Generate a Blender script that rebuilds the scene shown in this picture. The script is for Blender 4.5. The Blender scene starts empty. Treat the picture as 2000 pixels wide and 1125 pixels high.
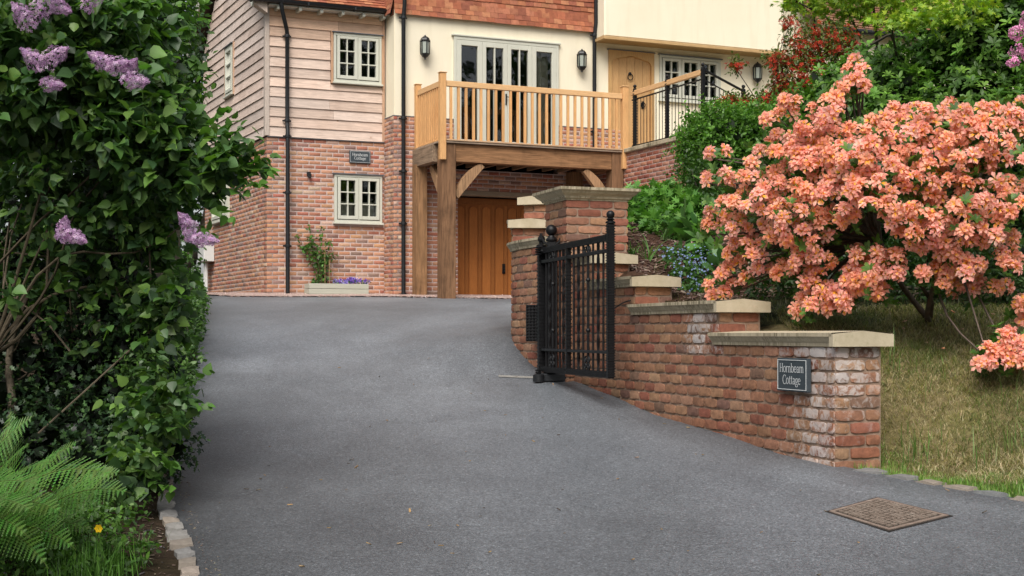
import bpy, math, random
import numpy as np
from mathutils import Vector, Matrix
random.seed(7)
RNG = np.random.default_rng(11)
F = 2850.0; HX = 1000.0; HY = 650.0
scene = bpy.context.scene
COL = scene.collection
R = math.radians
def P(px, py, d):
    return Vector(((px-HX)/F*d, d, (HY-py)/F*d))

# ------------------------------------------------------------------ objects
def tag(o, label=None, cat=None, group=None, kind=None):
    if label: o['label'] = label
    if cat: o['category'] = cat
    if group: o['group'] = group
    if kind: o['kind'] = kind
    return o
def empty(name, loc=(0, 0, 0), rz=0.0, label=None, cat=None, group=None, parent=None):
    o = bpy.data.objects.new(name, None)
    COL.objects.link(o); o.location = loc; o.rotation_euler = (0, 0, rz)
    o.empty_display_size = 0.1
    if parent is not None: o.parent = parent
    return tag(o, label, cat, group)
def copy_tree(o, parent=None):
    c = o.copy(); COL.objects.link(c)
    if parent is not None: c.parent = parent
    for ch in list(o.children): copy_tree(ch, c)
    return c

def link_mesh(name, me, mats, parent=None):
    o = bpy.data.objects.new(name, me); COL.objects.link(o)
    for m in (mats if isinstance(mats, (list, tuple)) else [mats]): me.materials.append(m)
    if parent is not None: o.parent = parent
    return o

class MB:
    """collects shapes and links them as one mesh"""
    def __init__(s): s.v = []; s.f = []; s.c = []; s.m = []; s.e = []
    def add(s, vs, fs, col=(1, 1, 1), mi=0, eff=0.0):
        n = len(s.v); s.v.extend([tuple(v) for v in vs])
        for f in fs:
            s.f.append(tuple(i+n for i in f)); s.c.append(col); s.m.append(mi); s.e.append(eff)
        return s
    def box(s, a, b, col=(1, 1, 1), M=None, mi=0):
        x0, y0, z0 = a; x1, y1, z1 = b
        vs = [(x0,y0,z0),(x1,y0,z0),(x1,y1,z0),(x0,y1,z0),(x0,y0,z1),(x1,y0,z1),(x1,y1,z1),(x0,y1,z1)]
        if M is not None: vs = [M @ Vector(v) for v in vs]
        return s.add(vs, [(3,2,1,0),(4,5,6,7),(0,1,5,4),(1,2,6,5),(2,3,7,6),(3,0,4,7)], col, mi)
    def cbox(s, a, b, ch=0.004, col=(1, 1, 1), M=None, mi=0):
        """box with chamfered edges"""
        lo = [min(a[i], b[i]) for i in range(3)]; hi = [max(a[i], b[i]) for i in range(3)]
        ch = min(ch, min(hi[i]-lo[i] for i in range(3))*0.4)
        vs = []; idx = {}
        for sx in (0, 1):
            for sy in (0, 1):
                for sz in (0, 1):
                    for ax in range(3):
                        p = []
                        for i, sg in enumerate((sx, sy, sz)):
                            e = hi[i] if sg else lo[i]
                            if i != ax: e += -ch if sg else ch
                            p.append(e)
                        idx[(sx, sy, sz, ax)] = len(vs); vs.append(p)
        fs = []
        def g(t, ax): return idx[(t[0], t[1], t[2], ax)]
        for ax in range(3):
            o1, o2 = [(1, 2), (2, 0), (0, 1)][ax]
            for sg in (0, 1):
                q = []
                for (u, w) in ((0, 0), (1, 0), (1, 1), (0, 1)):
                    t = [0, 0, 0]; t[ax] = sg; t[o1] = u; t[o2] = w; q.append(g(t, ax))
                fs.append(tuple(q if sg else q[::-1]))
        for ax in range(3):
            o1, o2 = [(1, 2), (2, 0), (0, 1)][ax]
            for u in (0, 1):
                for w in (0, 1):
                    t0 = [0, 0, 0]; t0[o1] = u; t0[o2] = w; t1 = list(t0); t1[ax] = 1
                    q = [g(t0, o1), g(t1, o1), g(t1, o2), g(t0, o2)]
                    fs.append(tuple(q if (u == w) else q[::-1]))
        for sx in (0, 1):
            for sy in (0, 1):
                for sz in (0, 1):
                    q = [g((sx, sy, sz), k) for k in range(3)]
                    fs.append(tuple(q if (sx+sy+sz) % 2 == 1 else q[::-1]))
        if M is not None: vs = [M @ Vector(v) for v in vs]
        return s.add(vs, fs, col, mi)
    def prism(s, poly, y0, y1, col=(1, 1, 1), M=None, mi=0):
        """poly of (x,z), extruded along y"""
        n = len(poly)
        vs = [(p[0], y0, p[1]) for p in poly]+[(p[0], y1, p[1]) for p in poly]
        if M is not None: vs = [M @ Vector(v) for v in vs]
        fs = [tuple(range(n)), tuple(range(2*n-1, n-1, -1))]
        fs += [(i, i+n, (i+1) % n+n, (i+1) % n) for i in range(n)]
        return s.add(vs, fs, col, mi)
    def tube(s, pts, r, n=8, col=(1, 1, 1), M=None, mi=0, cap=True):
        pts = [Vector(p) for p in pts]; k = len(pts)
        rr = r if isinstance(r, (list, tuple)) else [r]*k
        vs = []; prev = None
        for i, p in enumerate(pts):
            t = (pts[min(i+1, k-1)]-pts[max(i-1, 0)])
            if t.length < 1e-9: t = Vector((0, 0, 1))
            t.normalize()
            if prev is None:
                a = Vector((0, 0, 1)) if abs(t.z) < 0.9 else Vector((1, 0, 0))
            else: a = prev
            u = (a-t*a.dot(t)); u.normalize(); w = t.cross(u); prev = u
            for j in range(n):
                an = 2*math.pi*j/n
                vs.append(p+(u*math.cos(an)+w*math.sin(an))*rr[i])
        fs = []
        for i in range(k-1):
            for j in range(n):
                fs.append((i*n+j, i*n+(j+1) % n, (i+1)*n+(j+1) % n, (i+1)*n+j))
        if cap:
            fs.append(tuple(range(n-1, -1, -1))); fs.append(tuple(range((k-1)*n, k*n)))
        if M is not None: vs = [M @ v for v in vs]
        return s.add(vs, fs, col, mi)
    def lathe(s, prof, c=(0, 0, 0), n=16, col=(1, 1, 1), M=None, mi=0, ph=0.0):
        """prof of (r,z)"""
        vs = []; k = len(prof)
        for (r, z) in prof:
            for j in range(n):
                an = 2*math.pi*j/n+ph
                vs.append((c[0]+r*math.cos(an), c[1]+r*math.sin(an), c[2]+z))
        fs = [(i*n+j, i*n+(j+1) % n, (i+1)*n+(j+1) % n, (i+1)*n+j) for i in range(k-1) for j in range(n)]
        fs.append(tuple(range(n-1, -1, -1))); fs.append(tuple(range((k-1)*n, k*n)))
        if M is not None: vs = [M @ Vector(v) for v in vs]
        return s.add(vs, fs, col, mi)
    def ball(s, c, r, n=16, col=(1, 1, 1), M=None, mi=0):
        prof = [(max(1e-4, r*math.sin(math.pi*i/10)), -r*math.cos(math.pi*i/10)) for i in range(11)]
        return s.lathe(prof, c, n, col, M, mi)
    def build(s, name, mats, parent=None, smooth=None):
        me = bpy.data.meshes.new(name)
        me.from_pydata(s.v, [], s.f)
        n = len(s.f)
        c = np.ones((n, 4), np.float32); c[:, :3] = np.array(s.c, np.float32).reshape(n, 3)
        a = me.attributes.new('col', 'FLOAT_COLOR', 'FACE'); a.data.foreach_set('color', c.ravel())
        if any(s.e):
            b = me.attributes.new('eff', 'FLOAT', 'FACE'); b.data.foreach_set('value', np.array(s.e, np.float32))
        o = link_mesh(name, me, mats, parent)
        me.polygons.foreach_set('material_index', np.array(s.m, np.int32))
        if smooth is not None:
            me.polygons.foreach_set('use_smooth', np.ones(n, bool))
            me.set_sharp_from_angle(angle=R(smooth))
        me.update()
        return o

def np_mesh(name, V, Fc, mats, parent=None, col=None, smooth=False, fk=None):
    """V (n,3); Fc (m,k) faces of equal size, or list of such arrays; col (n,3) per vertex"""
    me = bpy.data.meshes.new(name)
    FL = Fc if isinstance(Fc, list) else [Fc]
    FL = [f for f in FL if len(f)]
    lt = np.concatenate([np.full(len(f), f.shape[1], np.int32) for f in FL])
    li = np.concatenate([f.ravel() for f in FL]).astype(np.int32)
    me.vertices.add(len(V)); me.vertices.foreach_set('co', np.asarray(V, np.float32).ravel())
    me.loops.add(len(li)); me.loops.foreach_set('vertex_index', li)
    me.polygons.add(len(lt))
    ls = np.concatenate([[0], np.cumsum(lt)[:-1]]).astype(np.int32)
    me.polygons.foreach_set('loop_start', ls)
    me.polygons.foreach_set('loop_total', lt)
    if smooth: me.polygons.foreach_set('use_smooth', np.ones(len(lt), bool))
    if col is not None:
        c = np.ones((len(V), 4), np.float32); c[:, :3] = col
        a = me.attributes.new('col', 'FLOAT_COLOR', 'POINT'); a.data.foreach_set('color', c.ravel())
    me.update(calc_edges=True); me.validate()
    return link_mesh(name, me, mats, parent)

# ------------------------------------------------------------------ materials
class NT:
    def __init__(s, name):
        s.m = bpy.data.materials.new(name); s.m.use_nodes = True
        s.t = s.m.node_tree; s.t.nodes.clear()
        s.out = s.t.nodes.new('ShaderNodeOutputMaterial')
    def n(s, typ, **kw):
        nd = s.t.nodes.new(typ)
        for k, v in kw.items():
            if k.startswith('_'): setattr(nd, k[1:], v)
            else: nd.inputs[k.replace('__', ' ')].default_value = v
        return nd
    def l(s, a, b): s.t.links.new(a, b)
    def coord(s, scale=(1, 1, 1), kind='Object'):
        tc = s.n('ShaderNodeTexCoord'); mp = s.n('ShaderNodeMapping'); mp.inputs['Scale'].default_value = scale
        s.l(tc.outputs[kind], mp.inputs['Vector']); return mp.outputs[0]
    def noise(s, vec, scale, detail=4, rough=0.55, dist=0.0):
        nd = s.n('ShaderNodeTexNoise', Scale=scale, Detail=detail, Roughness=rough, Distortion=dist)
        if vec is not None: s.l(vec, nd.inputs['Vector'])
        return nd.outputs[0]
    def ramp(s, fac, stops):
        nd = s.n('ShaderNodeValToRGB'); el = nd.color_ramp.elements
        while len(el) > 1: el.remove(el[-1])
        for i, (p, c) in enumerate(stops):
            e = el[0] if i == 0 else el.new(p)
            e.position = p; e.color = (c if len(c) == 4 else (*c, 1)) if isinstance(c, (tuple, list)) else (c, c, c, 1)
        s.l(fac, nd.inputs[0]); return nd.outputs[0]
    def mix(s, a, b, fac, mode='MIX'):
        nd = s.n('ShaderNodeMix', _data_type='RGBA', _blend_type=mode)
        for sock, val in ((nd.inputs[0], fac), (nd.inputs[6], a), (nd.inputs[7], b)):
            if hasattr(val, 'links') or isinstance(val, bpy.types.NodeSocket): s.l(val, sock)
            elif isinstance(val, (int, float)): sock.default_value = val if sock == nd.inputs[0] else (val, val, val, 1)
            else: sock.default_value = (*val, 1)
        return nd.outputs[2]
    def math(s, op, a, b=0.5):
        nd = s.n('ShaderNodeMath', _operation=op)
        for i, v in enumerate((a, b)):
            if isinstance(v, bpy.types.NodeSocket): s.l(v, nd.inputs[i])
            else: nd.inputs[i].default_value = v
        return nd.outputs[0]
    def attr(s, name='col', out='Color'):
        nd = s.n('ShaderNodeAttribute'); nd.attribute_name = name; return nd.outputs[out]
    def bump(s, h, strength=0.3, dist=0.01, prev=None):
        nd = s.n('ShaderNodeBump', Strength=strength, Distance=dist); s.l(h, nd.inputs['Height'])
        if prev is not None: s.l(prev, nd.inputs['Normal'])
        return nd.outputs[0]
    def pr(s, base, rough=0.6, spec=0.3, normal=None, metal=0.0, coat=0.0):
        nd = s.n('ShaderNodeBsdfPrincipled', Metallic=metal)
        nd.inputs['Specular IOR Level'].default_value = spec
        nd.inputs['Coat Weight'].default_value = coat
        if isinstance(base, bpy.types.NodeSocket): s.l(base, nd.inputs['Base Color'])
        else: nd.inputs['Base Color'].default_value = (*base, 1)
        if isinstance(rough, bpy.types.NodeSocket): s.l(rough, nd.inputs['Roughness'])
        else: nd.inputs['Roughness'].default_value = rough
        if normal is not None: s.l(normal, nd.inputs['Normal'])
        return nd.outputs[0]
    def fin(s, sh, disp=None):
        s.l(sh, s.out.inputs['Surface']); return s.m

def m_brick(name, lo, hi, patch=0.0, bs=0.5):
    t = NT(name); c = t.coord()
    n1 = t.noise(c, 26, 5, 0.65); n2 = t.noise(c, 110, 4, 0.7); n3 = t.noise(c, 3.0, 4, 0.6)
    a = t.attr()
    base = t.mix(a, t.ramp(n1, [(0.3, lo), (0.7, hi)]), 0.75, 'MULTIPLY')
    base = t.mix(base, (1.35, 1.2, 1.05), t.math('MULTIPLY', t.ramp(n2, [(0.5, 0), (0.75, 1)]), 0.35), 'MULTIPLY')
    base = t.mix(base, (0.45, 0.42, 0.40), t.ramp(n3, [(0.52, 0), (0.8, 0.55)]), 'MULTIPLY')
    if patch:
        e = t.attr('eff', 'Fac'); nn = t.noise(c, 16, 6, 0.7, 0.6)
        f = t.math('MULTIPLY', t.ramp(t.math('ADD', nn, t.math('MULTIPLY', e, 0.30)), [(0.62, 0), (0.74, 1)]), e)
        base = t.mix(base, (0.62, 0.58, 0.56), t.math('MULTIPLY', f, patch))
    nr = t.bump(n2, bs, 0.006, t.bump(n1, bs, 0.012))
    return t.fin(t.pr(base, 0.88, 0.2, nr))
def m_attr(name, rough=0.7, spec=0.3, var=0.25, sc=8, bump=0.0, bsc=60, metal=0.0, mul=(1, 1, 1)):
    t = NT(name); c = t.coord(); n1 = t.noise(c, sc, 5, 0.6)
    base = t.mix(t.attr(), t.ramp(n1, [(0.25, (1-var,)*3), (0.75, (1+var*0.3,)*3)]), 1.0, 'MULTIPLY')
    base = t.mix(base, mul, 1.0, 'MULTIPLY')
    nr = t.bump(t.noise(c, bsc, 4, 0.6), bump, 0.004) if bump else None
    return t.fin(t.pr(base, rough, spec, nr, metal))
def m_wood(name, axis=0, var=0.35, gs=90, rough=0.75, dark=(0.45, 0.42, 0.4), knots=False):
    t = NT(name); sc = [1.0, 1.0, 1.0]; sc[axis] = 0.07
    c = t.coord(tuple(sc)); g = t.noise(c, gs, 6, 0.65, 0.4); g2 = t.noise(t.coord(), 2.2, 5, 0.65)
    base = t.mix(t.attr(), t.ramp(g, [(0.3, (1-var,)*3), (0.65, (1.06,)*3)]), 1.0, 'MULTIPLY')
    base = t.mix(base, dark, t.ramp(g2, [(0.5, 0), (0.78, 0.6)]), 'MULTIPLY')
    if knots:
        v = t.n('ShaderNodeTexVoronoi', Scale=2.6); t.l(t.coord(), v.inputs['Vector'])
        base = t.mix(base, (0.5, 0.3, 0.18), t.ramp(v.outputs['Distance'], [(0.02, 0.8), (0.07, 0)]), 'MULTIPLY')
    return t.fin(t.pr(base, rough, 0.25, t.bump(g, 0.35, 0.004)))
def m_leaf(name, rough=0.45, trans=0.3, spec=0.4, tcol=(1.2, 1.5, 0.5)):
    t = NT(name); a = t.attr()
    p = t.pr(a, rough, spec)
    tr = t.n('ShaderNodeBsdfTranslucent'); t.l(t.mix(a, tcol, 1.0, 'MULTIPLY'), tr.inputs['Color'])
    mx = t.n('ShaderNodeMixShader'); mx.inputs[0].default_value = trans
    t.l(p, mx.inputs[1]); t.l(tr.outputs[0], mx.inputs[2])
    return t.fin(mx.outputs[0])
def m_plain(name, colr, rough=0.6, spec=0.3, var=0.15, sc=6, bump=0.1, bsc=80, metal=0.0):
    t = NT(name); c = t.coord(); n1 = t.noise(c, sc, 5, 0.6)
    base = t.mix(tuple(x*(1-var) for x in colr), tuple(min(1, x*(1+var*0.5)) for x in colr), t.ramp(n1, [(0.3, 0), (0.7, 1)]))
    nr = t.bump(t.noise(c, bsc, 4, 0.6), bump, 0.003) if bump else None
    return t.fin(t.pr(base, rough, spec, nr, metal))

M = {}
M['brick_house'] = m_brick('house_brick', (0.80, 0.76, 0.74), (1.15, 1.10, 1.08))
M['brick_old'] = m_brick('tumbled_brick', (0.62, 0.57, 0.54), (1.2, 1.1, 1.0), patch=0.85, bs=0.4)
M['mortar_house'] = m_plain('pale_mortar', (0.52, 0.41, 0.37), 0.95, 0.1, 0.25, 20, 0.5, 120)
M['mortar_old'] = m_plain('brown_mortar', (0.31, 0.22, 0.165), 0.95, 0.1, 0.3, 14, 0.8, 120)
M['board'] = m_wood('larch_board', 0, 0.3, 60, 0.8, (0.72, 0.66, 0.62), True)
M['board_side'] = m_wood('larch_board_side', 1, 0.3, 60, 0.8, (0.62, 0.58, 0.56), True)
M['oak_x'] = m_wood('oak_rail', 0, 0.25, 110, 0.65, (0.8, 0.7, 0.6))
M['oak_y'] = m_wood('oak_rail_deep', 1, 0.25, 110, 0.65, (0.8, 0.7, 0.6))
M['oak_z'] = m_wood('oak_post', 2, 0.25, 110, 0.65, (0.8, 0.7, 0.6))
M['beam_x'] = m_wood('aged_beam', 0, 0.6, 38, 0.85, (0.16, 0.14, 0.13))
M['beam_y'] = m_wood('aged_beam_deep', 1, 0.6, 38, 0.85, (0.16, 0.14, 0.13))
M['beam_z'] = m_wood('aged_post', 2, 0.6, 38, 0.85, (0.15, 0.14, 0.13))
M['tile'] = m_attr('clay_tile', 0.85, 0.2, 0.35, 14, 0.4, 70)
M['paint'] = m_plain('sage_paint', (0.54, 0.54, 0.46), 0.45, 0.4, 0.06, 3, 0.03)
M['lead'] = m_plain('lead_flashing', (0.13, 0.14, 0.16), 0.6, 0.4, 0.3, 9, 0.1)
M['black'] = m_plain('black_plastic', (0.012, 0.013, 0.015), 0.42, 0.4, 0.3, 6, 0.04)
M['iron'] = m_plain('black_iron', (0.006, 0.006, 0.007), 0.45, 0.3, 0.4, 40, 0.25, 160)
M['white_box'] = m_plain('white_plastic', (0.62, 0.62, 0.6), 0.5, 0.3, 0.05, 5, 0.0)
M['curtain'] = m_plain('curtain_cloth', (0.5, 0.47, 0.38), 0.9, 0.1, 0.1, 5, 0.1)
M['room'] = m_plain('dim_room', (0.02, 0.02, 0.018), 0.95, 0.05, 0.3, 2, 0.0)
M['slate'] = m_plain('slate', (0.045, 0.058, 0.068), 0.55, 0.35, 0.2, 12, 0.15)
M['letter'] = m_plain('letter_paint', (0.66, 0.68, 0.68), 0.6, 0.2, 0.05, 9, 0.0)
M['soil'] = m_plain('soil', (0.05, 0.035, 0.025), 0.95, 0.1, 0.5, 12, 0.8, 60)
M['planter'] = m_wood('painted_planter', 0, 0.1, 60, 0.6, (0.92, 0.92, 0.9))
M['leaf'] = m_leaf('leaf')
M['leaf_gloss'] = m_leaf('glossy_leaf', 0.42, 0.15, 0.35)
M['petal'] = m_leaf('petal', 0.7, 0.4, 0.1, (1.1, 1.1, 1.1))
M['bark'] = m_attr('bark', 0.9, 0.15, 0.5, 30, 0.8, 60)
M['chips'] = m_attr('chips', 0.9, 0.15, 0.3, 30)
M['stone'] = m_attr('sett_stone', 0.85, 0.25, 0.3, 30, 0.8, 60)

def _render_mat():
    t = NT('cream_render'); c = t.coord()
    n = t.noise(c, 0.9, 5, 0.6); n2 = t.noise(c, 160, 3, 0.6)
    b = t.mix((0.76, 0.69, 0.53), (0.82, 0.75, 0.59), t.ramp(n, [(0.3, 0), (0.7, 1)]))
    st = t.noise(t.coord((1, 1, 0.12)), 7, 4, 0.6)
    b = t.mix(b, (0.90, 0.885, 0.85), t.ramp(st, [(0.5, 0), (0.8, 0.7)]), 'MULTIPLY')
    return t.fin(t.pr(b, 0.9, 0.15, t.bump(n2, 0.25, 0.004)))
M['render'] = _render_mat()
def _coping():
    t = NT('coping_stone'); c = t.coord()
    n = t.noise(c, 9, 6, 0.65); st = t.noise(t.coord((1, 1, 0.05)), 42, 5, 0.6); big = t.noise(c, 2.0, 3, 0.6)
    b = t.mix((0.39, 0.33, 0.225), (0.51, 0.44, 0.32), t.ramp(n, [(0.3, 0), (0.7, 1)]))
    g = t.n('ShaderNodeNewGeometry'); sep = t.n('ShaderNodeSeparateXYZ'); t.l(g.outputs['Normal'], sep.inputs[0])
    side = t.ramp(t.math('ABSOLUTE', sep.outputs[2], 0), [(0.3, 1), (0.9, 0)])
    f = t.math('MULTIPLY', t.ramp(st, [(0.42, 0), (0.60, 1)]), side)
    f = t.math('MULTIPLY', f, t.ramp(big, [(0.36, 0.15), (0.6, 1)]))
    f = t.math('MULTIPLY', f, t.attr('col', 'Fac'))
    b = t.mix(b, (0.22, 0.22, 0.18), f, 'MULTIPLY')
    b = t.mix(b, (0.15, 0.16, 0.07), t.ramp(t.noise(c, 24, 6, 0.7), [(0.58, 0), (0.75, 0.35)]))
    return t.fin(t.pr(b, 0.9, 0.2, t.bump(t.noise(c, 90, 4), 0.3, 0.004)))
M['coping'] = _coping()
def _asphalt():
    t = NT('asphalt'); c = t.coord(kind='Object')
    v = t.n('ShaderNodeTexVoronoi', Scale=130); t.l(c, v.inputs['Vector'])
    v2 = t.n('ShaderNodeTexVoronoi', Scale=90); t.l(c, v2.inputs['Vector'])
    agg = t.ramp(v.outputs['Color'], [(0.15, (0.070, 0.077, 0.085)), (0.85, (0.158, 0.172, 0.188)), (0.96, (0.29, 0.31, 0.33))])
    n = t.noise(t.coord((1.0, 0.32, 1)), 0.75, 5, 0.6, 0.6); n2 = t.noise(t.coord((1.0, 0.5, 1)), 3.2, 6, 0.7, 0.4); n3 = t.noise(c, 38, 5, 0.75)
    b = t.mix(agg, t.ramp(n, [(0.3, (0.78, 0.78, 0.79)), (0.7, (1.2, 1.2, 1.21))]), 1.0, 'MULTIPLY')
    b = t.mix(b, t.ramp(n2, [(0.3, (0.86, 0.86, 0.86)), (0.7, (1.12, 1.12, 1.11))]), 1.0, 'MULTIPLY')
    b = t.mix(b, t.ramp(n3, [(0.35, (0.76, 0.76, 0.76)), (0.65, (1.16, 1.16, 1.16))]), 1.0, 'MULTIPLY')
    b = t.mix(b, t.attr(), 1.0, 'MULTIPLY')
    nr = t.bump(v2.outputs['Distance'], 0.3, 0.004, t.bump(v.outputs['Distance'], 0.5, 0.004))
    return t.fin(t.pr(b, 0.5, 0.5, nr))
M['asphalt'] = _asphalt()
def _ground():
    t = NT('ground_soil'); c = t.coord()
    n = t.noise(c, 22, 6, 0.7); n2 = t.noise(c, 2.5, 4, 0.6)
    b = t.mix(t.attr(), t.ramp(n, [(0.25, (0.4, 0.4, 0.4)), (0.7, (1.3, 1.25, 1.2))]), 1.0, 'MULTIPLY')
    b = t.mix(b, (0.7, 0.9, 0.5), t.ramp(n2, [(0.5, 0), (0.7, 0.5)]), 'MULTIPLY')
    return t.fin(t.pr(b, 0.95, 0.1, t.bump(n, 1.0, 0.03)))
M['ground'] = _ground()
def _gravel():
    t = NT('pink_gravel'); c = t.coord()
    v = t.n('ShaderNodeTexVoronoi', Scale=55); t.l(c, v.inputs['Vector'])
    b = t.ramp(v.outputs['Color'], [(0.1, (0.30, 0.17, 0.14)), (0.5, (0.50, 0.36, 0.31)), (0.9, (0.68, 0.58, 0.54))])
    return t.fin(t.pr(b, 0.9, 0.2, t.bump(v.outputs['Distance'], 1.0, 0.02)))
M['gravel'] = _gravel()
def _glass():
    t = NT('window_glass')
    tr = t.n('ShaderNodeBsdfTransparent'); tr.inputs[0].default_value = (0.8, 0.84, 0.82, 1)
    gl = t.n('ShaderNodeBsdfGlossy', Roughness=0.02); gl.inputs[0].default_value = (1, 1, 1, 1)
    fr = t.n('ShaderNodeFresnel', IOR=1.5)
    mx = t.n('ShaderNodeMixShader'); t.l(t.math('MULTIPLY', fr.outputs[0], 2.0), mx.inputs[0])
    b = t.bump(t.noise(t.coord(), 3.0, 2, 0.5), 0.06, 0.02); t.l(b, gl.inputs['Normal'])
    t.l(tr.outputs[0], mx.inputs[1]); t.l(gl.outputs[0], mx.inputs[2])
    return t.fin(mx.outputs[0])
M['glass'] = _glass()
def _lampglass():
    t = NT('lamp_glass')
    return t.fin(t.pr((0.30, 0.33, 0.28), 0.08, 0.7))
M['lampglass'] = _lampglass()
def _cast():
    t = NT('rusty_iron'); c = t.coord(); n = t.noise(c, 14, 6, 0.7)
    b = t.ramp(n, [(0.3, (0.12, 0.088, 0.068)), (0.6, (0.20, 0.16, 0.13)), (0.8, (0.32, 0.28, 0.24))])
    b = t.mix(b, t.attr(), 1.0, 'MULTIPLY')
    return t.fin(t.pr(b, 0.75, 0.3, t.bump(t.noise(c, 90, 4), 0.5, 0.003), 0.2))
M['cast'] = _cast()

# ------------------------------------------------------------------ world, sun, camera
w = bpy.data.worlds.new('World'); scene.world = w; w.use_nodes = True
nt = w.node_tree; bg = nt.nodes['Background']
sky = nt.nodes.new('ShaderNodeTexSky'); sky.sky_type = 'NISHITA'; sky.sun_disc = False
SUN_EL, SUN_AZ = R(48), R(190)          # azimuth clockwise from +Y: behind the camera, a little to the left
sky.sun_elevation = SUN_EL; sky.sun_rotation = SUN_AZ
sky.air_density = 1.0; sky.dust_density = 3.0; sky.ozone_density = 1.0
hs = nt.nodes.new('ShaderNodeHueSaturation'); hs.inputs['Saturation'].default_value = 0.32; hs.inputs['Value'].default_value = 1.0
nt.links.new(sky.outputs[0], hs.inputs['Color']); nt.links.new(hs.outputs[0], bg.inputs['Color'])
bg.inputs['Strength'].default_value = 0.15
sl = bpy.data.lights.new('sun', 'SUN'); sl.energy = 3.75; sl.angle = R(38); sl.color = (1.0, 0.95, 0.88)
so = bpy.data.objects.new('sun', sl); COL.objects.link(so)
sd = Vector((math.sin(SUN_AZ)*math.cos(SUN_EL), math.cos(SUN_AZ)*math.cos(SUN_EL), math.sin(SUN_EL)))
so.rotation_euler = (-sd).to_track_quat('-Z', 'Y').to_euler(); so.location = sd*30
cd = bpy.data.cameras.new('camera'); cam = bpy.data.objects.new('camera', cd); COL.objects.link(cam)
cd.sensor_width = 36; cd.lens = 36*F/2000; cd.shift_y = (HY-562.5)/2000
cd.clip_start = 0.05; cd.clip_end = 3000
cam.location = (0, 0, 0); cam.rotation_euler = (R(90), 0, 0)
scene.camera = cam
scene.view_settings.view_transform = 'Standard'; scene.view_settings.look = 'None'
scene.view_settings.exposure = 0; scene.view_settings.gamma = 1
# ================================================================== terrain
class TPS:
    def __init__(s, pts, lam=0.002):
        a = np.array(pts, float); s.c = a[:, :2]; z = a[:, 2]; n = len(a)
        K = s.k(s.c, s.c)+lam*np.eye(n); Pm = np.hstack([np.ones((n, 1)), s.c])
        A = np.block([[K, Pm], [Pm.T, np.zeros((3, 3))]])
        sol = np.linalg.solve(A, np.concatenate([z, np.zeros(3)]))
        s.w = sol[:n]; s.a = sol[n:]
    @staticmethod
    def k(a, b):
        r2 = ((a[:, None, :]-b[None, :, :])**2).sum(2)
        return 0.5*r2*np.log(r2+1e-9)
    def __call__(s, X):
        X = np.atleast_2d(np.asarray(X, float))[:, :2]
        return s.k(X, s.c) @ s.w+s.a[0]+X @ s.a[1:]
def px3(px, py, d): p = P(px, py, d); return (p.x, p.y, p.z)
ROADPTS = [(-1.17, 5.5, -.935), (0, 5.5, -.935), (2.5, 5.5, -.95), (5, 5.5, -1.0), (-3, 3, -1.02), (0, 3, -1.04), (3, 3, -1.05),
           (-8, 5, -.9), (8, 5, -1.1), (-1.65, 7.2, -.865), (0, 7.2, -.865), (2.6, 7.4, -.87), (1.89, 8.4, -.79), (0, 8.6, -.775), (-2.1, 8.6, -.78),
           (1.65, 9.2, -.752), (1.42, 9.9, -.69), (1.10, 10.9, -.628), (.92, 11.5, -.553), (.56, 12.6, -.43), (.36, 13.0, -.40), (.2, 13.3, -.32),
           (.05, 13.75, -.16), (-.02, 14.1, -.05), (.1, 14.8, .06), (-.9, 11, -.60), (-2.6, 11, -.58), (-.5, 13, -.41), (-1.5, 13, -.38), (-3.2, 13, -.33),
           (-.9, 14.1, -.22), (-2.0, 14.3, -.2), (-.6, 15.5, .0), (-2.4, 16, .03), (-4, 16, .08), (.9, 16, .16), (-.8, 18, .22), (-3.0, 18.5, .26), (1.5, 18.5, .28),
           (-1, 21.5, .44), (-4.2, 21.5, .47), (2.2, 21.5, .45), (-4.9, 24.6, .64), (-2.3, 25.3, .64), (0, 25.6, .61), (2.4, 26.2, .60), (-4.5, 23.3, .535), (-2.2, 23.8, .53), (0.2, 24.2, .52), (2.4, 24.6, .52), (-6.5, 26, .68), (-5.5, 30, .72), (3, 30, .7),
           (-8, 20, .5), (-7, 14, -.1), (-6, 10, -.5)]
ROAD = TPS(ROADPTS)
BANKPTS = [px3(1640, 918, 8.4), px3(2000, 985, 7.4), (4.5, 5.8, -.95), (7, 5, -1.0), px3(1760, 912, 8.7), px3(2000, 955, 7.8), (5, 7, -.75),
           px3(1730, 870, 8.9), px3(1860, 880, 8.75), px3(2000, 890, 8.4), px3(1740, 780, 9.1), px3(1850, 770, 9.1), px3(2000, 780, 9.0), px3(1740, 700, 9.5), px3(1900, 690, 9.7), px3(2050, 690, 9.6),
           px3(1700, 645, 10.0), px3(1600, 640, 9.9), px3(1500, 632, 10.3), px3(1520, 600, 10.9), px3(1420, 585, 11.4), px3(1650, 600, 10.8), px3(1800, 592, 10.8), px3(2000, 600, 10.8),
           px3(1350, 560, 11.9), px3(1280, 525, 12.4), px3(1350, 500, 12.8), px3(1230, 500, 12.9), px3(1300, 460, 13.6), px3(1230, 440, 14.2), px3(1400, 450, 14),
           px3(1500, 480, 13.3), px3(1800, 480, 13.3), px3(2050, 480, 13.3), px3(1250, 405, 16), px3(1400, 400, 16.2), px3(1700, 400, 16), px3(2050, 400, 16),
           (1.0, 14.4, 1.05), (1.4, 16, 1.5), (3, 19, 2.0), (3.6, 22, 2.6), (5, 21.5, 2.7), (8, 21, 2.8), (4.2, 24.5, 3.1), (8, 25, 3.15), (12, 25, 3.2), (6, 30, 3.3), (12, 30, 3.4),
           (.62, 13.2, .8), (.5, 13.9, .95)]
BANK = TPS(BANKPTS, 0.01)
WA0 = Vector((1.87, 8.44)); WAD = Vector((-.3027, .9531)).normalized()
PIER = Vector((.475, 12.6))
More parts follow.
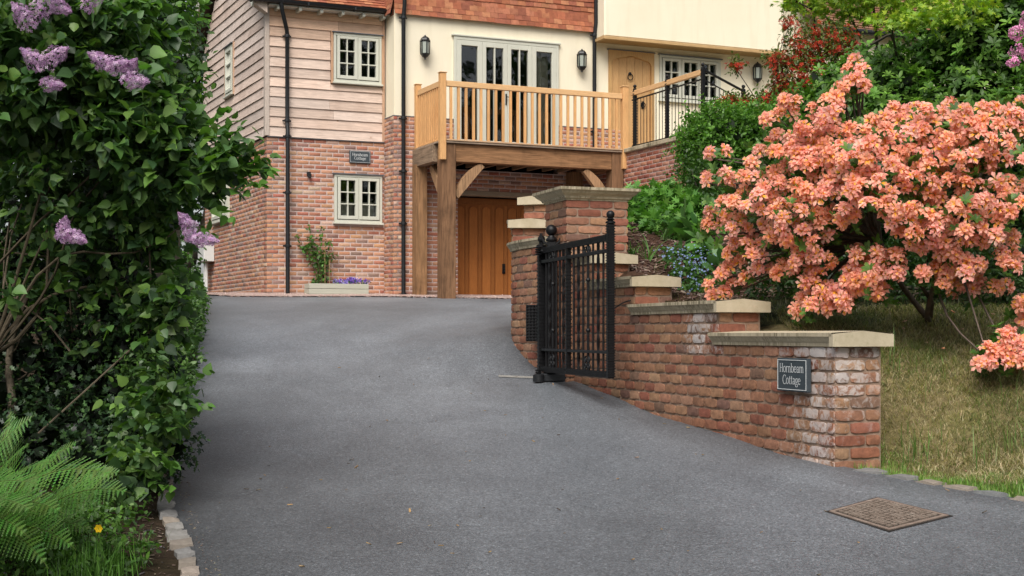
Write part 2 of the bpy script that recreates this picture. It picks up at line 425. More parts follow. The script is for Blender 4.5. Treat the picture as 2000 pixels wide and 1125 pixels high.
RIGHT = [(7.5, 3.2), (4.5, 5.9), (3.5, 6.75), (2.6, 7.42), (2.2, 7.95), (1.92, 8.36), (1.87, 8.44), (.55, 12.6), (.34, 13.1), (.14, 13.5), (.01, 13.9), (0, 14.2), (.07, 14.6), (.23, 15.0), (.5, 15.4),
         (1.0, 16), (1.6, 16.6), (2.5, 18.5), (3.2, 21.5), (3.3, 24.2), (2.7, 26.0), (2.2, 28)]
LEFT = [(-1.0, 3.0), (-1.17, 5.55), (-1.40, 6.35), (-1.63, 7.1), (-2.0, 8.6), (-2.45, 11), (-3.0, 14), (-3.8, 18), (-4.7, 22), (-5.6, 26), (-6.5, 30)]
def interp_x(poly, y):
    a = np.array(poly)[:, ::-1]; return np.interp(y, a[:, 0], a[:, 1])
RY = sorted([(p[1], p[0]) for p in RIGHT])
def right_x(y): return np.interp(y, [a for a, b in RY], [b for a, b in RY])
def left_x(y): return np.interp(y, [p[1] for p in LEFT], [p[0] for p in LEFT])
def sst(a, b, x): t = np.clip((x-a)/(b-a), 0, 1); return t*t*(3-2*t)
def lump(X, s=1.0, seed=0):
    x, y = X[:, 0]*s, X[:, 1]*s
    return (np.sin(1.7*x+.9*y+seed)+np.sin(-1.1*x+2.3*y+1.3+seed)+np.sin(3.1*x-1.9*y+seed*2)*.6+np.sin(4.7*x+4.1*y)*.4)/3
def ground_h(X):
    X = np.atleast_2d(np.asarray(X, float)); x, y = X[:, 0], X[:, 1]
    r = ROAD(X); b = BANK(X)
    b = np.clip(b, -1.2, 4.2); r = np.clip(r, -1.2, 1.0)
    rx = right_x(y); lx = left_x(y)
    near = (y < 8.4)
    wr = sst(0.12, 0.24, x-rx); wr = np.where(near, sst(0.0, 0.5, x-rx), wr)
    h = r*(1-wr)+b*wr
    inside = sst(.02, .12, rx-x)*sst(.02, .12, x-lx)
    h = h-0.05*inside
    lw = sst(0.15, 2.5, lx-x)*sst(13, 10, y)
    h = h+lw*0.12+sst(0.02, .4, lx-x)*0.03*lump(X, 5)
    h = h+wr*0.025*lump(X, 4)
    far = sst(30, 60, np.hypot(x, y-10))
    h = h*(1-far)+far*(0.4+0.9*lump(X, .05))
    return h
def gh(x, y): return float(ground_h([(x, y)])[0])

def axis(*segs):
    out = []
    for a, b, st in segs: out += list(np.arange(a, b, st))
    return np.array(out+[segs[-1][1]])
gx = axis((-400, -40, 40), (-40, -8, 4), (-8, -3, .5), (-3, 4.2, .075), (4.2, 9, .4), (9, 40, 3), (40, 400, 40))
gy = axis((-60, 0, 6), (0, 5, .5), (5, 17, .075), (17, 30, .35), (30, 60, 3), (60, 900, 60))
GX, GY = np.meshgrid(gx, gy); XY = np.stack([GX.ravel(), GY.ravel()], 1)
Z = np.concatenate([ground_h(XY[i:i+20000]) for i in range(0, len(XY), 20000)])
nx, ny = len(gx), len(gy)
ii, jj = np.meshgrid(np.arange(nx-1), np.arange(ny-1)); q = (jj*nx+ii).ravel()
Fq = np.stack([q, q+1, q+nx+1, q+nx], 1)
gc = np.zeros((len(XY), 3)); x, y = XY[:, 0], XY[:, 1]
right = x > right_x(y)
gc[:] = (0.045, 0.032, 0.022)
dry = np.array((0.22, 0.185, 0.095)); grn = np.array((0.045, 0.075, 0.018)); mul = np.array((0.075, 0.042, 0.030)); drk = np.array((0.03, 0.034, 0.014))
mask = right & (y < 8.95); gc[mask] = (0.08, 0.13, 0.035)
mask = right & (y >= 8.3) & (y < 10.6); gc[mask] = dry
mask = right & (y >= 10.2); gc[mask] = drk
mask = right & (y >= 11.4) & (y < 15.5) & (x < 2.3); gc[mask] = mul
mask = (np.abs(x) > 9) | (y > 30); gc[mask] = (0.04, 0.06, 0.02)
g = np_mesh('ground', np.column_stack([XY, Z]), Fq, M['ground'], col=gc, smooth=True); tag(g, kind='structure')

# driveway: a sheet 1 cm above the road surface, its edges on the kerbs and the wall
ys = np.concatenate([np.arange(1.0, 17, .12), np.arange(17, 24.9, .3), [24.9]])
NV = 46; V = []; C = []
HC = Vector((-4.2, 25.0)); HU = Vector((6370, 2850)).normalized(); HV = Vector((-HU.y, HU.x))
for yy in ys:
    # rows follow the house front at the far end
    k = float(sst(15, 24.9, yy))
    a, b = float(left_x(yy))-.02, float(right_x(yy))+.06
    if yy < 5.9: b = float(right_x(max(yy, 3.4)))
    for i in range(NV+1):
        s = i/NV; xx = a+(b-a)*s
        y2 = yy+k*((xx+4.2)*math.tan(math.radians(24.1))-0.5)*0.96*1.0
        y2 = y2 if k > 0 else yy
        if k > 0 and y2 < yy-0.55: y2 = yy-0.55
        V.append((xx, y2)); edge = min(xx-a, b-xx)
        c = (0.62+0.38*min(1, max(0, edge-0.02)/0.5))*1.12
        c *= 1-0.30*math.exp(-((xx-.35)**2+((yy-14.5)/2.0)**2)*.9)  # shade and wetness by the gate wall, painted into the vertex colour
        c *= 1-.22*math.exp(-((xx-a)/.8)**2)*(yy < 13)  # same painted shade along the lower left edge
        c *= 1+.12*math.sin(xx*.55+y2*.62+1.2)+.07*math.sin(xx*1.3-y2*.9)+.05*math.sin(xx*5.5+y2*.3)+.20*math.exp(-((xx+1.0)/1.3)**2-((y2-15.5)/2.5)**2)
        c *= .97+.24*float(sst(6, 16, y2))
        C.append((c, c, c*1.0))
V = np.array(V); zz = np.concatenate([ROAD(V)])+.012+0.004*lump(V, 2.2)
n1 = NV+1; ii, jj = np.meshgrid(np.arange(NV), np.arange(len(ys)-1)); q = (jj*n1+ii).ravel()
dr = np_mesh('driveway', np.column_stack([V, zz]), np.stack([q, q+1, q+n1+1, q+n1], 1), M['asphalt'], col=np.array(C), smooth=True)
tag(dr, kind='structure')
def road_z(x, y): return float(ROAD([(x, y)])[0])+.012

# ================================================================== bricks
PAL_OLD = [(0.275, 0.128, 0.085), (0.306, 0.167, 0.109), (0.259, 0.108, 0.074), (0.329, 0.19, 0.124), (0.298, 0.155, 0.101), (0.267, 0.116, 0.081), (0.345, 0.214, 0.144), (0.197, 0.12, 0.093), (0.314, 0.175, 0.113), (0.329, 0.182, 0.117)]
PAL_NEW = [(0.443, 0.229, 0.143), (0.405, 0.187, 0.122), (0.461, 0.257, 0.165), (0.386, 0.171, 0.115), (0.443, 0.238, 0.155), (0.468, 0.286, 0.195), (0.418, 0.209, 0.137), (0.481, 0.257, 0.149), (0.291, 0.178, 0.14), (0.436, 0.225, 0.146), (0.449, 0.245, 0.158), (0.43, 0.219, 0.143), (0.27, 0.18, 0.15), (0.5, 0.36, 0.27), (0.36, 0.14, 0.1)]
def brick(mb, T, s0, s1, z0, z1, dep, out, pal, jit=0.0015, ch=0.005, rough=False, eff=0.0, rnd=random):
    """T(s, out, z) -> point; one brick face standing proud of the mortar"""
    c = rnd.choice(pal); k = rnd.uniform(.86, 1.14); c = (c[0]*k, c[1]*k*rnd.uniform(.94, 1.06), c[2]*k)
    j = lambda: rnd.uniform(-jit, jit)
    if not rough:
        s0 += j(); s1 += j(); z0 += j(); z1 += j()
        vs = []
        for (o, i) in ((-dep, 0), (out-ch, 0), (out, ch)):
            vs += [T(s0+i, o, z0+i), T(s1-i, o, z0+i), T(s1-i, o, z1-i), T(s0+i, o, z1-i)]
        fs = []
        for r in (0, 4):
            for a in range(4): fs.append((r+a, r+(a+1) % 4, r+4+(a+1) % 4, r+4+a))
        fs.append((8, 9, 10, 11)); mb.add(vs, fs, c, 0, eff); return
    nx_, nz_ = 6, 4; vs = []; L = s1-s0; H = z1-z0
    ph = rnd.uniform(0, 99)
    for a in range(nx_+1):
        for b in range(nz_+1):
            u, v = a/nx_, b/nz_
            eu = min(u, 1-u)*L; ev = min(v, 1-v)*H
            rr = 0.007
            edge = 0
            if eu < rr or ev < rr:
                dx = max(0, rr-eu); dz = max(0, rr-ev); edge = min(rr, math.hypot(dx, dz))
            o = out-edge*0.32+rnd.uniform(-.0022, .0022)+.0018*math.sin(ph+u*5+v*3)
            cs, cz = 0, 0
            if u in (0, 1) and v in (0, 1): cs = (.006 if u == 0 else -.006); cz = (.005 if v == 0 else -.005)
            border = (a in (0, nx_)) or (b in (0, nz_))
            js = rnd.uniform(-.003, .003) if border else rnd.uniform(-.002, .002)
            vs.append(T(s0+L*u+cs+js, -dep if border and False else o, z0+H*v+cz+(rnd.uniform(-.0025, .0025))))
    n = len(vs); fs = [((a)*(nz_+1)+b, (a+1)*(nz_+1)+b, (a+1)*(nz_+1)+b+1, a*(nz_+1)+b+1) for a in range(nx_) for b in range(nz_)]
    ring = [a*(nz_+1) for a in range(nx_+1)]+[nx_*(nz_+1)+b for b in range(1, nz_+1)]+[a*(nz_+1)+nz_ for a in range(nx_-1, -1, -1)]+[b for b in range(nz_-1, 0, -1)]
    base = []
    for r in ring:
        a, b = divmod(r, nz_+1); base.append(T(s0+L*a/nx_+(0.003 if a == 0 else 0), -dep, z0+H*b/nz_))
    vs += base; m = len(ring)
    for i in range(m): fs.append((ring[(i+1) % m], ring[i], n+i, n+(i+1) % m))
    mb.add(vs, fs, c, 0, eff)
def lay(mb, T, spans, z_top, rows, pal, bl=.212, jt=.0135, cz=.0733, rough=False, out=.008, dep=.02, eff=None, off=0.0, rnd=random, minlen=.03, header=None):
    """rows of bricks downwards from z_top; spans(zc)->[(s0,s1)]"""
    pit = bl+jt
    for r in range(rows):
        z1 = z_top-r*cz-.006; z0 = z1-(cz-jt*1.15); zc = (z0+z1)/2
        for (a, b) in spans(zc):
            if b-a < minlen: continue
            st = math.floor((a-off)/pit)*pit+off+(r % 2)*pit*.5-pit
            while st < b:
                s0, s1 = max(st, a), min(st+bl, b)
                if s1-s0 > minlen:
                    brick(mb, T, s0, s1, z0, z1, dep, out+rnd.uniform(-.002, .002), pal, rough=rough, eff=(eff(s0, zc) if eff else 0), rnd=rnd)
                st += pit
    return mb

# ================================================================== stepped boundary wall
bw = empty('boundary_wall', (1.87, 8.44, -.79), 0, 'stepped red brick retaining wall with stone copings descending beside the driveway', 'wall')
BO = Vector((1.87, 8.44, -.79))
pathA = [WA0, WA0+WAD*4.6]
pathB = [Vector(p) for p in [(.36, 12.95), (.24, 13.22), (.13, 13.5), (.04, 13.8), (0, 14.05), (.005, 14.3), (.07, 14.6), (.2, 14.95), (.45, 15.35), (.85, 15.8), (1.3, 16.2), (1.9, 16.7), (2.6, 17.2)]]
class Path:
    def __init__(s, pts):
        s.p = [Vector(p) for p in pts]; s.d = [0]
        for i in range(1, len(pts)): s.d.append(s.d[-1]+(s.p[i]-s.p[i-1]).length)
        s.L = s.d[-1]
    def at(s, t):
        for i in range(len(s.p)-1):
            if t <= s.d[i+1] or i == len(s.p)-2:
                k = (t-s.d[i])/(s.d[i+1]-s.d[i]); q = s.p[i].lerp(s.p[i+1], k)
                return Vector((np.interp(t, s.d, [v.x for v in s.p]), np.interp(t, s.d, [v.y for v in s.p]))) if 0 <= t <= s.L else q
    def tan(s, t): a = s.at(min(s.L, max(0, t)+.12)); b = s.at(max(0, min(s.L, t)-.12)); return (a-b).normalized()
    def T(s, t, o, z):
        q = s.at(t); g = s.tan(t); n = Vector((-g.y, g.x))     # road side lies to the left of the walking direction
        q = q+n*o; return Vector((q.x, q.y, z))-BO
def smooth_path(pts, it=2):
    p = [Vector(a) for a in pts]
    for _ in range(it):
        n = [p[0]]
        for i in range(len(p)-1): n += [p[i].lerp(p[i+1], .25), p[i].lerp(p[i+1], .75)]
        n.append(p[-1]); p = n
    return p
PA = Path(pathA); PB = Path(smooth_path(pathB))
END = Vector((math.cos(R(27)), math.sin(R(27))))              # direction of the end faces
TH = .325
# sections: path, s from, s to, top of coping
SEC = [(PA, 0.0, 1.60, .0), (PA, 1.53, 3.06, .2199), (PA, 3.02, 3.98, .4398), (PA, 3.9, 4.5, .6597), (PB, .0, 1.22, .86), (PB, 1.12, 1.86, 1.085), (PB, 1.88, 2.9, 1.37)]
CT = .080
rb = random.Random(5)
body = MB(); bricks = MB()
def effA(s, z):
    return max(0, 1.0-abs(s-.12)/.55)*.8+max(0, .85-abs(s-1.75)/.5)*(1 if z > -.12 else .15)+max(0, .5-abs(z+.1)/.15)*.5*(s < 1.6)
for k, (pt, s0, s1, zt) in enumerate(SEC):
    zb = -1.1 if pt is PA else (-.6 if k < 6 else -.3)
    e1 = s1 if pt is PB else min(s1, 4.5)
    # core
    n = max(1, int((e1-s0)/.12))
    secs = [s0+(e1-s0)*i/n for i in range(n+1)]
    def off_in(i, t):     # inner side; the first section end is cut along END
        q = pt.T(t, -TH, 0); return q
    vs = []
    for t in secs:
        a = pt.T(t, 0, 0); b = pt.T(t, -TH, 0)
        if t == s0: b = a+Vector((END.x, END.y, 0))*TH*1.04 if pt is PA else b
        top = zt-CT-BO.z; bot = zb-BO.z
        vs += [(a.x, a.y, bot), (b.x, b.y, bot), (b.x, b.y, top), (a.x, a.y, top)]
    fs = [(0, 1, 2, 3)]
    for i in range(n):
        o = i*4
        for j in range(4): fs.append((o+j, o+4+j, o+4+(j+1) % 4, o+(j+1) % 4))
    fs.append(tuple(n*4+j for j in (3, 2, 1, 0)))
    body.add(vs, fs, (1, 1, 1), 1)
    # face bricks 
    rows = int((zt-CT-zb)/.0733)
    nxt = SEC[k-1] if k > 0 else None
    st = s0
    if pt is PB: lay(bricks, pt.T, lambda zc, st=st, e1=e1, zt=zt, nx_=nxt, pt=pt: [((nx_[2]+.005 if (nx_ and nx_[0] is pt and zc < nx_[3]-CT+.003) else st), e1)], zt-CT, rows, PAL_OLD,
        rough=True, out=.010, dep=.01, eff=effA if pt is PA else None, off=0.0, rnd=rb)
    # end face bricks
    g = pt.tan(s0); a0 = pt.at(s0)
    if pt is PA: e = END
    else: e = Vector((g.y, -g.x))
    ne = Vector((e.y, -e.x))
    TE = lambda s_, o_, z_, a0=a0, e=e, ne=ne: Vector(((a0+e*s_+ne*o_).x, (a0+e*s_+ne*o_).y, z_))-BO
    low = zb if k == 0 else SEC[k-1][3]-.04 if pt is SEC[k-1][0] else zb
    lay(bricks, TE, lambda zc: [(-.004, TH+.0)], zt-CT, int((zt-CT-low)/.0733+.99), PAL_OLD, rough=True, out=.010, dep=.01,
        eff=(lambda s_, z_: max(0, .75-s_*1.3-max(0, -.3-z_)*1.6)) if k == 0 else None, off=.11, rnd=rb)
lay(bricks, PA.T, lambda zc: [(next((q[1] for q in SEC[:4] if zc < q[3]-CT), 9), 4.5)], .6597-CT, 24, PAL_OLD, rough=True, out=.010, dep=.01, eff=effA, rnd=rb, bl=.182)
body.v += []; nb = len(body.v)
body.v.extend(bricks.v); body.f += [tuple(i+nb for i in f) for f in bricks.f]; body.c += bricks.c; body.m += bricks.m; body.e += bricks.e
body.build('brickwork', [M['brick_old'], M['mortar_old']], bw, smooth=50)
# copings: weathered top, lip and cove along the road side, plain end
def coping(pt, s0, s1, zt, parent, O, e=None, th=TH, oh=.055, name='coping', ct=CT):
    mb = MB(); n = max(1, int((s1-s0)/.10)); prof_len = 0
    prof = [(oh, 0), (oh, -.022), (oh-.008, -.026), (oh-.012, -.034), (oh-.022, -.050), (oh-.032, -.060), (oh-.034, -ct), (0, -ct-.002)]
    ring0 = None; vs = []
    m = None
    for i in range(n+1):
        t = s0+(s1-s0)*i/n; row = []
        for (o, dz) in prof: row.append((o, dz))
        row2 = [(-th/2, .012)]+row+[(-th, -ct), (-th-oh, -ct), (-th-oh, 0)]
        m = len(row2)
        for (o, dz) in row2:
            q = pt.T(max(0, min(pt.L, t)), 0, 0); g = pt.tan(t); nn = Vector((-g.y, g.x))
            base = q+Vector((g.x, g.y, 0))*(t-max(0, min(pt.L, t)))
            cz_ = 0.0
            if i == 0 and e is not None:
                b = base+Vector((nn.x, nn.y, 0))*oh
                p = b+Vector((e.x, e.y, 0))*(oh-o)*1.04
            else: p = base+Vector((nn.x, nn.y, 0))*o
            vs.append((p.x, p.y, zt-O.z+dz))
    fs = []; 
    for i in range(n):
        for j in range(m): fs.append((i*m+j, i*m+(j+1) % m, (i+1)*m+(j+1) % m, (i+1)*m+j))
    mb.add(vs, fs, (1, 1, 1))
    # the plain end block hides the moulding's open end
    r0 = [Vector(v) for v in vs[:m]]; r1 = [Vector(v) for v in vs[-m:]]
    tpt = pt.tan(s0); back = Vector((tpt.x, tpt.y, 0))
    a, b = r0[1], r0[-1]
    zl = zt-O.z
    blk = []
    for q, zz_ in ((a, 0), (b, 0)):
        blk.append(q)
    d_ = (b-a); mid = (a+b)/2+Vector((0, 0, .014))
    f0 = [Vector((a.x, a.y, zl-ct)), Vector((a.x, a.y, zl-.008)), Vector((mid.x, mid.y, zl+.012)), Vector((b.x, b.y, zl-.008)), Vector((b.x, b.y, zl-ct))]
    f0 = [p-back*.018 for p in f0]
    f1 = [p+back*.045 for p in f0]
    mb.add(f0+f1, [(0, 1, 2, 3, 4)[::-1], (5, 6, 7, 8, 9)]+[(i, (i+1) % 5, (i+1) % 5+5, i+5) for i in range(5)], (0, 0, 0))
    mb.add(r1, [tuple(range(m-1, -1, -1))], (0, 0, 0))
    return mb.build(name, M['coping'], parent)
for k, (pt, s0, s1, zt) in enumerate(SEC):
    if pt is PA:
        ovl = 1.60 if k == 0 else s1
        coping(pt, s0-.05, min(4.5, s1+.0), zt, bw, BO, END)
    else:
        coping(pt, s0-.05 if k > 4 else s0+.02, s1, zt, bw, BO, None)
# dark fitting, cable
f = MB(); p = P(1302, 686, 10.82)
Mx = Matrix.Translation(Vector((1.116, 10.82, p.z))) @ Matrix.Rotation(math.atan2(WAD.y, WAD.x)+math.pi, 4, 'Z')
f.cbox((-.022, .0, -.03), (.022, .045, .032), .004, M=Mx); f.cbox((-.012, .045, -.04), (.012, .06, .01), .004, M=Mx)
o = f.build('gate_sensor', M['black']); tag(o, 'small black gate sensor fixed on the brick wall right of the gate', 'sensor')

# ================================================================== gate pier
PO = Vector((PIER.x, PIER.y, -.42))
pa, pb = R(20), R(108)
E1 = Vector((math.cos(pa), math.sin(pa))); E2 = Vector((math.cos(pb), math.sin(pb)))
pr_ = empty('gate_pier', PO, 0, 'tall square brick gate pier with moulded stone cap behind the open gate', 'gate pier')
mb = MB(); W1 = .565; W2 = .55; ZT = 1.15
def TP1(s, o, z): q = PIER+E1*s-E2*o; return Vector((q.x, q.y, z))-PO
def TP2(s, o, z): q = PIER+E2*s-E1*o; return Vector((q.x, q.y, z))-PO
def TP3(s, o, z): q = PIER+E1*W1+E2*s+E1*o; return Vector((q.x, q.y, z))-PO
c4 = [PIER, PIER+E1*W1, PIER+E1*W1+E2*W2, PIER+E2*W2]
vs = [(p.x-PO.x, p.y-PO.y, -.9-PO.z) for p in c4]+[(p.x-PO.x, p.y-PO.y, ZT-PO.z) for p in c4]
mb.add(vs, [(3, 2, 1, 0), (4, 5, 6, 7), (0, 1, 5, 4), (1, 2, 6, 5), (2, 3, 7, 6), (3, 0, 4, 7)], mi=1)
lay(mb, TP1, lambda z: [(-.01, W1+.01)], ZT, 26, PAL_OLD, rough=True, out=.010, dep=.01, off=-.01, rnd=rb)
lay(mb, TP2, lambda z: [(-.004, W2+.01)], ZT, 26, PAL_OLD, rough=True, out=.010, dep=.01, off=.1, rnd=rb)
lay(mb, TP3, lambda z: [(-.004, W2+.01)], ZT, 26, PAL_OLD, rough=True, out=.010, dep=.01, off=.1, rnd=rb)
# TP2 faces need flipping only for shading; normals are recalculated below
o = mb.build('brick_shaft', [M['brick_old'], M['mortar_old']], pr_, smooth=50)
mb = MB(); ctr = PIER+E1*W1/2+E2*W2/2
prof = [(.0, 1.148), (.012, 1.148), (.012, 1.160), (.028, 1.166), (.032, 1.178), (.04, 1.188), (.066, 1.206), (.084, 1.228), (.096, 1.232), (.098, 1.256), (.0, 1.258)]
vs = []
for (o_, z_) in prof:
    for (sx, sy) in ((-1, -1), (1, -1), (1, 1), (-1, 1)):
        q = ctr+E1*sx*(W1/2+o_)+E2*sy*(W2/2+o_); vs.append((q.x-PO.x, q.y-PO.y, z_-PO.z))
n = len(prof)
fs = [(i*4+j, i*4+(j+1) % 4, (i+1)*4+(j+1) % 4, (i+1)*4+j) for i in range(n-1) for j in range(4)]+[(3, 2, 1, 0), tuple((n-1)*4+j for j in range(4))]
mb.add(vs, fs); mb.build('stone_cap', M['coping'], pr_)

# ================================================================== iron gate
def twist_bar(mb, p0, p1, r, n=4, turns=3, seg=18, Mx=None):
    p0, p1 = Vector(p0), Vector(p1); vs = []
    for i in range(seg+1):
        t = i/seg; c = p0.lerp(p1, t)
        for j in range(n):
            a = 2*math.pi*(j/n)+t*turns*2*math.pi
            vs.append(c+Vector((math.cos(a)*r, math.sin(a)*r, 0)))
    fs = [(i*n+j, i*n+(j+1) % n, (i+1)*n+(j+1) % n, (i+1)*n+j) for i in range(seg) for j in range(n)]+[tuple(range(n-1, -1, -1)), tuple(range(seg*n, seg*n+n))]
    if Mx: vs = [Mx @ v for v in vs]
    mb.add(vs, fs)
def scroll(mb, c, r, turns=1.4, flip=1, up=1, w=.008):
    pts = []
    for i in range(26):
        t = i/25; a = t*turns*2*math.pi; rr = r*(.25+.75*t)
        pts.append((c[0]+flip*rr*math.cos(a), c[1], c[2]+up*rr*math.sin(a)))
    mb.tube(pts, w, 6)
G0 = Vector((.26, 12.9, -.37)); G1 = Vector((.752, 11.05, -.37)); gd = (G1-G0); GL = gd.length
gate = empty('driveway_gate', G0, math.atan2(gd.y, gd.x), 'black wrought iron gate leaf standing open against the stepped brick wall', 'gate')
def gz(z): return z-G0.z
mb = MB(); mb.cbox((-.03, -.03, gz(-.345)), (.03, .03, gz(.77)), .006)
for i in range(34): mb.box((-.034, -.034, gz(-.33)+i*.032), (.034, .034, gz(-.33)+i*.032+.012))
mb.lathe([(.045, gz(.76)), (.045, gz(.775)), (.02, gz(.785)), (.022, gz(.80))], n=12); mb.ball((0, 0, gz(.828)), .034)
mb.build('hinge_stile', M['iron'], gate, 40)
mb = MB(); x = GL-.02; mb.cbox((x-.026, -.026, gz(-.345)), (x+.026, .026, gz(.83)), .006)
for i in range(58): mb.box((x-.030, -.030, gz(-.335)+i*.020), (x+.030, .030, gz(-.335)+i*.020+.008))
mb.lathe([(.038, gz(.83)), (.038, gz(.842)), (.02, gz(.852)), (.034, gz(.862)), (.02, gz(.872))], c=(x, 0, 0), n=14); mb.ball((x, 0, gz(.897)), .032)
mb.build('end_stile', M['iron'], gate, 40)
mb = MB(); x = GL*.42; mb.cbox((x-.022, -.02, gz(-.34)), (x+.022, .02, gz(.735)), .005)
for i in range(34): mb.box((x-.025, -.024, gz(-.33)+i*.031), (x+.025, .024, gz(-.33)+i*.031+.010))
mb.build('middle_stile', M['iron'], gate, 40)
xa, xb = .03, GL-.055
for nm, z0, z1, rib in (('top_rail', .700, .745, 1), ('upper_rail', .612, .640, 0), ('lower_rail', -.160, -.138, 0), ('bottom_rail', -.345, -.300, 1)):
    mb = MB(); mb.cbox((xa, -.018, gz(z0)), (xb, .018, gz(z1)), .004)
    if rib:
        k = int((xb-xa)/.03)
        for i in range(k): mb.box((xa+.01+i*.03, -.022, gz(z0)+.004), (xa+.024+i*.03, .022, gz(z1)+.004))
    mb.build(nm, M['iron'], gate)
def bars(a, b, n, sc):
    for i in range(n):
        x = a+(b-a)*(i+1)/(n+1); mb = MB()
        if i == sc:
            mb.tube([(x, 0, gz(-.30)), (x, 0, gz(.70))], .0115, 8); mb.ball((x, 0, gz(.02)), .02, 8); mb.ball((x, 0, gz(.42)), .02, 8)
        elif i % 4 == 1: twist_bar(mb, (x, 0, gz(-.30)), (x, 0, gz(.70)), .013, 4, 2, 40)
        else: mb.tube([(x, 0, gz(-.30)), (x, 0, gz(.70))], .0095, 8)
        mb.build('bar', M['iron'], gate, 40)
xm = GL*.42
bars(.05, xm-.03, 6, 2); bars(xm+.03, GL-.06, 7, 3)
for (xc) in (.05+(xm-.08)*3/7, xm+.03+(GL-.09-xm)*4/8):
    for fl in (-1, 1):
        mb = MB(); scroll(mb, (xc+fl*.055, -.008, gz(.655)), .030, 1.3, fl, 1, .006); mb.tube([(xc+fl*.03, -.008, gz(.655)), (xc+fl*.01, -.008, gz(.69))], .006, 6); mb.build('scroll', M['iron'], gate)
        mb = MB(); scroll(mb, (xc+fl*.040, -.008, gz(-.265)), .030, 1.3, fl, -1, .007); scroll(mb, (xc+fl*.040, -.008, gz(-.215)), .026, 1.3, fl, 1, .007); mb.build('scroll', M['iron'], gate)
# hinge post with ball
hp = empty('gate_post', (.345, 12.78, -.42), 0, 'black iron gate post with large ball finial and pineapple hinge beside brick pier', 'post')
mb = MB(); mb.cbox((-.038, -.038, -.1), (.038, .038, 1.22), .006); mb.build('post_shaft', M['iron'], hp)
mb = MB(); mb.lathe([(.046, 1.22), (.052, 1.235), (.04, 1.25), (.03, 1.262), (.028, 1.27)], n=16); mb.ball((0, 0, 1.318), .050, 20); mb.build('ball_finial', M['iron'], hp, 40)
mb = MB()
for z in (1.11, .03):
    for i in range(4): mb.lathe([(.02, z+i*.02-.008), (.032, z+i*.02), (.02, z+i*.02+.008)], c=(-.115, .03, 0), n=10)
    mb.tube([(-.1, .03, z+.03), (-.04, 0, z+.03)], .014, 8)
mb.build('hinge', M['iron'], hp, 40)
mb = MB()
for (dx, fl) in ((-.09, 1), (.09, -1)):
    mb.tube([(dx*.3, -.03, 1.19), (dx*.7, -.03, 1.21), (dx, -.03, 1.26), (dx*1.05, -.03, 1.29)], .012, 6)
mb.build('bracket', M['iron'], hp)
# embossed panel at the back of the hinge
ep = MB(); W_, H_ = .15, .33; NXp, NZp = 10, 22
for i in range(5):
    for j in range(12):
        cx_, cz_ = (i+.5)/5*W_, (j+.5)/12*H_; a, b = W_/10, H_/24
        ep.add([(cx_-a, 0, cz_), (cx_, 0, cz_-b), (cx_+a, 0, cz_), (cx_, 0, cz_+b), (cx_, -.012, cz_)], [(0, 1, 4), (1, 2, 4), (2, 3, 4), (3, 0, 4)])
ep.box((0, 0.001, 0), (W_, .03, H_))
o = ep.build('embossed_panel', M['iron']); o.location = P(1027, 667, 13.1); o.rotation_euler = (0, 0, R(-12))
tag(o, 'small black iron plate with diamond embossing between gate and curved brick wall', 'panel')
op = MB(); op.cbox((0, -.05, 0), (.26, .1, .07), .01); op.cbox((.03, -.04, .07), (.12, .05, .09), .006); op.lathe([(.05, 0), (.05, .06), (.03, .07)], c=(-.03, -.06, 0), n=14)
o = op.build('gate_motor', M['black'], smooth=40); o.location = (.28, 12.74, road_z(.3, 12.8)-.005); o.rotation_euler = (0, 0, R(-20)); tag(o, 'black gate operator box on the tarmac at the foot of the gate', 'motor')
th = MB(); n = 24
for i in range(n):
    xa_, xb_ = -.115+i*.0165-.0, -.115+(i+1)*.0165
a_, b_ = Vector((-.12, 13.02)), Vector((.30, 12.93))
for i in range(12):
    p = a_.lerp(b_, i/12); q = a_.lerp(b_, (i+1)/12)
    th.add([(p.x, p.y-.025, road_z(p.x, p.y-.025)+.006), (q.x, q.y-.025, road_z(q.x, q.y-.025)+.006), (q.x, q.y+.035, road_z(q.x, q.y+.035)+.008), (p.x, p.y+.035, road_z(p.x, p.y+.035)+.008)], [(0, 1, 2, 3)], (.26, .25, .23))
o = th.build('threshold_strip', M['stone']); tag(o, 'pale concrete threshold strip set in the tarmac by the gate foot', 'strip')
# cable
cb = MB(); q0 = PA.T(2.55, .05, 0)+BO; pts = []
for i in range(12):
    t = i/11; a = PA.T(3.45-.35*t*1.15, .03+.0*t, 0)+BO; a.z = P(1195, 607, 11.6).z+(.075)*math.sin(t*1.5); pts.append(a)
cb.tube(pts, .006, 6); o = cb.build('cable', M['black'], smooth=60); tag(o, 'thin black cable running over the bricks from behind the gate', 'cable')

# ================================================================== kerb setts
def sett(x, y, ang, L, W, group, label, i, sink=.030):
    mb = MB(); r = random.Random(i*7+3); pts = []
    nx_, ny_ = 4, 3
    base = r.choice([(.21, .205, .20), (.27, .23, .19), (.25, .24, .225), (.19, .195, .195), (.31, .26, .22), (.22, .19, .16)])
    vs = []
    for zz_ in (0, 1):
        for a, b in ((-1, -1), (0, -1.06), (1, -1), (1.03, 0), (1, 1), (0, 1.05), (-1, 1), (-1.04, 0)):
            k = .84 if zz_ else 1
            vs.append((a*L/2*k*r.uniform(.86, 1.04), b*W/2*k*r.uniform(.82, 1.08), (.038+r.uniform(-.007, .009)) if zz_ else -.06))
    vs.append((0, 0, .05))
    fs = [(i_, (i_+1) % 8, (i_+1) % 8+8, i_+8) for i_ in range(8)]+[(8+i_, 8+(i_+1) % 8, 16) for i_ in range(8)]
    mb.add(vs, fs, base); o = mb.build('kerb_sett', M['stone'], smooth=35)
    o.location = (x, y, road_z(x, y)-sink); o.rotation_euler = (0, 0, ang); tag(o, label, 'kerb stone', group)
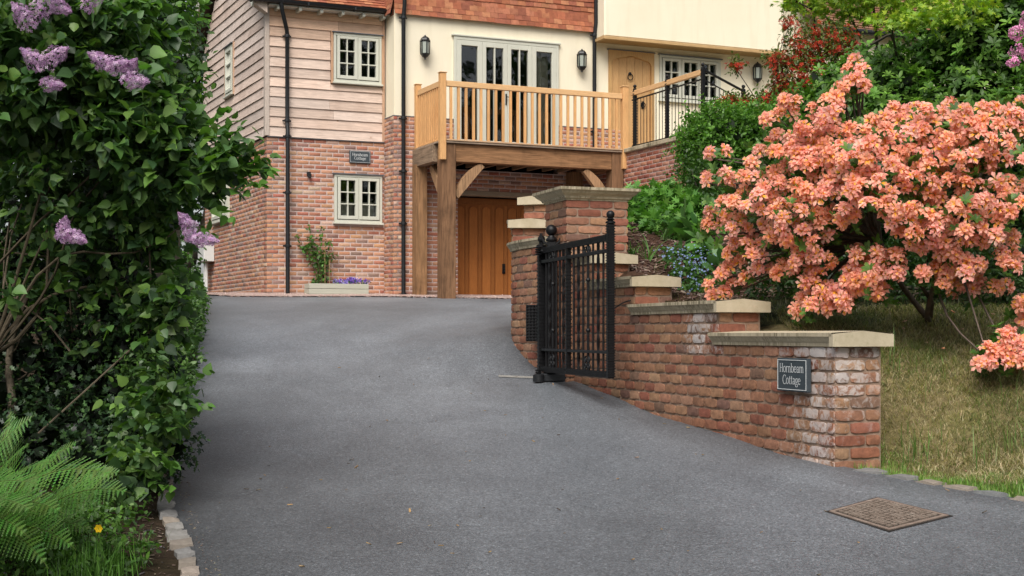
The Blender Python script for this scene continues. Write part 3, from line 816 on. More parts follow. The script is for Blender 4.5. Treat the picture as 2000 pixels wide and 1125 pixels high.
LP = Path([Vector(p) for p in [(-1.13, 5.1), (-1.20, 5.55), (-1.43, 6.35), (-1.66, 7.1), (-2.02, 8.6)]])
LPL = ['pinkish stone sett lying at the foot of the left bed', 'grey granite sett edging the left bed']
s = 0.05; i = 0
while s < 2.9:
    L_ = random.uniform(.16, .28); q = LP.at(s+L_/2); g = LP.tan(s+L_/2)
    sett(q.x-.02, q.y, math.atan2(g.y, g.x)+random.uniform(-.08, .08), L_*.96, random.uniform(.08, .115), 'granite setts edging the left flower bed', 'rough granite sett in the row edging the left flower bed', i); s += L_+.006; i += 1
RP = Path([Vector(p) for p in [(1.93, 8.36), (2.25, 7.9), (2.62, 7.4), (3.5, 6.72), (4.4, 5.95)]])
s = 0.02
while s < 3.3:
    L_ = random.uniform(.15, .24); q = RP.at(s+L_/2); g = RP.tan(s+L_/2)
    sett(q.x+.03, q.y+.03, math.atan2(g.y, g.x), L_*.97, .12, 'granite setts edging the right grass verge', 'flat grey granite sett in the row edging the right grass verge', i+50, .031); s += L_+.005; i += 1

# ================================================================== manhole cover
mo = Vector((1.535, 7.02)); mx_ = Vector((.30, .36)).normalized(); my_ = Vector((-mx_.y, mx_.x))
mh = MB(); S = .50; ang = math.atan2(.37, .35)
# corner left (1.535,7.02), far (1.87,7.40), right (2.11,6.95), near (1.70,6.52)
c0, c1, c2, c3 = [Vector(p) for p in ((1.525, 7.02), (1.86, 7.42), (2.08, 6.95), (1.69, 6.54))]
def bil(u, v, z): q = (c0.lerp(c1, u)).lerp(c3.lerp(c2, u), v); return Vector((q.x, q.y, road_z(q.x, q.y)+z))
MO = Vector((1.8, 6.97, road_z(1.8, 6.97)))
def slab(mb, u0, u1, v0, v1, z0, z1, c):
    vs = [bil(u0, v0, z0), bil(u1, v0, z0), bil(u1, v1, z0), bil(u0, v1, z0), bil(u0, v0, z1), bil(u1, v0, z1), bil(u1, v1, z1), bil(u0, v1, z1)]
    mb.add([v-MO for v in vs], [(3, 2, 1, 0), (4, 5, 6, 7), (0, 1, 5, 4), (1, 2, 6, 5), (2, 3, 7, 6), (3, 0, 4, 7)], c)
mr = empty('manhole_cover', MO, 0, 'square rusty cast iron manhole cover set cornerwise in the tarmac', 'manhole cover')
mb = MB(); 
slab(mb, -.035, 1.035, -.035, 1.035, -.03, .0035, (.16, .17, .18))
for (a, b, c_, d_) in ((0, 1, 0, .05), (0, 1, .95, 1), (0, .05, .05, .95), (.95, 1, .05, .95)): slab(mb, a, b, c_, d_, -.02, .007, (1.3, 1.25, 1.25))
mb.build('frame', M['cast'], mr)
mb = MB(); slab(mb, .06, .94, .06, .94, -.02, .001, (.28, .28, .30))
N = 5
for i in range(N):
    for j in range(N):
        u0 = .075+i*.86/N; v0 = .075+j*.86/N; w_ = .86/N
        if (i+j) % 2:
            for k in range(4): slab(mb, u0+.008, u0+w_-.008, v0+.008+k*w_/4, v0+.008+k*w_/4+w_*.14, .001, .010, (1.35, 1.35, 1.35))
        else:
            for k in range(2):
                for l in range(2): slab(mb, u0+.012+k*w_*.48, u0+.012+k*w_*.48+w_*.34, v0+.012+l*w_*.48, v0+.012+l*w_*.48+w_*.34, .001, .010, (1.2, 1.2, 1.2))
mb.build('lid', M['cast'], mr)
# ================================================================== house
HZ = .60
HROT = math.atan2(HU.y, HU.x)
HO = Vector((HC.x, HC.y, HZ))
house = empty('house', HO, HROT, 'brick and cream rendered cottage with larch boarding, hung clay tiles and garage under balcony', 'house')
def hf(px, py, yp=0.0):
    r = Vector(((px-HX)/F, 1.0)); d = (yp+HC.dot(HV))/r.dot(HV); q = r*d-HC
    return q.dot(HU), (HY-py)/F*d-HZ
def hs(px, py, xp=0.0):
    r = Vector(((px-HX)/F, 1.0)); d = (xp+HC.dot(HU))/r.dot(HU); q = r*d-HC
    return q.dot(HV), (HY-py)/F*d-HZ
def hw(x, y, z=0): q = HC+HU*x+HV*y; return Vector((q.x, q.y, z+HZ))
def hyx(px, y):  # local x on plane y
    return hf(px, 0, y)[0]
YF = -.5                                                      # plane of the rendered front
XR = 2.12                                                     # where it steps forward
ZB = hf(520, 267)[1]                                          # top of the brick storey
ZE = hf(520, 12)[1]                                           # eaves
rh = random.Random(9)
# ---- openings
def rectpx(pl, pr, pt, pb_, y):
    x0, z1 = hf(pl, pt, y); x1, _ = hf(pr, pt, y); _, z0 = hf(pl, pb_, y); return x0, x1, z0, z1
WL = rectpx(652, 745, 340, 434, 0.0)      # lower casement
WU = rectpx(650, 743, 64, 160, 0.0)       # upper casement
FD = rectpx(886, 1090, 70, 300, YF); FD = (FD[0], FD[1], hf(886, 300, YF)[1], FD[3])
ZD = hf(1040, 287, -1.75)[1]             # deck level
GD = (hyx(884, YF+.25), 5.62, -.05, hf(884, 374, YF)[1])
WD = rectpx(1189, 1277, 97, 285, YF)
TXQ = hyx(1221, -1.75)
WK = rectpx(1288, 1407, 107, 195, YF)
XJ = hyx(1532, YF-.42)                                 # right end of this front
ZP = hf(767, 226, YF)[1]                  # plinth top on rendered front
def spans(x0, x1, ops):
    def f(z):
        s = [(x0, x1)]
        for (a, b, c, d) in ops:
            if c-.02 < z < d+.02:
                s = [p for (u, v) in s for p in ((u, min(v, a)), (max(u, b), v)) if p[1]-p[0] > .01]
        return s
    return f
def body_rows(mb, T, sp, z0, z1, dz, thick, col=(1, 1, 1), mi=0, ops=()):
    """wall body split at the openings' heights"""
    zs = sorted(set([z0, z1]+[z for o in ops for z in (o[2], o[3]) if z0 < z < z1]))
    for a, b in zip(zs[:-1], zs[1:]):
        for (u, v) in sp((a+b)/2):
            p = [T(u, 0, a), T(v, 0, a), T(v, -thick, a), T(u, -thick, a), T(u, 0, b), T(v, 0, b), T(v, -thick, b), T(u, -thick, b)]
            mb.add(p, [(3, 2, 1, 0), (4, 5, 6, 7), (0, 1, 5, 4), (1, 2, 6, 5), (2, 3, 7, 6), (3, 0, 4, 7)], col, mi)
def plane_front(y): return lambda s, o, z: Vector((s, y-o, z))
def plane_left(x): return lambda s, o, z: Vector((x-o, s, z))   # faces -x, s = local y
def plane_right(x): return lambda s, o, z: Vector((x+o, s, z))
mb = MB(); W_OPS = [WL]
CZH = .0743
def rows_for(z1, z0): return int((z1-z0)/CZH)+1
def bwall(T, x0, x1, ops, z1, z0=-.12, off=0, thick=.2, bl=.199):
    sp = spans(x0, x1, ops)
    body_rows(mb, T, sp, z0, z1, CZH, thick, mi=1, ops=ops)
    lay(mb, T, sp, z1, rows_for(z1, z0), PAL_NEW, cz=CZH, out=.0045, dep=.005, off=off, rnd=rh, bl=bl, jt=.0155)
bwall(plane_front(0), 0.0, XR, [WL], ZB)
bwall(plane_left(0), -.0, 4.9, [(hs(446, 0)[0]-.12, hs(420, 0)[0]+.1, 1.55, 2.45)], ZB, off=.1)
bwall(plane_left(XR), YF, -.0, [], ZP+.0, off=.1)
bwall(plane_front(YF), XR, TXQ+.7, [(FD[0], FD[1], ZD-.3, 9), GD], ZP, off=.06)
mb.build('brick_wall', [M['brick_house'], M['mortar_house']], house, smooth=50)
# under the balcony the wall behind goes back to the garage door
mb = MB()
for xx in (GD[0]-.001, GD[1]+.001):
    mb.box((xx-.002, YF+.005, 0), (xx+.002, YF+.25, GD[3]))
# rendered walls
mb = MB()
def rbody(T, x0, x1, ops, z0, z1, thick=.2):
    body_rows(mb, T, spans(x0, x1, ops), z0, z1, 0, thick, mi=0, ops=ops)
ZTL = hf(767, 27, YF)[1]                  # bottom of the hung tiles
mb2 = MB()
T = plane_front(YF+.02)
body_rows(mb, T, spans(XR+.03, WD[0]-.08, [FD, WD]), ZP+.003, ZTL+.25, 0, .2, ops=[FD, WD])
ZJ = hf(1183, 71, YF-.42)[1]
body_rows(mb, T, spans(WD[0]-.079, XJ, [WD, WK]), ZD-.3, ZJ+.1, 0, .2, ops=[WD, WK])
mb.box((XR+.022, YF+.03, ZP+.003), (XR+.2, .15, ZTL+.25))
mb.build('rendered_wall', M['render'], house)
mb = MB()
XJ0 = hyx(1181, YF-.42)
ZJT = 8.2
mb.cbox((XJ0, YF-.42, ZJ), (XJ, YF+.3, ZJT), .03); mb.build('jettied_wall', M['render'], house, smooth=60)
mb = MB(); mb.cbox((XJ0-.03, YF-.45, ZJ-.05), (XJ+.01, YF-.40, ZJ+.004), .006, (.50, .33, .16)); mb.cbox((XJ0-.03, YF-.399, ZJ-.05), (XJ0+.03, YF+.02, ZJ+.004), .006, (.50, .33, .16))
mb.box((XJ0+.031, YF-.399, ZJ-.03), (XJ, YF+.02, ZJ-.004), (.42, .27, .12))
mb.build('jetty_fascia', M['oak_x'], house)
# lead strips
for A_, B_ in (((0, -.03, ZB+.001), (XR, .0, ZB+.02)), ((XR-.01, YF-.0121, ZP+.001), (XR+.02, -.0, ZP+.013)), ((XR+.021, YF-.012, ZP+.001), (FD[0], YF+.02, ZP+.012)), ((FD[1], YF-.012, ZP+.001), (WD[0], YF+.02, ZP+.012))):
    mb = MB(); mb.box(A_, B_); mb.build('lead_strip', M['lead'], house)
# ---- weatherboards
BP = .172
def boards(T, length, ops, z0, z1, clip=None, name='weatherboard', mat='board', tint=(1, 1, 1)):
    mb = MB(); n = int((z1-z0)/BP)+1
    for r in range(n):
        a = z0+r*BP; b = a+BP+.02
        s_end = length; s_beg = 0
        if clip: s_beg, s_end = clip(a+.1)
        if s_end-s_beg < .1: continue
        pcs = [(u, v, a, b) for (u, v) in spans(s_beg, s_end, ops)(a+BP*.5)]
        for (o0, o1, o2, o3) in ops:
            if o2-.02 < a+BP*.5 < o3+.02:
                if a < o2-.015: pcs.append((o0, o1, a, o2))
                if a+BP > o3+.015: pcs.append((o0, o1, o3, b))
        for (u, v, a, b) in pcs:
            cuts = [u]; x = u+rh.uniform(.9, 3.2)
            while x < v-.5: cuts.append(x); x += rh.uniform(1.8, 3.4)
            cuts.append(v)
            for c0_, c1_ in zip(cuts[:-1], cuts[1:]):
                k = rh.uniform(.82, 1.12); q = rh.uniform(0, 1)
                top = sst(z1-1.0, z1, np.array(a)); 
                base = (np.array((.68, .51, .41))*(1-q*.6)+np.array((.64, .55, .49))*q*.6)
                if mat == 'board': base = base*(1-float(top)*.8)+np.array((.64, .37, .20))*float(top)*.8
                else: base = base*.98+np.array((.01, .02, .03))
                col = tuple(base*k*np.array(tint)); wv = rh.uniform(-.004, .004)
                n_ = max(2, int((c1_-c0_)/.25)); vs = []
                for i in range(n_+1):
                    s = c0_+.002+(c1_-c0_-.004)*i/n_; w_ = wv*math.sin(i*.9+r)
                    for (o, z) in ((-.005, a), (.038+w_, a-.006+w_*.6), (.034+w_, a+.012+w_*.6), (.012, b)): vs.append(T(s, o, z))
                fs = [(i*4+j, i*4+j+1, (i+1)*4+j+1, (i+1)*4+j) for i in range(n_) for j in range(3)]+[(0, 1, 2, 3), tuple(n_*4+j for j in (3, 2, 1, 0))]
                mb.add(vs, fs, col)
    return mb.build(name, M[mat], house)
mbw = MB(); body_rows(mbw, plane_front(.0), spans(0, XR, [WU]), ZB+.002, ZE+.2, 0, .2, ops=[WU])
SW = (hs(459, 0)[0], hs(444, 0)[0], hs(444, 191)[1], hs(444, 96)[1])   # side window
GAB = 4.95; PIT = math.tan(R(40)); ZR = ZE+.1
body_rows(mbw, plane_left(.0), spans(0, GAB, [SW]), ZB+.002, ZE, 0, .2, ops=[SW])
mbw.add([(0, 0, ZE), (0, GAB, ZE), (0, GAB/2, ZE+GAB/2*PIT), (.2, 0, ZE), (.2, GAB, ZE), (.2, GAB/2, ZE+GAB/2*PIT)], [(0, 1, 2), (3, 5, 4), (0, 2, 5, 3), (1, 4, 5, 2)])
mbw.build('board_backing', M['room'], house)
boards(plane_front(.0), XR-.02, [(WU[0]-.05, WU[1]+.05, WU[2]-.04, WU[3]+.04)], ZB+.02, ZE+.05)
boards(plane_left(.0), GAB, [(SW[0]-.06, SW[1]+.06, SW[2]-.04, SW[3]+.04)], ZB+.02, ZE+GAB/2*PIT-.15,
       clip=lambda z: (0.0, GAB) if z < ZE else ((z-ZE)/PIT, GAB-(z-ZE)/PIT), mat='board_side')
mb = MB(); mb.cbox((-.042, -.045, ZB+.02), (.035, .06, ZE+.1), .004, (.50, .42, .36)); mb.build('corner_board', M['oak_z'], house)
mb = MB(); mb.cbox((XR-.05, -.04, ZB+.02), (XR, 0, ZE), .004, (.48, .30, .2)); mb.build('corner_board', M['oak_z'], house)
# ---- roofs with individual plain tiles
TP = [(.40, .145, .075), (.36, .12, .065), (.42, .165, .085), (.32, .11, .062), (.40, .155, .09), (.30, .105, .065), (.44, .19, .10)]
def tile_field(mb, O, U, S, N, w, n_rows, gauge=.093, width=.158, length=.17, edge=None, base=0, kick=0, tone=(1, 1, 1)):
    """O bottom-left corner, U along the eaves, S up the slope, N outward"""
    for r in range(n_rows):
        k0, k1 = (0, w) if edge is None else edge(r*gauge)
        x = k0-(width/2 if r % 2 else 0)
        while x < k1-.01:
            a, b = max(x, k0)+.0015, min(x+width, k1)-.0015; x += width
            if b-a < .02: continue
            c = rh.choice(TP); q = rh.uniform(.85, 1.15); c = tuple(v*q*tn for v, tn in zip(c, tone))
            t = .011; dz = rh.uniform(-.004, .004); lift = rh.uniform(.0, .004); kk = kick*max(0, 1-r/3)
            o = O+S*(r*gauge+dz)
            nl, nh = .030+lift+kk, .006+kk*.6
            sg = rh.uniform(.0, .004)
            pts = []
            for (u, s, nn) in ((a, 0, nl), (b, 0, nl+rh.uniform(-.002, .002)), (b, length, nh), (a, length, nh)):
                for tt in (0, t): pts.append(o+U*u+S*s+N*(nn+tt-t))
            m_ = o+U*((a+b)/2)+S*0+N*(nl+sg)
            vs = [pts[0], pts[2], pts[4], pts[6], pts[1], pts[3], pts[5], pts[7]]
            mb.add(vs, [(3, 2, 1, 0), (4, 5, 6, 7), (0, 1, 5, 4), (1, 2, 6, 5), (3, 0, 4, 7)], c)
X_, Y_, Z_ = Vector((1, 0, 0)), Vector((0, 1, 0)), Vector((0, 0, 1))
cs, sn = math.cos(math.atan(PIT)), math.sin(math.atan(PIT))
mb = MB(); OV = .28
S1 = Vector((0, cs, sn)); N1 = Vector((0, -sn, cs)); O1 = Vector((-OV, -.26, ZE+.07)); SL = (GAB/2+.26)/cs
tile_field(mb, O1, X_, S1, N1, XR+OV, int(SL/.093))
S2 = Vector((0, -cs, sn)); N2 = Vector((0, sn, cs)); O2 = Vector((XR+2, GAB+.26, ZE+.07))
tile_field(mb, O2, -X_, S2, N2, XR+OV+2, int(SL/.093))
mb.box((-.22, 0, 0), (XR, SL, .02), (.1, .07, .05), M=Matrix.Translation(O1+Vector((OV, 0, 0))-N1*.03) @ Matrix.Rotation(math.atan(PIT), 4, 'X'))
mb.box((-.22, -SL, 0), (XR+2, 0, .02), (.1, .07, .05), M=Matrix.Translation(Vector((0, GAB+.26, ZE+.07))-N2*.03) @ Matrix.Rotation(-math.atan(PIT), 4, 'X'))
rf = mb.build('side_roof', M['tile'], house)
mb = MB(); SO = Vector((XR, YF+.02, ZTL)); 
tile_field(mb, SO, X_, Z_, Vector((0, -1, 0)), hyx(1183, YF)-XR, 30, kick=.06)
tile_field(mb, Vector((XR, .1, ZTL)), Vector((0, -1, 0)), Z_, Vector((-1, 0, 0)), .64, 30, kick=.06)
mb.box((XR+.02, YF+.04, ZTL+.0), (hyx(1183, YF), YF+.24, 8.2), (.3, .12, .07))
mb.build('hung_tiles', M['tile'], house)
mb = MB(); mb.box((XR-.6, YF-.5, 8.2), (XJ+.6, 7, 8.26), (.2, .09, .05)); 
S3 = Vector((0, .7, .714)); N3 = Vector((0, -.714, .7)); tile_field(mb, Vector((XR-.5, YF-.8, 8.22)), X_, S3, N3, XJ-XR+.8, 10, gauge=.3, width=.4, length=.4)
mb.build('main_roof', M['tile'], house)
# shell behind, so that the building is a solid block
mb = MB(); mb.box((.35, .6, 0), (XR-.02, GAB-.1, ZE)); mb.box((XR+.2, 1.2, 0), (XJ, 7, 8.15)); mb.box((XR, .8, ZB), (XR+.2, 5, 8.15)); mb.box((0.1, GAB-.15, 0), (XR, GAB, ZE))
mb.build('inner_shell', M['room'], house)
# bargeboards
for (sgn, Y0) in ((1, -.26), (-1, GAB+.26)):
    mb = MB(); A = Vector((-OV-.02, Y0, ZE+.06)); S = Vector((0, sgn*cs, sn)); Nn = Vector((0, -sgn*sn, cs))
    for (d0, d1, o0, o1) in ((-.16, -.02, 0, .03), (-.05, .01, -.012, .0)):
        vs = []
        for e in (0, SL):
            for (n_, x_) in ((d0, o0), (d1, o0), (d1, o1), (d0, o1)):
                q = A+S*e+Nn*n_; vs.append((A.x+x_, q.y, q.z))
        mb.add(vs, [(0, 1, 2, 3), (7, 6, 5, 4), (0, 4, 5, 1), (1, 5, 6, 2), (2, 6, 7, 3), (3, 7, 4, 0)])
    mb.build('bargeboard', M['paint'], house)
mb = MB()
for sgn, Y0 in ((1, -.26), (-1, GAB+.26)):
    A = Vector((-OV+.01, Y0, ZE+.04)); S = Vector((0, sgn*cs, sn)); vs = []
    for e in (0, SL):
        q = A+S*e; vs += [(q.x, q.y, q.z), (-.03, q.y, q.z)]
    mb.add(vs, [(0, 1, 3, 2)], (.5, .30, .15))
mb.box((-.02, -.24, ZE-.02), (XR, -.0, ZE+.0), (.62, .60, .54)); mb.build('soffit', M['oak_y'], house)
for i in range(6): x = .12+i*.38; mb = MB(); mb.cbox((x, -.25, ZE-.08), (x+.05, -.02, ZE-.02), .003); mb.build('rafter_end', M['paint'], house)
mb = MB(); mb.prism([(-.28, ZE+.06), (-.28, ZE-.02), (-.05, ZE-.16), (-.05, ZE+.06)], -.23, -.04, (.62, .5, .42)); mb.build('box_end', M['oak_z'], house)
# ---- gutter and drainpipes
def gutter(a, b, r, name='gutter'):
    mb = MB(); n = 10; vs = []
    for p in (a, b):
        for rr in (r, r-.008):
            for j in range(n+1):
                an = math.pi+math.pi*j/n; vs.append((p[0], p[1]+rr*math.cos(an), p[2]+rr*math.sin(an)))
    m = n+1; fs = []
    for j in range(n): fs += [(j, j+1, 2*m+j+1, 2*m+j), (m+j, 3*m+j, 3*m+j+1, m+j+1), (j, m+j, m+j+1, j+1), (2*m+j, 2*m+j+1, 3*m+j+1, 3*m+j)]
    mb.add(vs, fs)
    for x in (a[0]+.02, a[0]+1.0, b[0]-.7, b[0]-.03): mb.cbox((x-.02, a[1]-r-.01, a[2]-r-.012), (x+.02, a[1]+r+.01, a[2]-r*.2), .01)
    mb.box((a[0]-.01, a[1]-r, a[2]-r), (a[0], a[1]+r, a[2])); 
    return mb.build(name, M['black'], house, smooth=40)
gutter((-.36, -.30, ZE+.06), (XR+.06, -.30, ZE+.06), .058)
def pipe(pts, collars, r=.036, holder=True):
    mb = MB(); mb.tube(pts, r, 14); o = mb.build('drainpipe', M['black'], house, smooth=50)
    for (x, y, z) in collars:
        mb = MB(); mb.lathe([(r+.003, -.03), (r+.012, -.026), (r+.014, -.005), (r+.012, .02), (r+.003, .024)], (x, y, z), 14)
        mb.cbox((x-.075, y+r*.5, z-.018), (x+.075, y+r+.012, z+.012), .004)
        mb.build('collar', M['black'], o, smooth=50)
    return o
yp = -.10
g0 = hf(549, 22, -.3); k1 = hf(551, 40, -.28); k2 = hf(561, 58, yp); b_ = hf(556, 580, yp)
pp = [(g0[0], -.30, ZE+.02), (k1[0], -.29, ZE-.12), (k2[0]-.02, -.14, ZE-.40), (k2[0], yp, ZE-.48)]
z2 = hf(557, 243, yp)[1]; xx = k2[0]
pipe(pp+[(xx, yp, z2+.08), (xx, yp, z2), (xx, yp-.03, z2-.10), (xx, yp-.03, z2-.3), (xx, yp-.03, -.02)],
     [(xx, yp, ZE-.50), (xx, yp, z2+.07), (xx, yp-.03, z2-.20), (xx, yp-.03, hf(556, 376, yp)[1]), (xx, yp-.03, hf(556, 480, yp)[1])])
x1 = hyx(788, YF-.07); 
pipe([(x1, YF-.13, 8), (x1, YF-.13, ZTL+.15), (x1, YF-.07, ZTL-.05), (x1, YF-.07, -.02)],
     [(x1, YF-.075, hf(790, z, YF)[1]) for z in (36, 232, 335, 437, 575)])
x2 = hyx(1161, YF-.07)
pipe([(x2, YF-.13, 8), (x2, YF-.13, ZTL+.15), (x2, YF-.07, ZTL-.10), (x2, YF-.07, ZD)], [(x2, YF-.075, hf(1161, z, YF)[1]) for z in (70, 258)])
# ---- windows
def win(name, x0, x1, z0, z1, y, lights, cols, rows, side=None, deep=.05, label=None):
    """painted timber casement in the wall plane y (front) or x=side"""
    def Tf(s, o, z): return (s, y-o, z) if side is None else (side-o, s, z)
    mb = MB()
    def bar(a, b, c, d, o0, o1, ch=.003):
        p, q = Tf(a, o0, c), Tf(b, o1, d); mb.cbox(p, q, ch)
    fw = .045; bar(x0, x1, z0, z0+fw, -.04, deep); bar(x0, x1, z1-fw, z1, -.04, deep); bar(x0, x0+fw, z0+fw, z1-fw, -.04, deep-.002); bar(x1-fw, x1, z0+fw, z1-fw, -.04, deep-.002)
    iw = (x1-x0-fw*2)/lights; panes = []
    for i in range(lights):
        a = x0+fw+i*iw; b = a+iw
        if i: bar(a-.014, a+.014, z0+fw, z1-fw, -.04, deep-.004)
        g = .012; sw = .05
        bar(a+g, a+g+sw, z0+fw+.012, z1-fw-.008, -.03, deep+.014); bar(b-g-sw, b-g, z0+fw+.012, z1-fw-.008, -.03, deep+.014)
        bar(a+g+sw, b-g-sw, z1-fw-.008-sw, z1-fw-.008, -.03, deep+.012); bar(a+g+sw, b-g-sw, z0+fw+.012, z0+fw+.012+sw+.01, -.03, deep+.012)
        pa_, pb2, pc, pd = a+g+sw, b-g-sw, z0+fw+.022+sw, z1-fw-.008-sw
        for j in range(1, cols): xx_ = pa_+(pb2-pa_)*j/cols; bar(xx_-.010, xx_+.010, pc, pd, -.01, deep+.006)
        for j in range(1, rows): zz_ = pc+(pd-pc)*j/rows; bar(pa_, pb2, zz_-.010, zz_+.010, -.008, deep+.004)
        panes.append((pa_, pb2, pc, pd))
    o = mb.build(name, M['paint'], house)
    if label: o['label'] = label
    mb = MB()
    for (a, b, c, d) in panes: mb.add([Tf(a, .012, c), Tf(b, .012, c), Tf(b, .012, d), Tf(a, .012, d)], [(0, 1, 2, 3)])
    mb.build('pane', M['glass'], o)
    mb = MB(); p, q = Tf(x0-.02, -.02, z0-.03), Tf(x1+.02, deep+.035, z0-.001); mb.cbox(p, q, .004); mb.build('sill', M['paint'], o)
    mb = MB(); p, q = Tf(x0-.03, -.02, z1+.002), Tf(x1+.03, deep+.03, z1+.018); mb.cbox(p, q, .003); mb.build('head_flashing', M['lead'], o)
    # a dim room behind the glass
    mb = MB(); a, b = Tf(x0, -.5, z0), Tf(x1, -.5, z1)
    mb.add([Tf(x0, -.5, z0), Tf(x1, -.5, z0), Tf(x1, -.5, z1), Tf(x0, -.5, z1), Tf(x0, -.05, z0), Tf(x1, -.05, z0), Tf(x1, -.05, z1), Tf(x0, -.05, z1)], [(0, 1, 2, 3), (0, 4, 5, 1), (1, 5, 6, 2), (2, 6, 7, 3), (3, 7, 4, 0)])
    mb.build('reveal', M['room'], o)
    return o, panes
wl, pl_ = win('window', *WL[:2], WL[2], WL[3], 0, 2, 2, 3)
wu, _ = win('window', *WU[:2], WU[2], WU[3], -.02, 2, 2, 3)
mb = MB()
for (a, b, c, d) in ((WU[0]-.045, WU[0]-.003, WU[2]-.03, WU[3]+.02), (WU[1]+.003, WU[1]+.045, WU[2]-.03, WU[3]+.02)): mb.cbox((a, -.05, c), (b, 0, d), .003, (.52, .32, .2))
for (a, b, c, d) in ((SW[0]-.06, SW[0]-.003, SW[2]-.03, SW[3]+.02), (SW[1]+.003, SW[1]+.06, SW[2]-.03, SW[3]+.02)): mb.cbox((-.05, a, c), (0, b, d), .003, (.54, .36, .25))
mb.build('window_lining', M['oak_z'], house)
wsd, _ = win('window', SW[0], SW[1], SW[2], SW[3], 0, 1, 1, 3, side=0.0)
ws2, _ = win('window', hs(446, 0)[0]-.12, hs(420, 0)[0]+.1, 1.55, 2.45, 0, 2, 2, 3, side=0.0)
wk, _ = win('window', WK[0], WK[1], WK[2], WK[3], YF+.03, 3, 2, 3)
mb = MB(); a, b, c, d = pl_[1]
for p in pl_:
    mb.box((p[0]-.02, .12, p[2]), (p[1]+.02, .13, p[2]+(p[3]-p[2])*.42)); 
mb.build('net_curtain', M['curtain'], wl)
# french doors
x0, x1, z0, z1 = FD; y = YF+.02
mb = MB(); mb.cbox((x0, y-.05, z1-.06), (x1, y+.05, z1), .004); mb.cbox((x0, y-.05, z0), (x0+.05, y+.05, z1-.06), .004); mb.cbox((x1-.05, y-.05, z0), (x1, y+.05, z1-.06), .004)
mb.cbox((x0-.04, y-.07, z1+.001), (x1+.04, y+.01, z1+.03), .004)
panes = []; iw = (x1-x0-.1)/4
fdo = mb.build('french_window', M['paint'], house)
for i in range(4):
    mb = MB(); a = x0+.05+i*iw+.002; b = a+iw-.004; sw = .085 if i in (0, 3) else .075; yo = y-.055
    mb.cbox((a, yo, z0+.01), (a+sw, y+.03, z1-.065), .004); mb.cbox((b-sw, yo, z0+.01), (b, y+.03, z1-.065), .004)
    mb.cbox((a+sw, yo+.002, z1-.065-.09), (b-sw, y+.03, z1-.065), .004); mb.cbox((a+sw, yo+.002, z0+.01), (b-sw, y+.03, z0+.26), .004)
    if i in (1, 2): mb.cbox(((a+b)/2-.012, yo+.004, z0+.26), ((a+b)/2+.012, y+.02, z1-.155), .003)
    mb.build('door_leaf', M['paint'], fdo); panes.append((a+sw, b-sw, z0+.26, z1-.155))
mb = MB()
for (a, b, c, d) in panes: mb.add([(a, y-.01, c), (b, y-.01, c), (b, y-.01, d), (a, y-.01, d)], [(0, 1, 2, 3)])
mb.build('pane', M['glass'], fdo)
mb = MB(); mb.add([(x0, y+.9, z0), (x1, y+.9, z0), (x1, y+.9, z1), (x0, y+.9, z1), (x0, y+.06, z0), (x1, y+.06, z0), (x1, y+.06, z1), (x0, y+.06, z1)], [(0, 1, 2, 3), (0, 4, 5, 1), (1, 5, 6, 2), (2, 6, 7, 3), (3, 7, 4, 0)])
mb.build('reveal', M['room'], fdo)
mb = MB(); a, b, c, d = panes[3]; n = 26; vs = []
for i in range(n+1):
    xx_ = a+.04+(b-a-.02)*i/n; yy_ = y+.16+.03*math.sin(i*1.5)
    vs += [(xx_, yy_, c), (xx_, yy_, d+.05)]
mb.add(vs, [(i*2, i*2+2, i*2+3, i*2+1) for i in range(n)]); mb.build('curtain', M['curtain'], fdo, smooth=80)
mb = MB(); xm_ = x0+.05+2*iw-.03; zh = z0+1.02; mb.cbox((xm_-.012, y-.075, zh-.1), (xm_+.012, y-.055, zh+.1), .004); mb.tube([(xm_, y-.075, zh+.04), (xm_, y-.10, zh+.04), (xm_+.1, y-.10, zh+.035)], .008, 6)
mb.build('handle', M['iron'], fdo)
# front door
x0, x1, z0, z1 = WD; y = YF+.03
mb = MB(); xi0, xi1 = x0+.06, x1-.06; zi = z1-.08; xm_ = (xi0+xi1)/2; sp_ = zi-.13
oak = (.52, .315, .135)
head = [(x0, z1), (x0, z0)]; arch = [(xi0, z0), (xi0, sp_-.04), (xi0+.03, sp_+.02), (xi0+.10, sp_+.055), (xm_, zi), (xi1-.10, sp_+.055), (xi1-.03, sp_+.02), (xi1, sp_-.04), (xi1, z0)]
outer = [(x0, z0), (x0, sp_-.04), (x0, sp_+.02), (x0, z1), (xm_, z1), (x1, z1), (x1, sp_+.02), (x1, sp_-.04), (x1, z0)]
for i in range(8):
    mb.prism([outer[i], outer[i+1], arch[i+1], arch[i]], y-.05, y+.05, oak)
do = mb.build('front_door', M['oak_z'], house); do['label'] = 'light oak front door with Tudor arch frame and iron ring knocker'
mb = MB(); n = 5
for i in range(n):
    a = xi0+(xi1-xi0)*i/n; b = xi0+(xi1-xi0)*(i+1)/n; q = rh.uniform(.92, 1.08)
    mb.cbox((a+.002, y-.005, z0), (b-.002, y+.03, z1-.09), .005, (.56*q, .335*q, .15*q))
mb.build('plank_panel', M['oak_z'], do)
mb = MB(); xk, zk = hf(1231, 150, YF); 
for kz in (zk,):
    mb.lathe([(.03, 0), (.028, .02), (.01, .03)], n=12, M=Matrix.Translation((xk, y-.01, kz+.06)) @ Matrix.Rotation(R(90), 4, 'X'))
    pts = [(xk+.055*math.sin(t), y-.035, kz-.0+.055*math.cos(t)-.005) for t in [i*2*math.pi/20 for i in range(21)]]; mb.tube(pts, .009, 6)
mb.build('ring_knocker', M['iron'], do)
mb = MB(); xk, zk = hf(1256, 205, YF)
mb.cbox((xk-.02, y-.02, zk-.07), (xk+.02, y-.004, zk+.07), .004)
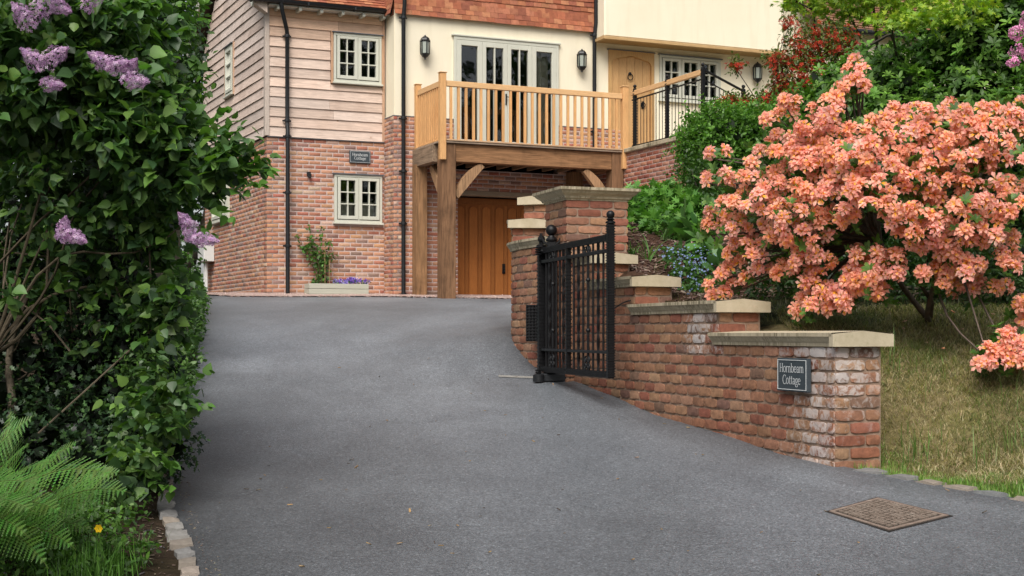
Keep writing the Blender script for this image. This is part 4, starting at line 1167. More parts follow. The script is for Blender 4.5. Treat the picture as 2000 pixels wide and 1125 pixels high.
pts = [(xk+.045*math.sin(t), y-.035, zk+.045*math.cos(t)) for t in [i*2*math.pi/20 for i in range(21)]]; mb.tube(pts, .009, 6)
mb.build('ring_handle', M['iron'], do)
mb = MB(); mb.cbox((x0-.03, YF-.02, z1+.001), (x1+.03, YF+.02, z1+.02), .003); mb.build('head_flashing', M['lead'], do)
# garage door
x0, x1, z0, z1 = GD; y = YF+.22
oakd = (.37, .135, .032)
gdoor = MB(); n = 9; pw = (x1-x0)/n
zt = z1-.08
for i in range(n):
    a = x0+i*pw; q = rh.uniform(.9, 1.1); c = tuple(v*q for v in oakd)
    gdoor.cbox((a+.002, y, z0+.02), (a+pw-.002, y+.03, zt), .004, (c[0]*.75, c[1]*.7, c[2]*.7))
    # raised field with a segmental top
    pts = [(a+.05, z0+.08), (a+pw-.05, z0+.08)]+[(a+pw-.05-(pw-.1)*t/6, zt-.20+.045*math.sin(math.pi*t/6)) for t in range(7)]
    gdoor.prism(pts, y-.016, y-.001, c)
    gdoor.cbox((a-.03, y-.012, z0+.08), (a+.03, y-.002, zt-.12), .003, tuple(v*.8 for v in oakd))
gdoor.cbox((x0, y-.012, zt-.11), (x1, y-.002, zt), .003, tuple(v*.62 for v in oakd)); gdoor.cbox((x0, y-.014, z0+.015), (x1, y-.002, z0+.08), .003, tuple(v*.8 for v in oakd))
gdo = gdoor.build('garage_door', M['oak_z'], house); gdo['label'] = 'up-and-over garage door of stained cedar panels'
mb = MB(); hx, hz_ = hf(983, 525, y); mb.cbox((hx-.03, y-.03, hz_-.09), (hx+.03, y-.013, hz_+.09), .006); mb.tube([(hx, y-.03, hz_), (hx, y-.055, hz_), (hx, y-.055, hz_-.06)], .014, 8); mb.build('handle', M['iron'], gdo)
mb = MB(); mb.cbox((x0, YF-.015, z1-.055), (x1, YF+.2, z1+.03), .004, (.3, .24, .17)); mb.build('lintel', M['oak_x'], gdo)
mb = MB(); mb.box((x0-.3, y+.031, 0), (x1+.3, y+.06, z1+.05)); mb.build('door_backing', M['room'], gdo)

# ================================================================== balcony
BYF = -1.75; BX0, BX1 = hyx(812, YF-.05)-.02, hyx(1219, -1.75)
bc = empty('balcony', hw((BX0+BX1)/2, BYF, 0), HROT, 'oak balcony on heavy weathered posts above the garage door, with slatted balustrade', 'balcony')
BCX = (BX0+BX1)/2
def Bm(): return MB()
TB = Matrix.Translation((-BCX, -BYF, 0))
def bbox(name, a, b, mat, col, ch=.006, parent=None):
    mb = MB(); mb.cbox(a, b, ch, col, M=TB); return mb.build(name, M[mat], parent or bc)
XA = hyx(858, BYF)                            # near left post, left side
OAK = (.66, .365, .155); OAKL = (.70, .43, .21); BEAM = (.235, .125, .065); BEAM2 = (.32, .175, .085)
ztop = hf(865, 157, BYF)[1]; zpost = hf(865, 143, BYF)[1]; zr0 = ztop-.095
# aged frame
xq = XA+.08
bbox('post', (xq-.02, BYF+.01, -.05), (xq+.225, BYF+.25, ZD-.012), 'beam_z', BEAM)
xl0 = hyx(812, YF-.2)
bbox('post', (xl0, YF-.24, -.05), (xl0+.20, YF-.02, ZD-.27), 'beam_z', BEAM2)
bbox('post', (BX1-.23, BYF+.01, -.05), (BX1-.005, BYF+.25, ZD-.012), 'beam_z', BEAM)
bbox('post', (BX1-.55, YF-.24, -.05), (BX1-.31, YF-.03, ZD-.27), 'beam_z', (.28, .15, .07))
zb0 = hf(1000, 321, BYF)[1]; zb1 = ZD-.012
bbox('beam', (xq+.226, BYF+.03, zb0), (BX1-.231, BYF+.20, zb1), 'beam_x', (.32, .165, .078))
bbox('beam', (xl0+.01, BYF+.271, zb0+.01), (xl0+.16, YF-.0, zb1), 'beam_y', (.30, .21, .14))
bbox('beam', (XA+.0, BYF+.0, zb0+.02), (XA+.01, BYF+.02, zb1), 'beam_y', BEAM)
bbox('beam', (BX1-.18, BYF+.251, zb0+.01), (BX1-.03, YF-.0, zb1), 'beam_y', BEAM2)
mb = MB()
for i in range(12): x = xq+.3+i*.3; mb.cbox((x, BYF+.205, zb0+.05), (x+.05, YF-.002, zb1-.002), .003, (.26, .16, .09), M=TB)
mb.build('joists', M['beam_y'], bc)
mb = MB()
for i in range(10): mb.cbox((BX0+.0, BYF-.03+i*.128, ZD-.01), (BX1+.02, BYF+.092+i*.128, ZD+.02), .004, (.40, .30, .22), M=TB)
mb.build('deck_boards', M['beam_x'], bc)
def brace(x, y, dx, dy, ln=.48):
    """curved brace from post to beam"""
    mb = MB(); n = 10; vs = []; w_ = .05
    for i in range(n+1):
        t = i/n*math.pi/2
        for (r1, r2) in ((ln*1.30, ln*1.30), (ln, ln)):
            h = ln*1.35-r1*math.cos(t)*1.0; v = -ln*1.35+r1*math.sin(t)*1.0
            vs.append((h, v))
    poly = []
    a = [(ln*(.5*(1-math.cos(i/n*math.pi/2))+.5*i/n), -ln*1.15*(.5*(1-math.sin(i/n*math.pi/2))+.5*(1-i/n))) for i in range(n+1)]   # outer (towards corner)
    b = [(p[0]+.02+.10*math.sin(math.pi*(.15+.7*i/n)), p[1]-.02-.09*math.sin(math.pi*(.15+.7*i/n))) for i, p in enumerate(a)]
    pts = []
    for i in range(n+1):
        for (p, q) in ((a[i], -w_), (b[i], -w_), (b[i], w_), (a[i], w_)):
            if dx: pts.append((x+dx*p[0], y+q, zb0+p[1]))
            else: pts.append((x+q, y+dy*p[0], zb0+p[1]))
    fs = [(i*4+j, i*4+(j+1) % 4, (i+1)*4+(j+1) % 4, (i+1)*4+j) for i in range(n) for j in range(4)]+[(0, 1, 2, 3), tuple(n*4+j for j in (3, 2, 1, 0))]
    mb.add([TB @ Vector(p) for p in pts], fs, (.40, .235, .125)); mb.build('brace', M['beam_z'], bc)
brace(xq+.223, BYF+.11, 1, 0); brace(BX1-.23, BYF+.11, -1, 0); brace(xq+.08, BYF+.268, 0, 1, .42)
# balustrade
pz = hf(865, 312, BYF)[1]
bbox('newel_post', (XA, BYF-.06, pz), (XA+.105, BYF+.045, zpost), 'oak_z', OAK)
bbox('newel_cap', (XA-.012, BYF-.072, zpost+.001), (XA+.117, BYF+.057, zpost+.018), 'oak_z', OAKL)
bbox('newel_post', (BX0, YF-.13, pz-.0), (BX0+.095, YF-.03, zpost-.02), 'oak_z', OAK)
bbox('newel_cap', (BX0-.012, YF-.142, zpost-.019), (BX0+.107, YF-.018, zpost-.002), 'oak_z', OAKL)
bbox('newel_post', (BX1-.05, BYF-.06, pz), (BX1+.06, BYF+.05, zpost-.0), 'oak_z', OAK)
bbox('newel_cap', (BX1-.062, BYF-.072, zpost+.001), (BX1+.072, BYF+.062, zpost+.018), 'oak_z', OAKL)
bbox('top_rail', (XA+.106, BYF-.035, zr0), (BX1-.051, BYF+.03, ztop), 'oak_x', OAKL)
bbox('bottom_rail', (XA+.106, BYF-.045, ZD+.021), (BX1-.051, BYF+.03, ZD+.05), 'oak_x', (.5, .33, .2))
bbox('top_rail', (XA+.02, BYF+.046, zr0), (XA+.085, YF-.131, ztop), 'oak_y', OAKL) if False else None
# the left side runs from the near post back to the wall post
def side_rail(name, za, zb_, w_, mat, col):
    a = Vector((XA+.05, BYF+.046)); b = Vector((BX0+.05, YF-.131)); d = (b-a); ln = d.length; an = math.atan2(d.y, d.x)
    mb = MB(); Mx = TB @ Matrix.Translation((a.x, a.y, 0)) @ Matrix.Rotation(an, 4, 'Z'); mb.cbox((0, -w_/2, za), (ln, w_/2, zb_), .005, col, M=Mx); mb.build(name, M[mat], bc)
side_rail('top_rail', zr0, ztop, .06, 'oak_y', OAKL); side_rail('bottom_rail', ZD+.021, ZD+.05, .07, 'oak_y', OAK)
nb = 24
for i in range(nb):
    x = XA+.106+(BX1-.051-XA-.106)*(i+.75)/(nb+.5)
    if i == nb-2: x += .0
    k = rh.uniform(.9, 1.1)
    bbox('baluster', (x-.021, BYF-.024, ZD+.051), (x+.021, BYF+.018, zr0-.001), 'oak_z', (OAK[0]*k, OAK[1]*k, OAK[2]*k), .003)
for i in range(11):
    t = (i+.8)/11.6; x = (XA+.05)*(1-t)+(BX0+.05)*t; y = (BYF+.046)*(1-t)+(YF-.131)*t; k = rh.uniform(.9, 1.1)
    bbox('baluster', (x-.021, y-.021, ZD+.051), (x+.021, y+.021, zr0-.001), 'oak_z', (OAK[0]*k, OAK[1]*k, OAK[2]*k), .003)

# ================================================================== terrace wall and railing on the right
TX = hyx(1221, -1.75); TY0 = -5.2; TZ = hs(1290, 275, TX)[1]
tw = empty('terrace_wall', hw(TX, (TY0+BYF)/2, 0), HROT, 'red brick terrace retaining wall with stone coping right of the balcony', 'wall')
TW = Matrix.Translation((-TX, -(TY0+BYF)/2, 0))
mb = MB(); yb0, yb1 = TY0, YF-.02
def TT(s, o, z): return TW @ Vector((TX-o, s, z))
body_rows(mb, TT, lambda z: [(yb0, yb1)], -.5, TZ-.07, 0, .3, mi=1)
PAL_T = [(.33, .13, .085), (.29, .105, .07), (.36, .17, .11), (.26, .09, .065), (.38, .20, .14), (.3, .15, .11)]
lay(mb, TT, lambda z: [(yb0, yb1)], TZ-.07, 36, PAL_T, cz=CZH, bl=.205, out=.007, dep=.005, rnd=rh)
mb.build('brickwork', [M['brick_house'], M['mortar_house']], tw, smooth=50)
mb = MB(); mb.cbox((TX-.06, TY0, TZ-.07), (TX+.36, YF-.6, TZ), .008, M=TW); mb.build('stone_coping', M['coping'], tw)
mb = MB(); mb.box((TX+.3, -6, 0), (12, YF-.0, TZ-.03), M=TW); mb.build('terrace_paving', M['coping'], tw)
RX = TX+.14
rl = empty('terrace_railing', hw(RX, -3, TZ), HROT, 'black iron railing with sloping oak handrail along the terrace edge by the front door', 'railing')
RM = Matrix.Translation((-RX, 3, -TZ))
ys_p = [hs(px_, 0, RX)[0] for px_ in (1240, 1303, 1373)]
ztr = [hs(1240, 181, RX)[1], hs(1303, 156, RX)[1], hs(1373, 132, RX)[1]]
zrl = sum(ztr)/3
mb = MB(); mb.cbox((RX-.03, ys_p[2]+.03, zrl-.085), (RX+.03, BYF-.0, zrl), .005, OAKL, M=RM); mb.build('handrail', M['oak_y'], rl)
def rpost(y, x=None, zt=None, zb=None, par=None, Mx=None):
    x = RX if x is None else x; zt = zrl+.02 if zt is None else zt; zb = TZ if zb is None else zb; mb = MB()
    mb.cbox((x-.028, y-.028, zb), (x+.028, y+.028, zt), .004, M=Mx or RM)
    for i in range(int((zt-zb)/.05)): mb.box((x-.031, y-.031, zb+i*.05+.01), (x+.031, y+.031, zb+i*.05+.03), M=Mx or RM)
    mb.lathe([(.034, zt), (.034, zt+.012), (.014, zt+.02), (.014, zt+.03)], (x, y, 0), 12, M=Mx or RM); mb.ball((x, y, zt+.055), .032, 12, M=Mx or RM)
    mb.build('post', M['iron'], par or rl, 40)
for y in ys_p: rpost(y)
mb = MB(); mb.cbox((RX-.012, ys_p[2], zrl-.17), (RX+.012, BYF, zrl-.145), .003, M=RM); mb.build('upper_rail', M['iron'], rl)
mb = MB(); mb.cbox((RX-.012, ys_p[2], TZ+.05), (RX+.012, BYF, TZ+.07), .003, M=RM); mb.build('lower_rail', M['iron'], rl)
yy_ = BYF-.1; i = 0
while yy_ > ys_p[2]+.05:
    if min(abs(yy_-p) for p in ys_p) > .05:
        mb = MB(); a, b = (RX, yy_, TZ+.06), (RX, yy_, zrl-.15)
        (twist_bar(mb, a, b, .008, 4, 8, 50, RM) if i % 3 == 1 else mb.tube([a, b], .007, 6, M=RM)); mb.build('bar', M['iron'], rl, 40)
    yy_ -= .108; i += 1
sr = empty('stair_railing', hw(RX, ys_p[2], TZ), HROT, 'black iron railing dropping beside the garden steps behind the clipped hedge', 'railing')
SM = Matrix.Translation((-RX, -ys_p[2], -TZ))
xe, ze = hf(1452, 178, ys_p[2]); ya = ys_p[2]
mb = MB(); mb.tube([(RX, ya, zrl), (xe, ya, ze)], .022, 8, M=SM); mb.build('handrail', M['iron'], sr, 40)
mb = MB(); mb.tube([(RX, ya, zrl-.16), (xe, ya, ze-.16)], .012, 8, M=SM); mb.build('upper_rail', M['iron'], sr, 40)
mb = MB(); mb.tube([(RX, ya, zrl-1.0), (xe, ya, ze-1.0)], .012, 8, M=SM); mb.build('lower_rail', M['iron'], sr, 40)
rpost(ya, xe, ze+.02, ze-1.2, sr, SM)
for i in range(1, 10):
    t = i/10; x = RX+(xe-RX)*t; dz = (ze-zrl)*t; mb = MB(); mb.tube([(x, ya, zrl-1.0+dz), (x, ya, zrl-.16+dz)], .007, 6, M=SM); mb.build('bar', M['iron'], sr, 40)

# ================================================================== wall lanterns
def lantern(px_, py_, label, yw=YF):
    x, z = hf(px_, py_, yw-.08); r = empty('wall_lantern', hw(x, yw-.02, z), HROT, label, 'wall lamp', 'black wall lanterns on the rendered front')
    mb = MB(); mb.cbox((-.035, -.0, -.10), (.035, .022, .14), .006)
    mb.lathe([(.09, .10), (.098, .112), (.085, .125), (.075, .155), (.045, .185), (.018, .195), (.012, .215)], (0, -.09, 0), 6, ph=.52)
    mb.lathe([(.01, -.215), (.022, -.205), (.015, -.19), (.05, -.165), (.066, -.14), (.082, -.125), (.085, -.11)], (0, -.09, 0), 6, ph=.52)
    for j in range(6):
        a = .52+j*math.pi/3; mb.tube([(.078*math.cos(a), -.09+.078*math.sin(a), -.12), (.086*math.cos(a), -.09+.086*math.sin(a), .105)], .009, 6)
    mb.build('lantern_body', M['black'], r)
    mb = MB(); mb.lathe([(.066, -.115), (.074, .10)], (0, -.09, 0), 6, ph=.52); mb.build('glass', M['lampglass'], r)
lantern(829, 93, 'black half-lantern on the cream wall left of the french windows')
lantern(1135, 119, 'black half-lantern between the french windows and the oak front door')
lantern(1478, 143, 'black half-lantern on the cream wall beside the red azalea')

# ================================================================== name signs
def arcp(cx, cy, rx, ry, a0, a1, n=14): return [(cx+rx*math.cos(R(a0+(a1-a0)*i/n)), cy+ry*math.sin(R(a0+(a1-a0)*i/n))) for i in range(n+1)]
TK, TN = .15, .06
def glyph(ch):
    """strokes: (points, width function) and serif bars"""
    S = []
    ln = lambda x0, y0, x1, y1, w: S.append(([(x0, y0), (x1, y1)], [w, w]))
    def cur(p, wf=None): S.append((p, [TN+(TK-TN)*abs(math.cos(math.atan2(p[min(i+1, len(p)-1)][1]-p[max(i-1, 0)][1], p[min(i+1, len(p)-1)][0]-p[max(i-1, 0)][0])-math.pi/2)) for i in range(len(p))]))
    sf = lambda x, y, w=.34: ln(x-w/2, y, x+w/2, y, .055)
    if ch == 'H':
        for x in (.2, .95): ln(x, 0, x, 1.45, TK); sf(x, .03); sf(x, 1.42)
        ln(.2, .75, .95, .75, TN); return S, 1.22
    if ch == 'C': cur(arcp(.68, .72, .56, .74, 48, 312, 22)); ln(1.08, 1.42, 1.08, 1.02, .05); return S, 1.2
    if ch == 'o': cur(arcp(.45, .5, .36, .48, 0, 360, 22)); return S, .95
    if ch == 'r': ln(.2, 0, .2, 1, TK); sf(.2, .03); sf(.12, .95, .2); cur(arcp(.5, .62, .28, .36, 150, 60, 6)); S.append((arcp(.6, .88, .03, .03, 0, 360, 8), [.08]*9)); return S, .72
    if ch == 'n' or ch == 'm':
        ln(.2, 0, .2, 1, TK); sf(.2, .03); sf(.12, .95, .2)
        for k in range(2 if ch == 'm' else 1):
            x = .2+k*.52; cur(arcp(x+.27, .62, .25, .36, 160, 0, 10)); ln(x+.52, .62, x+.52, 0, TK); sf(x+.52, .03)
        return S, (1.45 if ch == 'm' else .93)
    if ch == 'b': ln(.18, .04, .18, 1.5, TK); sf(.1, 1.46, .2); cur(arcp(.5, .5, .34, .48, -160, 160, 18)); return S, .98
    if ch == 'e': cur(arcp(.45, .5, .36, .48, 5, 320, 18)); ln(.12, .55, .8, .55, TN); return S, .9
    if ch == 'a': ln(.62, .1, .62, .72, TK); cur(arcp(.4, .7, .22, .27, 0, 160, 8)); cur(arcp(.36, .28, .24, .26, 60, 350, 12)); ln(.62, .06, .80, .08, .08); return S, .86
    if ch == 't': ln(.28, .12, .28, 1.3, TK); ln(.05, .96, .58, .96, TN); cur(arcp(.44, .16, .16, .14, 190, 320, 6)); return S, .62
    if ch == 'g': cur(arcp(.42, .64, .28, .33, 0, 360, 16)); cur(arcp(.44, -.16, .36, .24, 0, 360, 16)); ln(.22, .33, .26, .08, .1); ln(.62, .9, .84, .95, .08); return S, .88
    return S, .5
def lettering(words, parent, h, yo, mat, zc=0.0, gap=1.9):
    mb = MB()
    for li, wd in enumerate(words):
        items = [glyph(c) for c in wd]; tot = sum(a for _, a in items); x = -tot/2
        for S, adv in items:
            for pts, ws in S:
                vs = []; n = len(pts)
                for i in range(n):
                    a, b = pts[max(i-1, 0)], pts[min(i+1, n-1)]; dx, dy = b[0]-a[0], b[1]-a[1]; l = math.hypot(dx, dy) or 1
                    nx_, ny_ = -dy/l, dx/l; w_ = ws[i]/2
                    for sgn in (1, -1): vs.append(((x+pts[i][0]+nx_*w_*sgn)*h, yo, (pts[i][1]+ny_*w_*sgn)*h+zc-li*gap*h))
                mb.add(vs, [(i*2, i*2+1, i*2+3, i*2+2) for i in range(n-1)])
            x += adv
    return mb.build('lettering', M[mat], parent)
def sign(name, loc, rz, w_, h_, lh, label, gap=1.9):
    r = empty(name, loc, rz, label, 'sign', None)
    mb = MB(); mb.cbox((-w_/2, -.028, -h_/2), (w_/2, 0, h_/2), .003); mb.build('slate_plate', M['slate'], r)
    mb = MB(); e = .010; t = .0035
    for (a, b, c, d) in ((-w_/2+e, w_/2-e, h_/2-e-t, h_/2-e), (-w_/2+e, w_/2-e, -h_/2+e, -h_/2+e+t), (-w_/2+e, -w_/2+e+t, -h_/2+e+t, h_/2-e-t), (w_/2-e-t, w_/2-e, -h_/2+e+t, h_/2-e-t)):
        mb.box((a, -.0305, c), (b, -.0285, d))
    mb.build('border_line', M['letter'], r)
    lettering(['Hornbeam', 'Cottage'], r, lh, -.0305, 'letter', zc=lh*.38, gap=gap)
    return r
x, z = hf(702, 307, 0); sign('name_sign', hw(x, -.012, z), HROT, .385, .215, .036, 'slate sign with white name lettering high on the house brick wall', 1.75)
s0 = .0
def tA(px_): # distance along wall A under a pixel column
    r = (px_-HX)/F; return (r*WA0.y-WA0.x)/(WAD.x-r*WAD.y)
ta, tb = tA(1531), tA(1592); tm = (ta+tb)/2; q = WA0+WAD*tm
nr = Vector((-WAD.y, WAD.x)); q = q+nr*.022
zc_ = (650-732)/F*q.y; hh = 65/F*q.y
sign('name_sign', (q.x, q.y, zc_), math.atan2(-WAD.y, -WAD.x), abs(tb-ta)*.97, hh, hh*.185, 'slate sign with white name lettering on the low end of the driveway wall', 1.9)

# ================================================================== small things at the house
x, z = hf(604, 342, -.05); mb = MB(); mb.cbox((-.035, .0, -.02), (.035, .05, .06), .012); mb.cbox((-.03, -.05, -.05), (.03, .0, .03), .014); mb.cbox((-.02, -.065, -.055), (.02, -.045, -.02), .008)
o = mb.build('security_sensor', M['black'], smooth=40); o.location = hw(x, -.05, z); o.rotation_euler = (0, 0, HROT); tag(o, 'small black motion sensor on the brick wall left of the lower window', 'sensor')
y_, z_ = hs(404, 478, -.1)
mt = empty('meter_box', hw(-.12, y_, 0), HROT, 'white meter box with pale pipes below it on the side brick wall', 'meter box')
mb = MB(); mb.cbox((-.1, -.28, hs(404, 512, -.1)[1]), (.11, .28, hs(404, 478, -.1)[1]), .01); mb.build('box', M['white_box'], mt)
for dy in (-.06, .06): mb = MB(); mb.tube([(0, dy, -.05), (0, dy, hs(404, 512, -.1)[1])], .03, 8); mb.build('pipe', M['white_box'], mt, 40)
# planter with pansies and climber
xa_, za_ = hf(604, 553, -.42); xb_, _ = hf(720, 553, -.42); pw_ = xb_-xa_; pzb = hf(604, 574, -.42)[1]
pl = empty('planter', hw((xa_+xb_)/2, -.27, pzb), HROT, 'long low sage painted wooden planter of boards against the house brick wall', 'planter')
hP = za_-pzb
mb = MB()
for (y0_, y1_) in ((-.16, -.13), (.12, .15)):
    for k in range(2): mb.cbox((-pw_/2, y0_, k*hP/2+.003), (pw_/2, y1_, (k+1)*hP/2-.003), .004, (.42, .42, .35))
for x0_ in (-pw_/2, pw_/2-.03):
    for k in range(2): mb.cbox((x0_+.001, -.129, k*hP/2+.004), (x0_+.029, .119, (k+1)*hP/2-.004), .004, (.42, .42, .35))
mb.cbox((-pw_/2-.004, -.165, -.03), (pw_/2+.004, .155, .002), .004, (.38, .38, .32)); mb.build('box_boards', M['planter'], pl)
mb = MB(); mb.box((-pw_/2+.03, -.13, hP-.05), (pw_/2-.03, .12, hP-.02)); mb.build('soil', M['soil'], pl)
for dx, lb in ((-.28, 'left'), (-.20, 'right')):
    mb = MB(); mb.tube([(0, 0, 0), (.01, .05, .75 if lb == 'left' else .5)], .006, 6, (.35, .25, .12)); o = mb.build('bamboo_cane', M['bark'], smooth=40); o.location = hw((xa_+xb_)/2+dx+.08, -.25, pzb+.1); o.rotation_euler = (0, 0, HROT)
    tag(o, 'taller thin bamboo cane in the planter supporting the climber' if lb == 'left' else 'shorter thin bamboo cane in the planter nearer the pansies', 'cane')
# gravel strip along the house foot
gv = MB(); rows = [(-.9, -.05), (-.45, .06), (.05, .07)]
pth = [(-1.4, -.2), (-.8, -.95), (.3, -1.05), (1.2, -1.05), (2.0, -1.25), (3.0, -1.65), (4.2, -2.1), (5.5, -2.4), (7.2, -2.6)]
vs = []
for (x_, y_) in pth:
    for k in range(8):
        yy = y_+(0.6-y_)*k/7; q = hw(x_, yy); vs.append((q.x, q.y, road_z(q.x, q.y)+.020))
gv.add(vs, [(i*8+k, (i+1)*8+k, (i+1)*8+k+1, i*8+k+1) for i in range(len(pth)-1) for k in range(7)])
gvo = gv.build('gravel_strip', M['gravel']); tag(gvo, kind='structure')

# ================================================================== rear wing on the right, mostly behind the shrubs
WX0 = XJ+.02
wg = empty('cottage_wing', hw(WX0, -1, 0), HROT, 'low cream cottage wing with red tiled roof half hidden behind the rhododendrons', 'house')
WMt = Matrix.Translation((-WX0, 1, 0))
mb = MB(); yw = .9
mb.box((WX0, yw+.03, 2.2), (WX0+9, yw+.2, 8), (.3, .12, .07), M=WMt)
tile_field(mb, WMt @ Vector((WX0, yw, 4.6)), X_, Z_, Vector((0, -1, 0)), 2.2, 30, tone=(.8, .8, .85))
mb.build('hung_tiles', M['tile'], wg)
yf = -1.2
xw0, zw0 = hf(1640, 62, yf)
mb = MB(); S4 = Vector((0, math.cos(R(42)), math.sin(R(42)))); N4 = Vector((0, -math.sin(R(42)), math.cos(R(42))))
tile_field(mb, WMt @ Vector((WX0+.5, yf-.2, zw0)), X_, S4, N4, 7.5, 34, gauge=.098, tone=(.62, .85, .95))
mb.build('roof', M['tile'], wg)
mb = MB(); mb.box((WX0+.6, yf, 1.8), (WX0+7.8, yf+.2, zw0+.05), M=WMt); mb.box((WX0, -.4, 1.8), (WX0+8, -.2, zw0+.5), M=WMt); mb.build('rendered_wall', M['render'], wg)
mb = MB(); mb.tube([(WX0+.5, yf-.26, zw0-.02), (WX0+8, yf-.26, zw0-.02)], .055, 8, M=WMt); mb.build('gutter', M['black'], wg, smooth=50)
x_, z_ = hf(1588, 12, yw-.1); mb = MB(); mb.tube([(x_-.02, yw-.08, z_+.3), (x_-.02, yw-.08, z_), (x_+.03, yw-.14, z_-.12), (x_+.05, yw-.14, z_-.35)], .045, 10, M=WMt); mb.tube([(x_+.05, yw-.14, z_-.22), (x_+.05, yw-.14, z_-.35)], .06, 10, M=WMt); mb.build('drainpipe', M['black'], wg, smooth=50)
# ================================================================== foliage helpers
def unit(v): return v/np.maximum(np.linalg.norm(v, axis=-1, keepdims=True), 1e-9)
def rand_dir(n, rng=RNG): return unit(rng.normal(size=(n, 3)))
LEAF = {   # verts (width, along, lift), faces
 'heart': ([(0, 0, 0), (.36, .10, .05), (.44, .42, .07), (.22, .78, .02), (0, 1.06, -.10), (-.22, .78, .02), (-.44, .42, .07), (-.36, .10, .05), (0, .45, -.02)],
           [(0, 1, 2, 8), (8, 2, 3, 4), (8, 4, 5, 6), (0, 8, 6, 7)]),
 'oval': ([(0, 0, 0), (.27, .35, .06), (.2, .75, .03), (0, 1, -.05), (-.2, .75, .03), (-.27, .35, .06), (0, .5, -.02)], [(0, 1, 2, 6), (6, 2, 3, 4), (0, 6, 4, 5)]),
 'lance': ([(0, 0, 0), (.15, .4, .04), (.13, .75, .02), (0, 1, -.12), (-.13, .75, .02), (-.15, .4, .04), (0, .5, -.03)], [(0, 1, 2, 6), (6, 2, 3, 4), (0, 6, 4, 5)]),
 'spiky': ([(0, 0, 0), (.30, .2, .08), (.14, .34, 0), (.32, .55, .08), (.12, .68, 0), (0, 1, .03), (-.12, .68, 0), (-.32, .55, .08), (-.14, .34, 0), (-.30, .2, .08)], [(0, 1, 2, 8), (0, 8, 9, 0), (2, 3, 4, 6), (2, 6, 7, 8), (4, 5, 6, 6)]),
 'maple': ([(0, 0, 0), (.5, .25, -.02), (.18, .42, 0), (.62, .78, -.06), (.14, .62, 0), (0, 1.1, -.06), (-.14, .62, 0), (-.62, .78, -.06), (-.18, .42, 0), (-.5, .25, -.02)], [(0, 1, 2, 8), (2, 3, 4, 6), (2, 6, 7, 8), (4, 5, 6, 6), (0, 8, 9, 9)]),
}
def scatter(tpl, P0, D, Nn, size, col, wid=None, shade=True):
    V, Fs = LEAF[tpl]; V = np.array(V, float); n = len(P0)
    D = unit(D); X = unit(np.cross(D, Nn)); Z_ = np.cross(X, D)
    sx = size if wid is None else size*wid
    A = P0[:, None, :]+X[:, None, :]*(V[None, :, 0:1]*sx[:, None, None])+D[:, None, :]*(V[None, :, 1:2]*size[:, None, None])+Z_[:, None, :]*(V[None, :, 2:3]*size[:, None, None])
    k = len(V)
    tris = []; quads = []
    for f in Fs:
        f = list(dict.fromkeys(f)); (quads if len(f) == 4 else tris).append(f)
    off = (np.arange(n)*k)[:, None, None]
    out = []
    if quads: out.append((np.array(quads)[None]+off).reshape(-1, 4))
    if tris: out.append((np.array(tris)[None]+off).reshape(-1, 3))
    C = np.repeat(col[:, None, :], k, 1)
    if shade: C = C*(0.88+0.2*V[None, :, 1:2])
    return A.reshape(-1, 3), out, C.reshape(-1, 3)
class FB:
    def __init__(s): s.V = []; s.Q = []; s.T = []; s.C = []; s.n = 0
    def add(s, V, Fl, C):
        for f in Fl: (s.Q if f.shape[1] == 4 else s.T).append(f+s.n)
        s.V.append(V); s.C.append(C); s.n += len(V)
    def build(s, name, mat, parent, O=(0, 0, 0), smooth=False):
        if not s.n: return None
        FL = []
        if s.Q: FL.append(np.concatenate(s.Q))
        if s.T: FL.append(np.concatenate(s.T))
        return np_mesh(name, np.concatenate(s.V)-np.array(O), FL, mat, parent, np.concatenate(s.C), smooth)
def cols(n, pal, var=.2, rng=RNG):
    pal = np.array(pal, float); c = pal[rng.integers(0, len(pal), n)]; c = c*(1+rng.uniform(-var, var, (n, 1)))*(1+rng.uniform(-.06, .06, (n, 3))); return np.clip(c, .002, 1)
def blob_pts(blobs, n, rng=RNG, shell=(.7, 1.05), lum=.22):
    """points on lumpy ellipsoids; blobs = (px, py, d, rx, ry, rz[, weight])"""
    w = np.array([(b[6] if len(b) > 6 else 1)*(b[3]*b[5]+b[3]*b[4]+b[4]*b[5]) for b in blobs]); w /= w.sum()
    idx = rng.choice(len(blobs), n, p=w); c = np.array([list(P(b[0], b[1], b[2])) for b in blobs]); r = np.array([b[3:6] for b in blobs])
    d = rand_dir(n, rng); q = d*3.1+idx[:, None]*1.7
    f = 1+lum*(np.sin(q[:, 0]*2.1+q[:, 1])*np.sin(q[:, 1]*1.7+q[:, 2]*1.3)+.5*np.sin(q[:, 2]*4.3+q[:, 0]*3.1))
    rad = rng.uniform(shell[0]**2, shell[1]**2, n)**.5*f
    return c[idx]+d*r[idx]*rad[:, None], d, idx
def twigs(p, d, per, ln, droop=0.0, jit=.5, up=.3, rng=RNG):
    """leaves set along twigs growing outwards from p"""
    n = len(p); td = unit(d+rng.normal(size=(n, 3))*jit+np.array([0, 0, up])); L = ln*rng.uniform(.5, 1.2, n)
    t = (np.arange(per)+rng.uniform(0, .8, (n, per)))/per
    pos = p[:, None]+td[:, None]*(t*L[:, None])[:, :, None]
    side = unit(np.cross(td[:, None]+0*pos, rand_dir(n*per, rng).reshape(n, per, 3)))
    ld = unit(side*1.0+td[:, None]*.6+np.array([0, 0, -droop]))
    return pos.reshape(-1, 3), ld.reshape(-1, 3), td, L
def leaf_normals(ld, rng, up=1.0, j=.55): return unit(np.array([0, 0, up])+rng.normal(size=ld.shape)*j+ld*0)
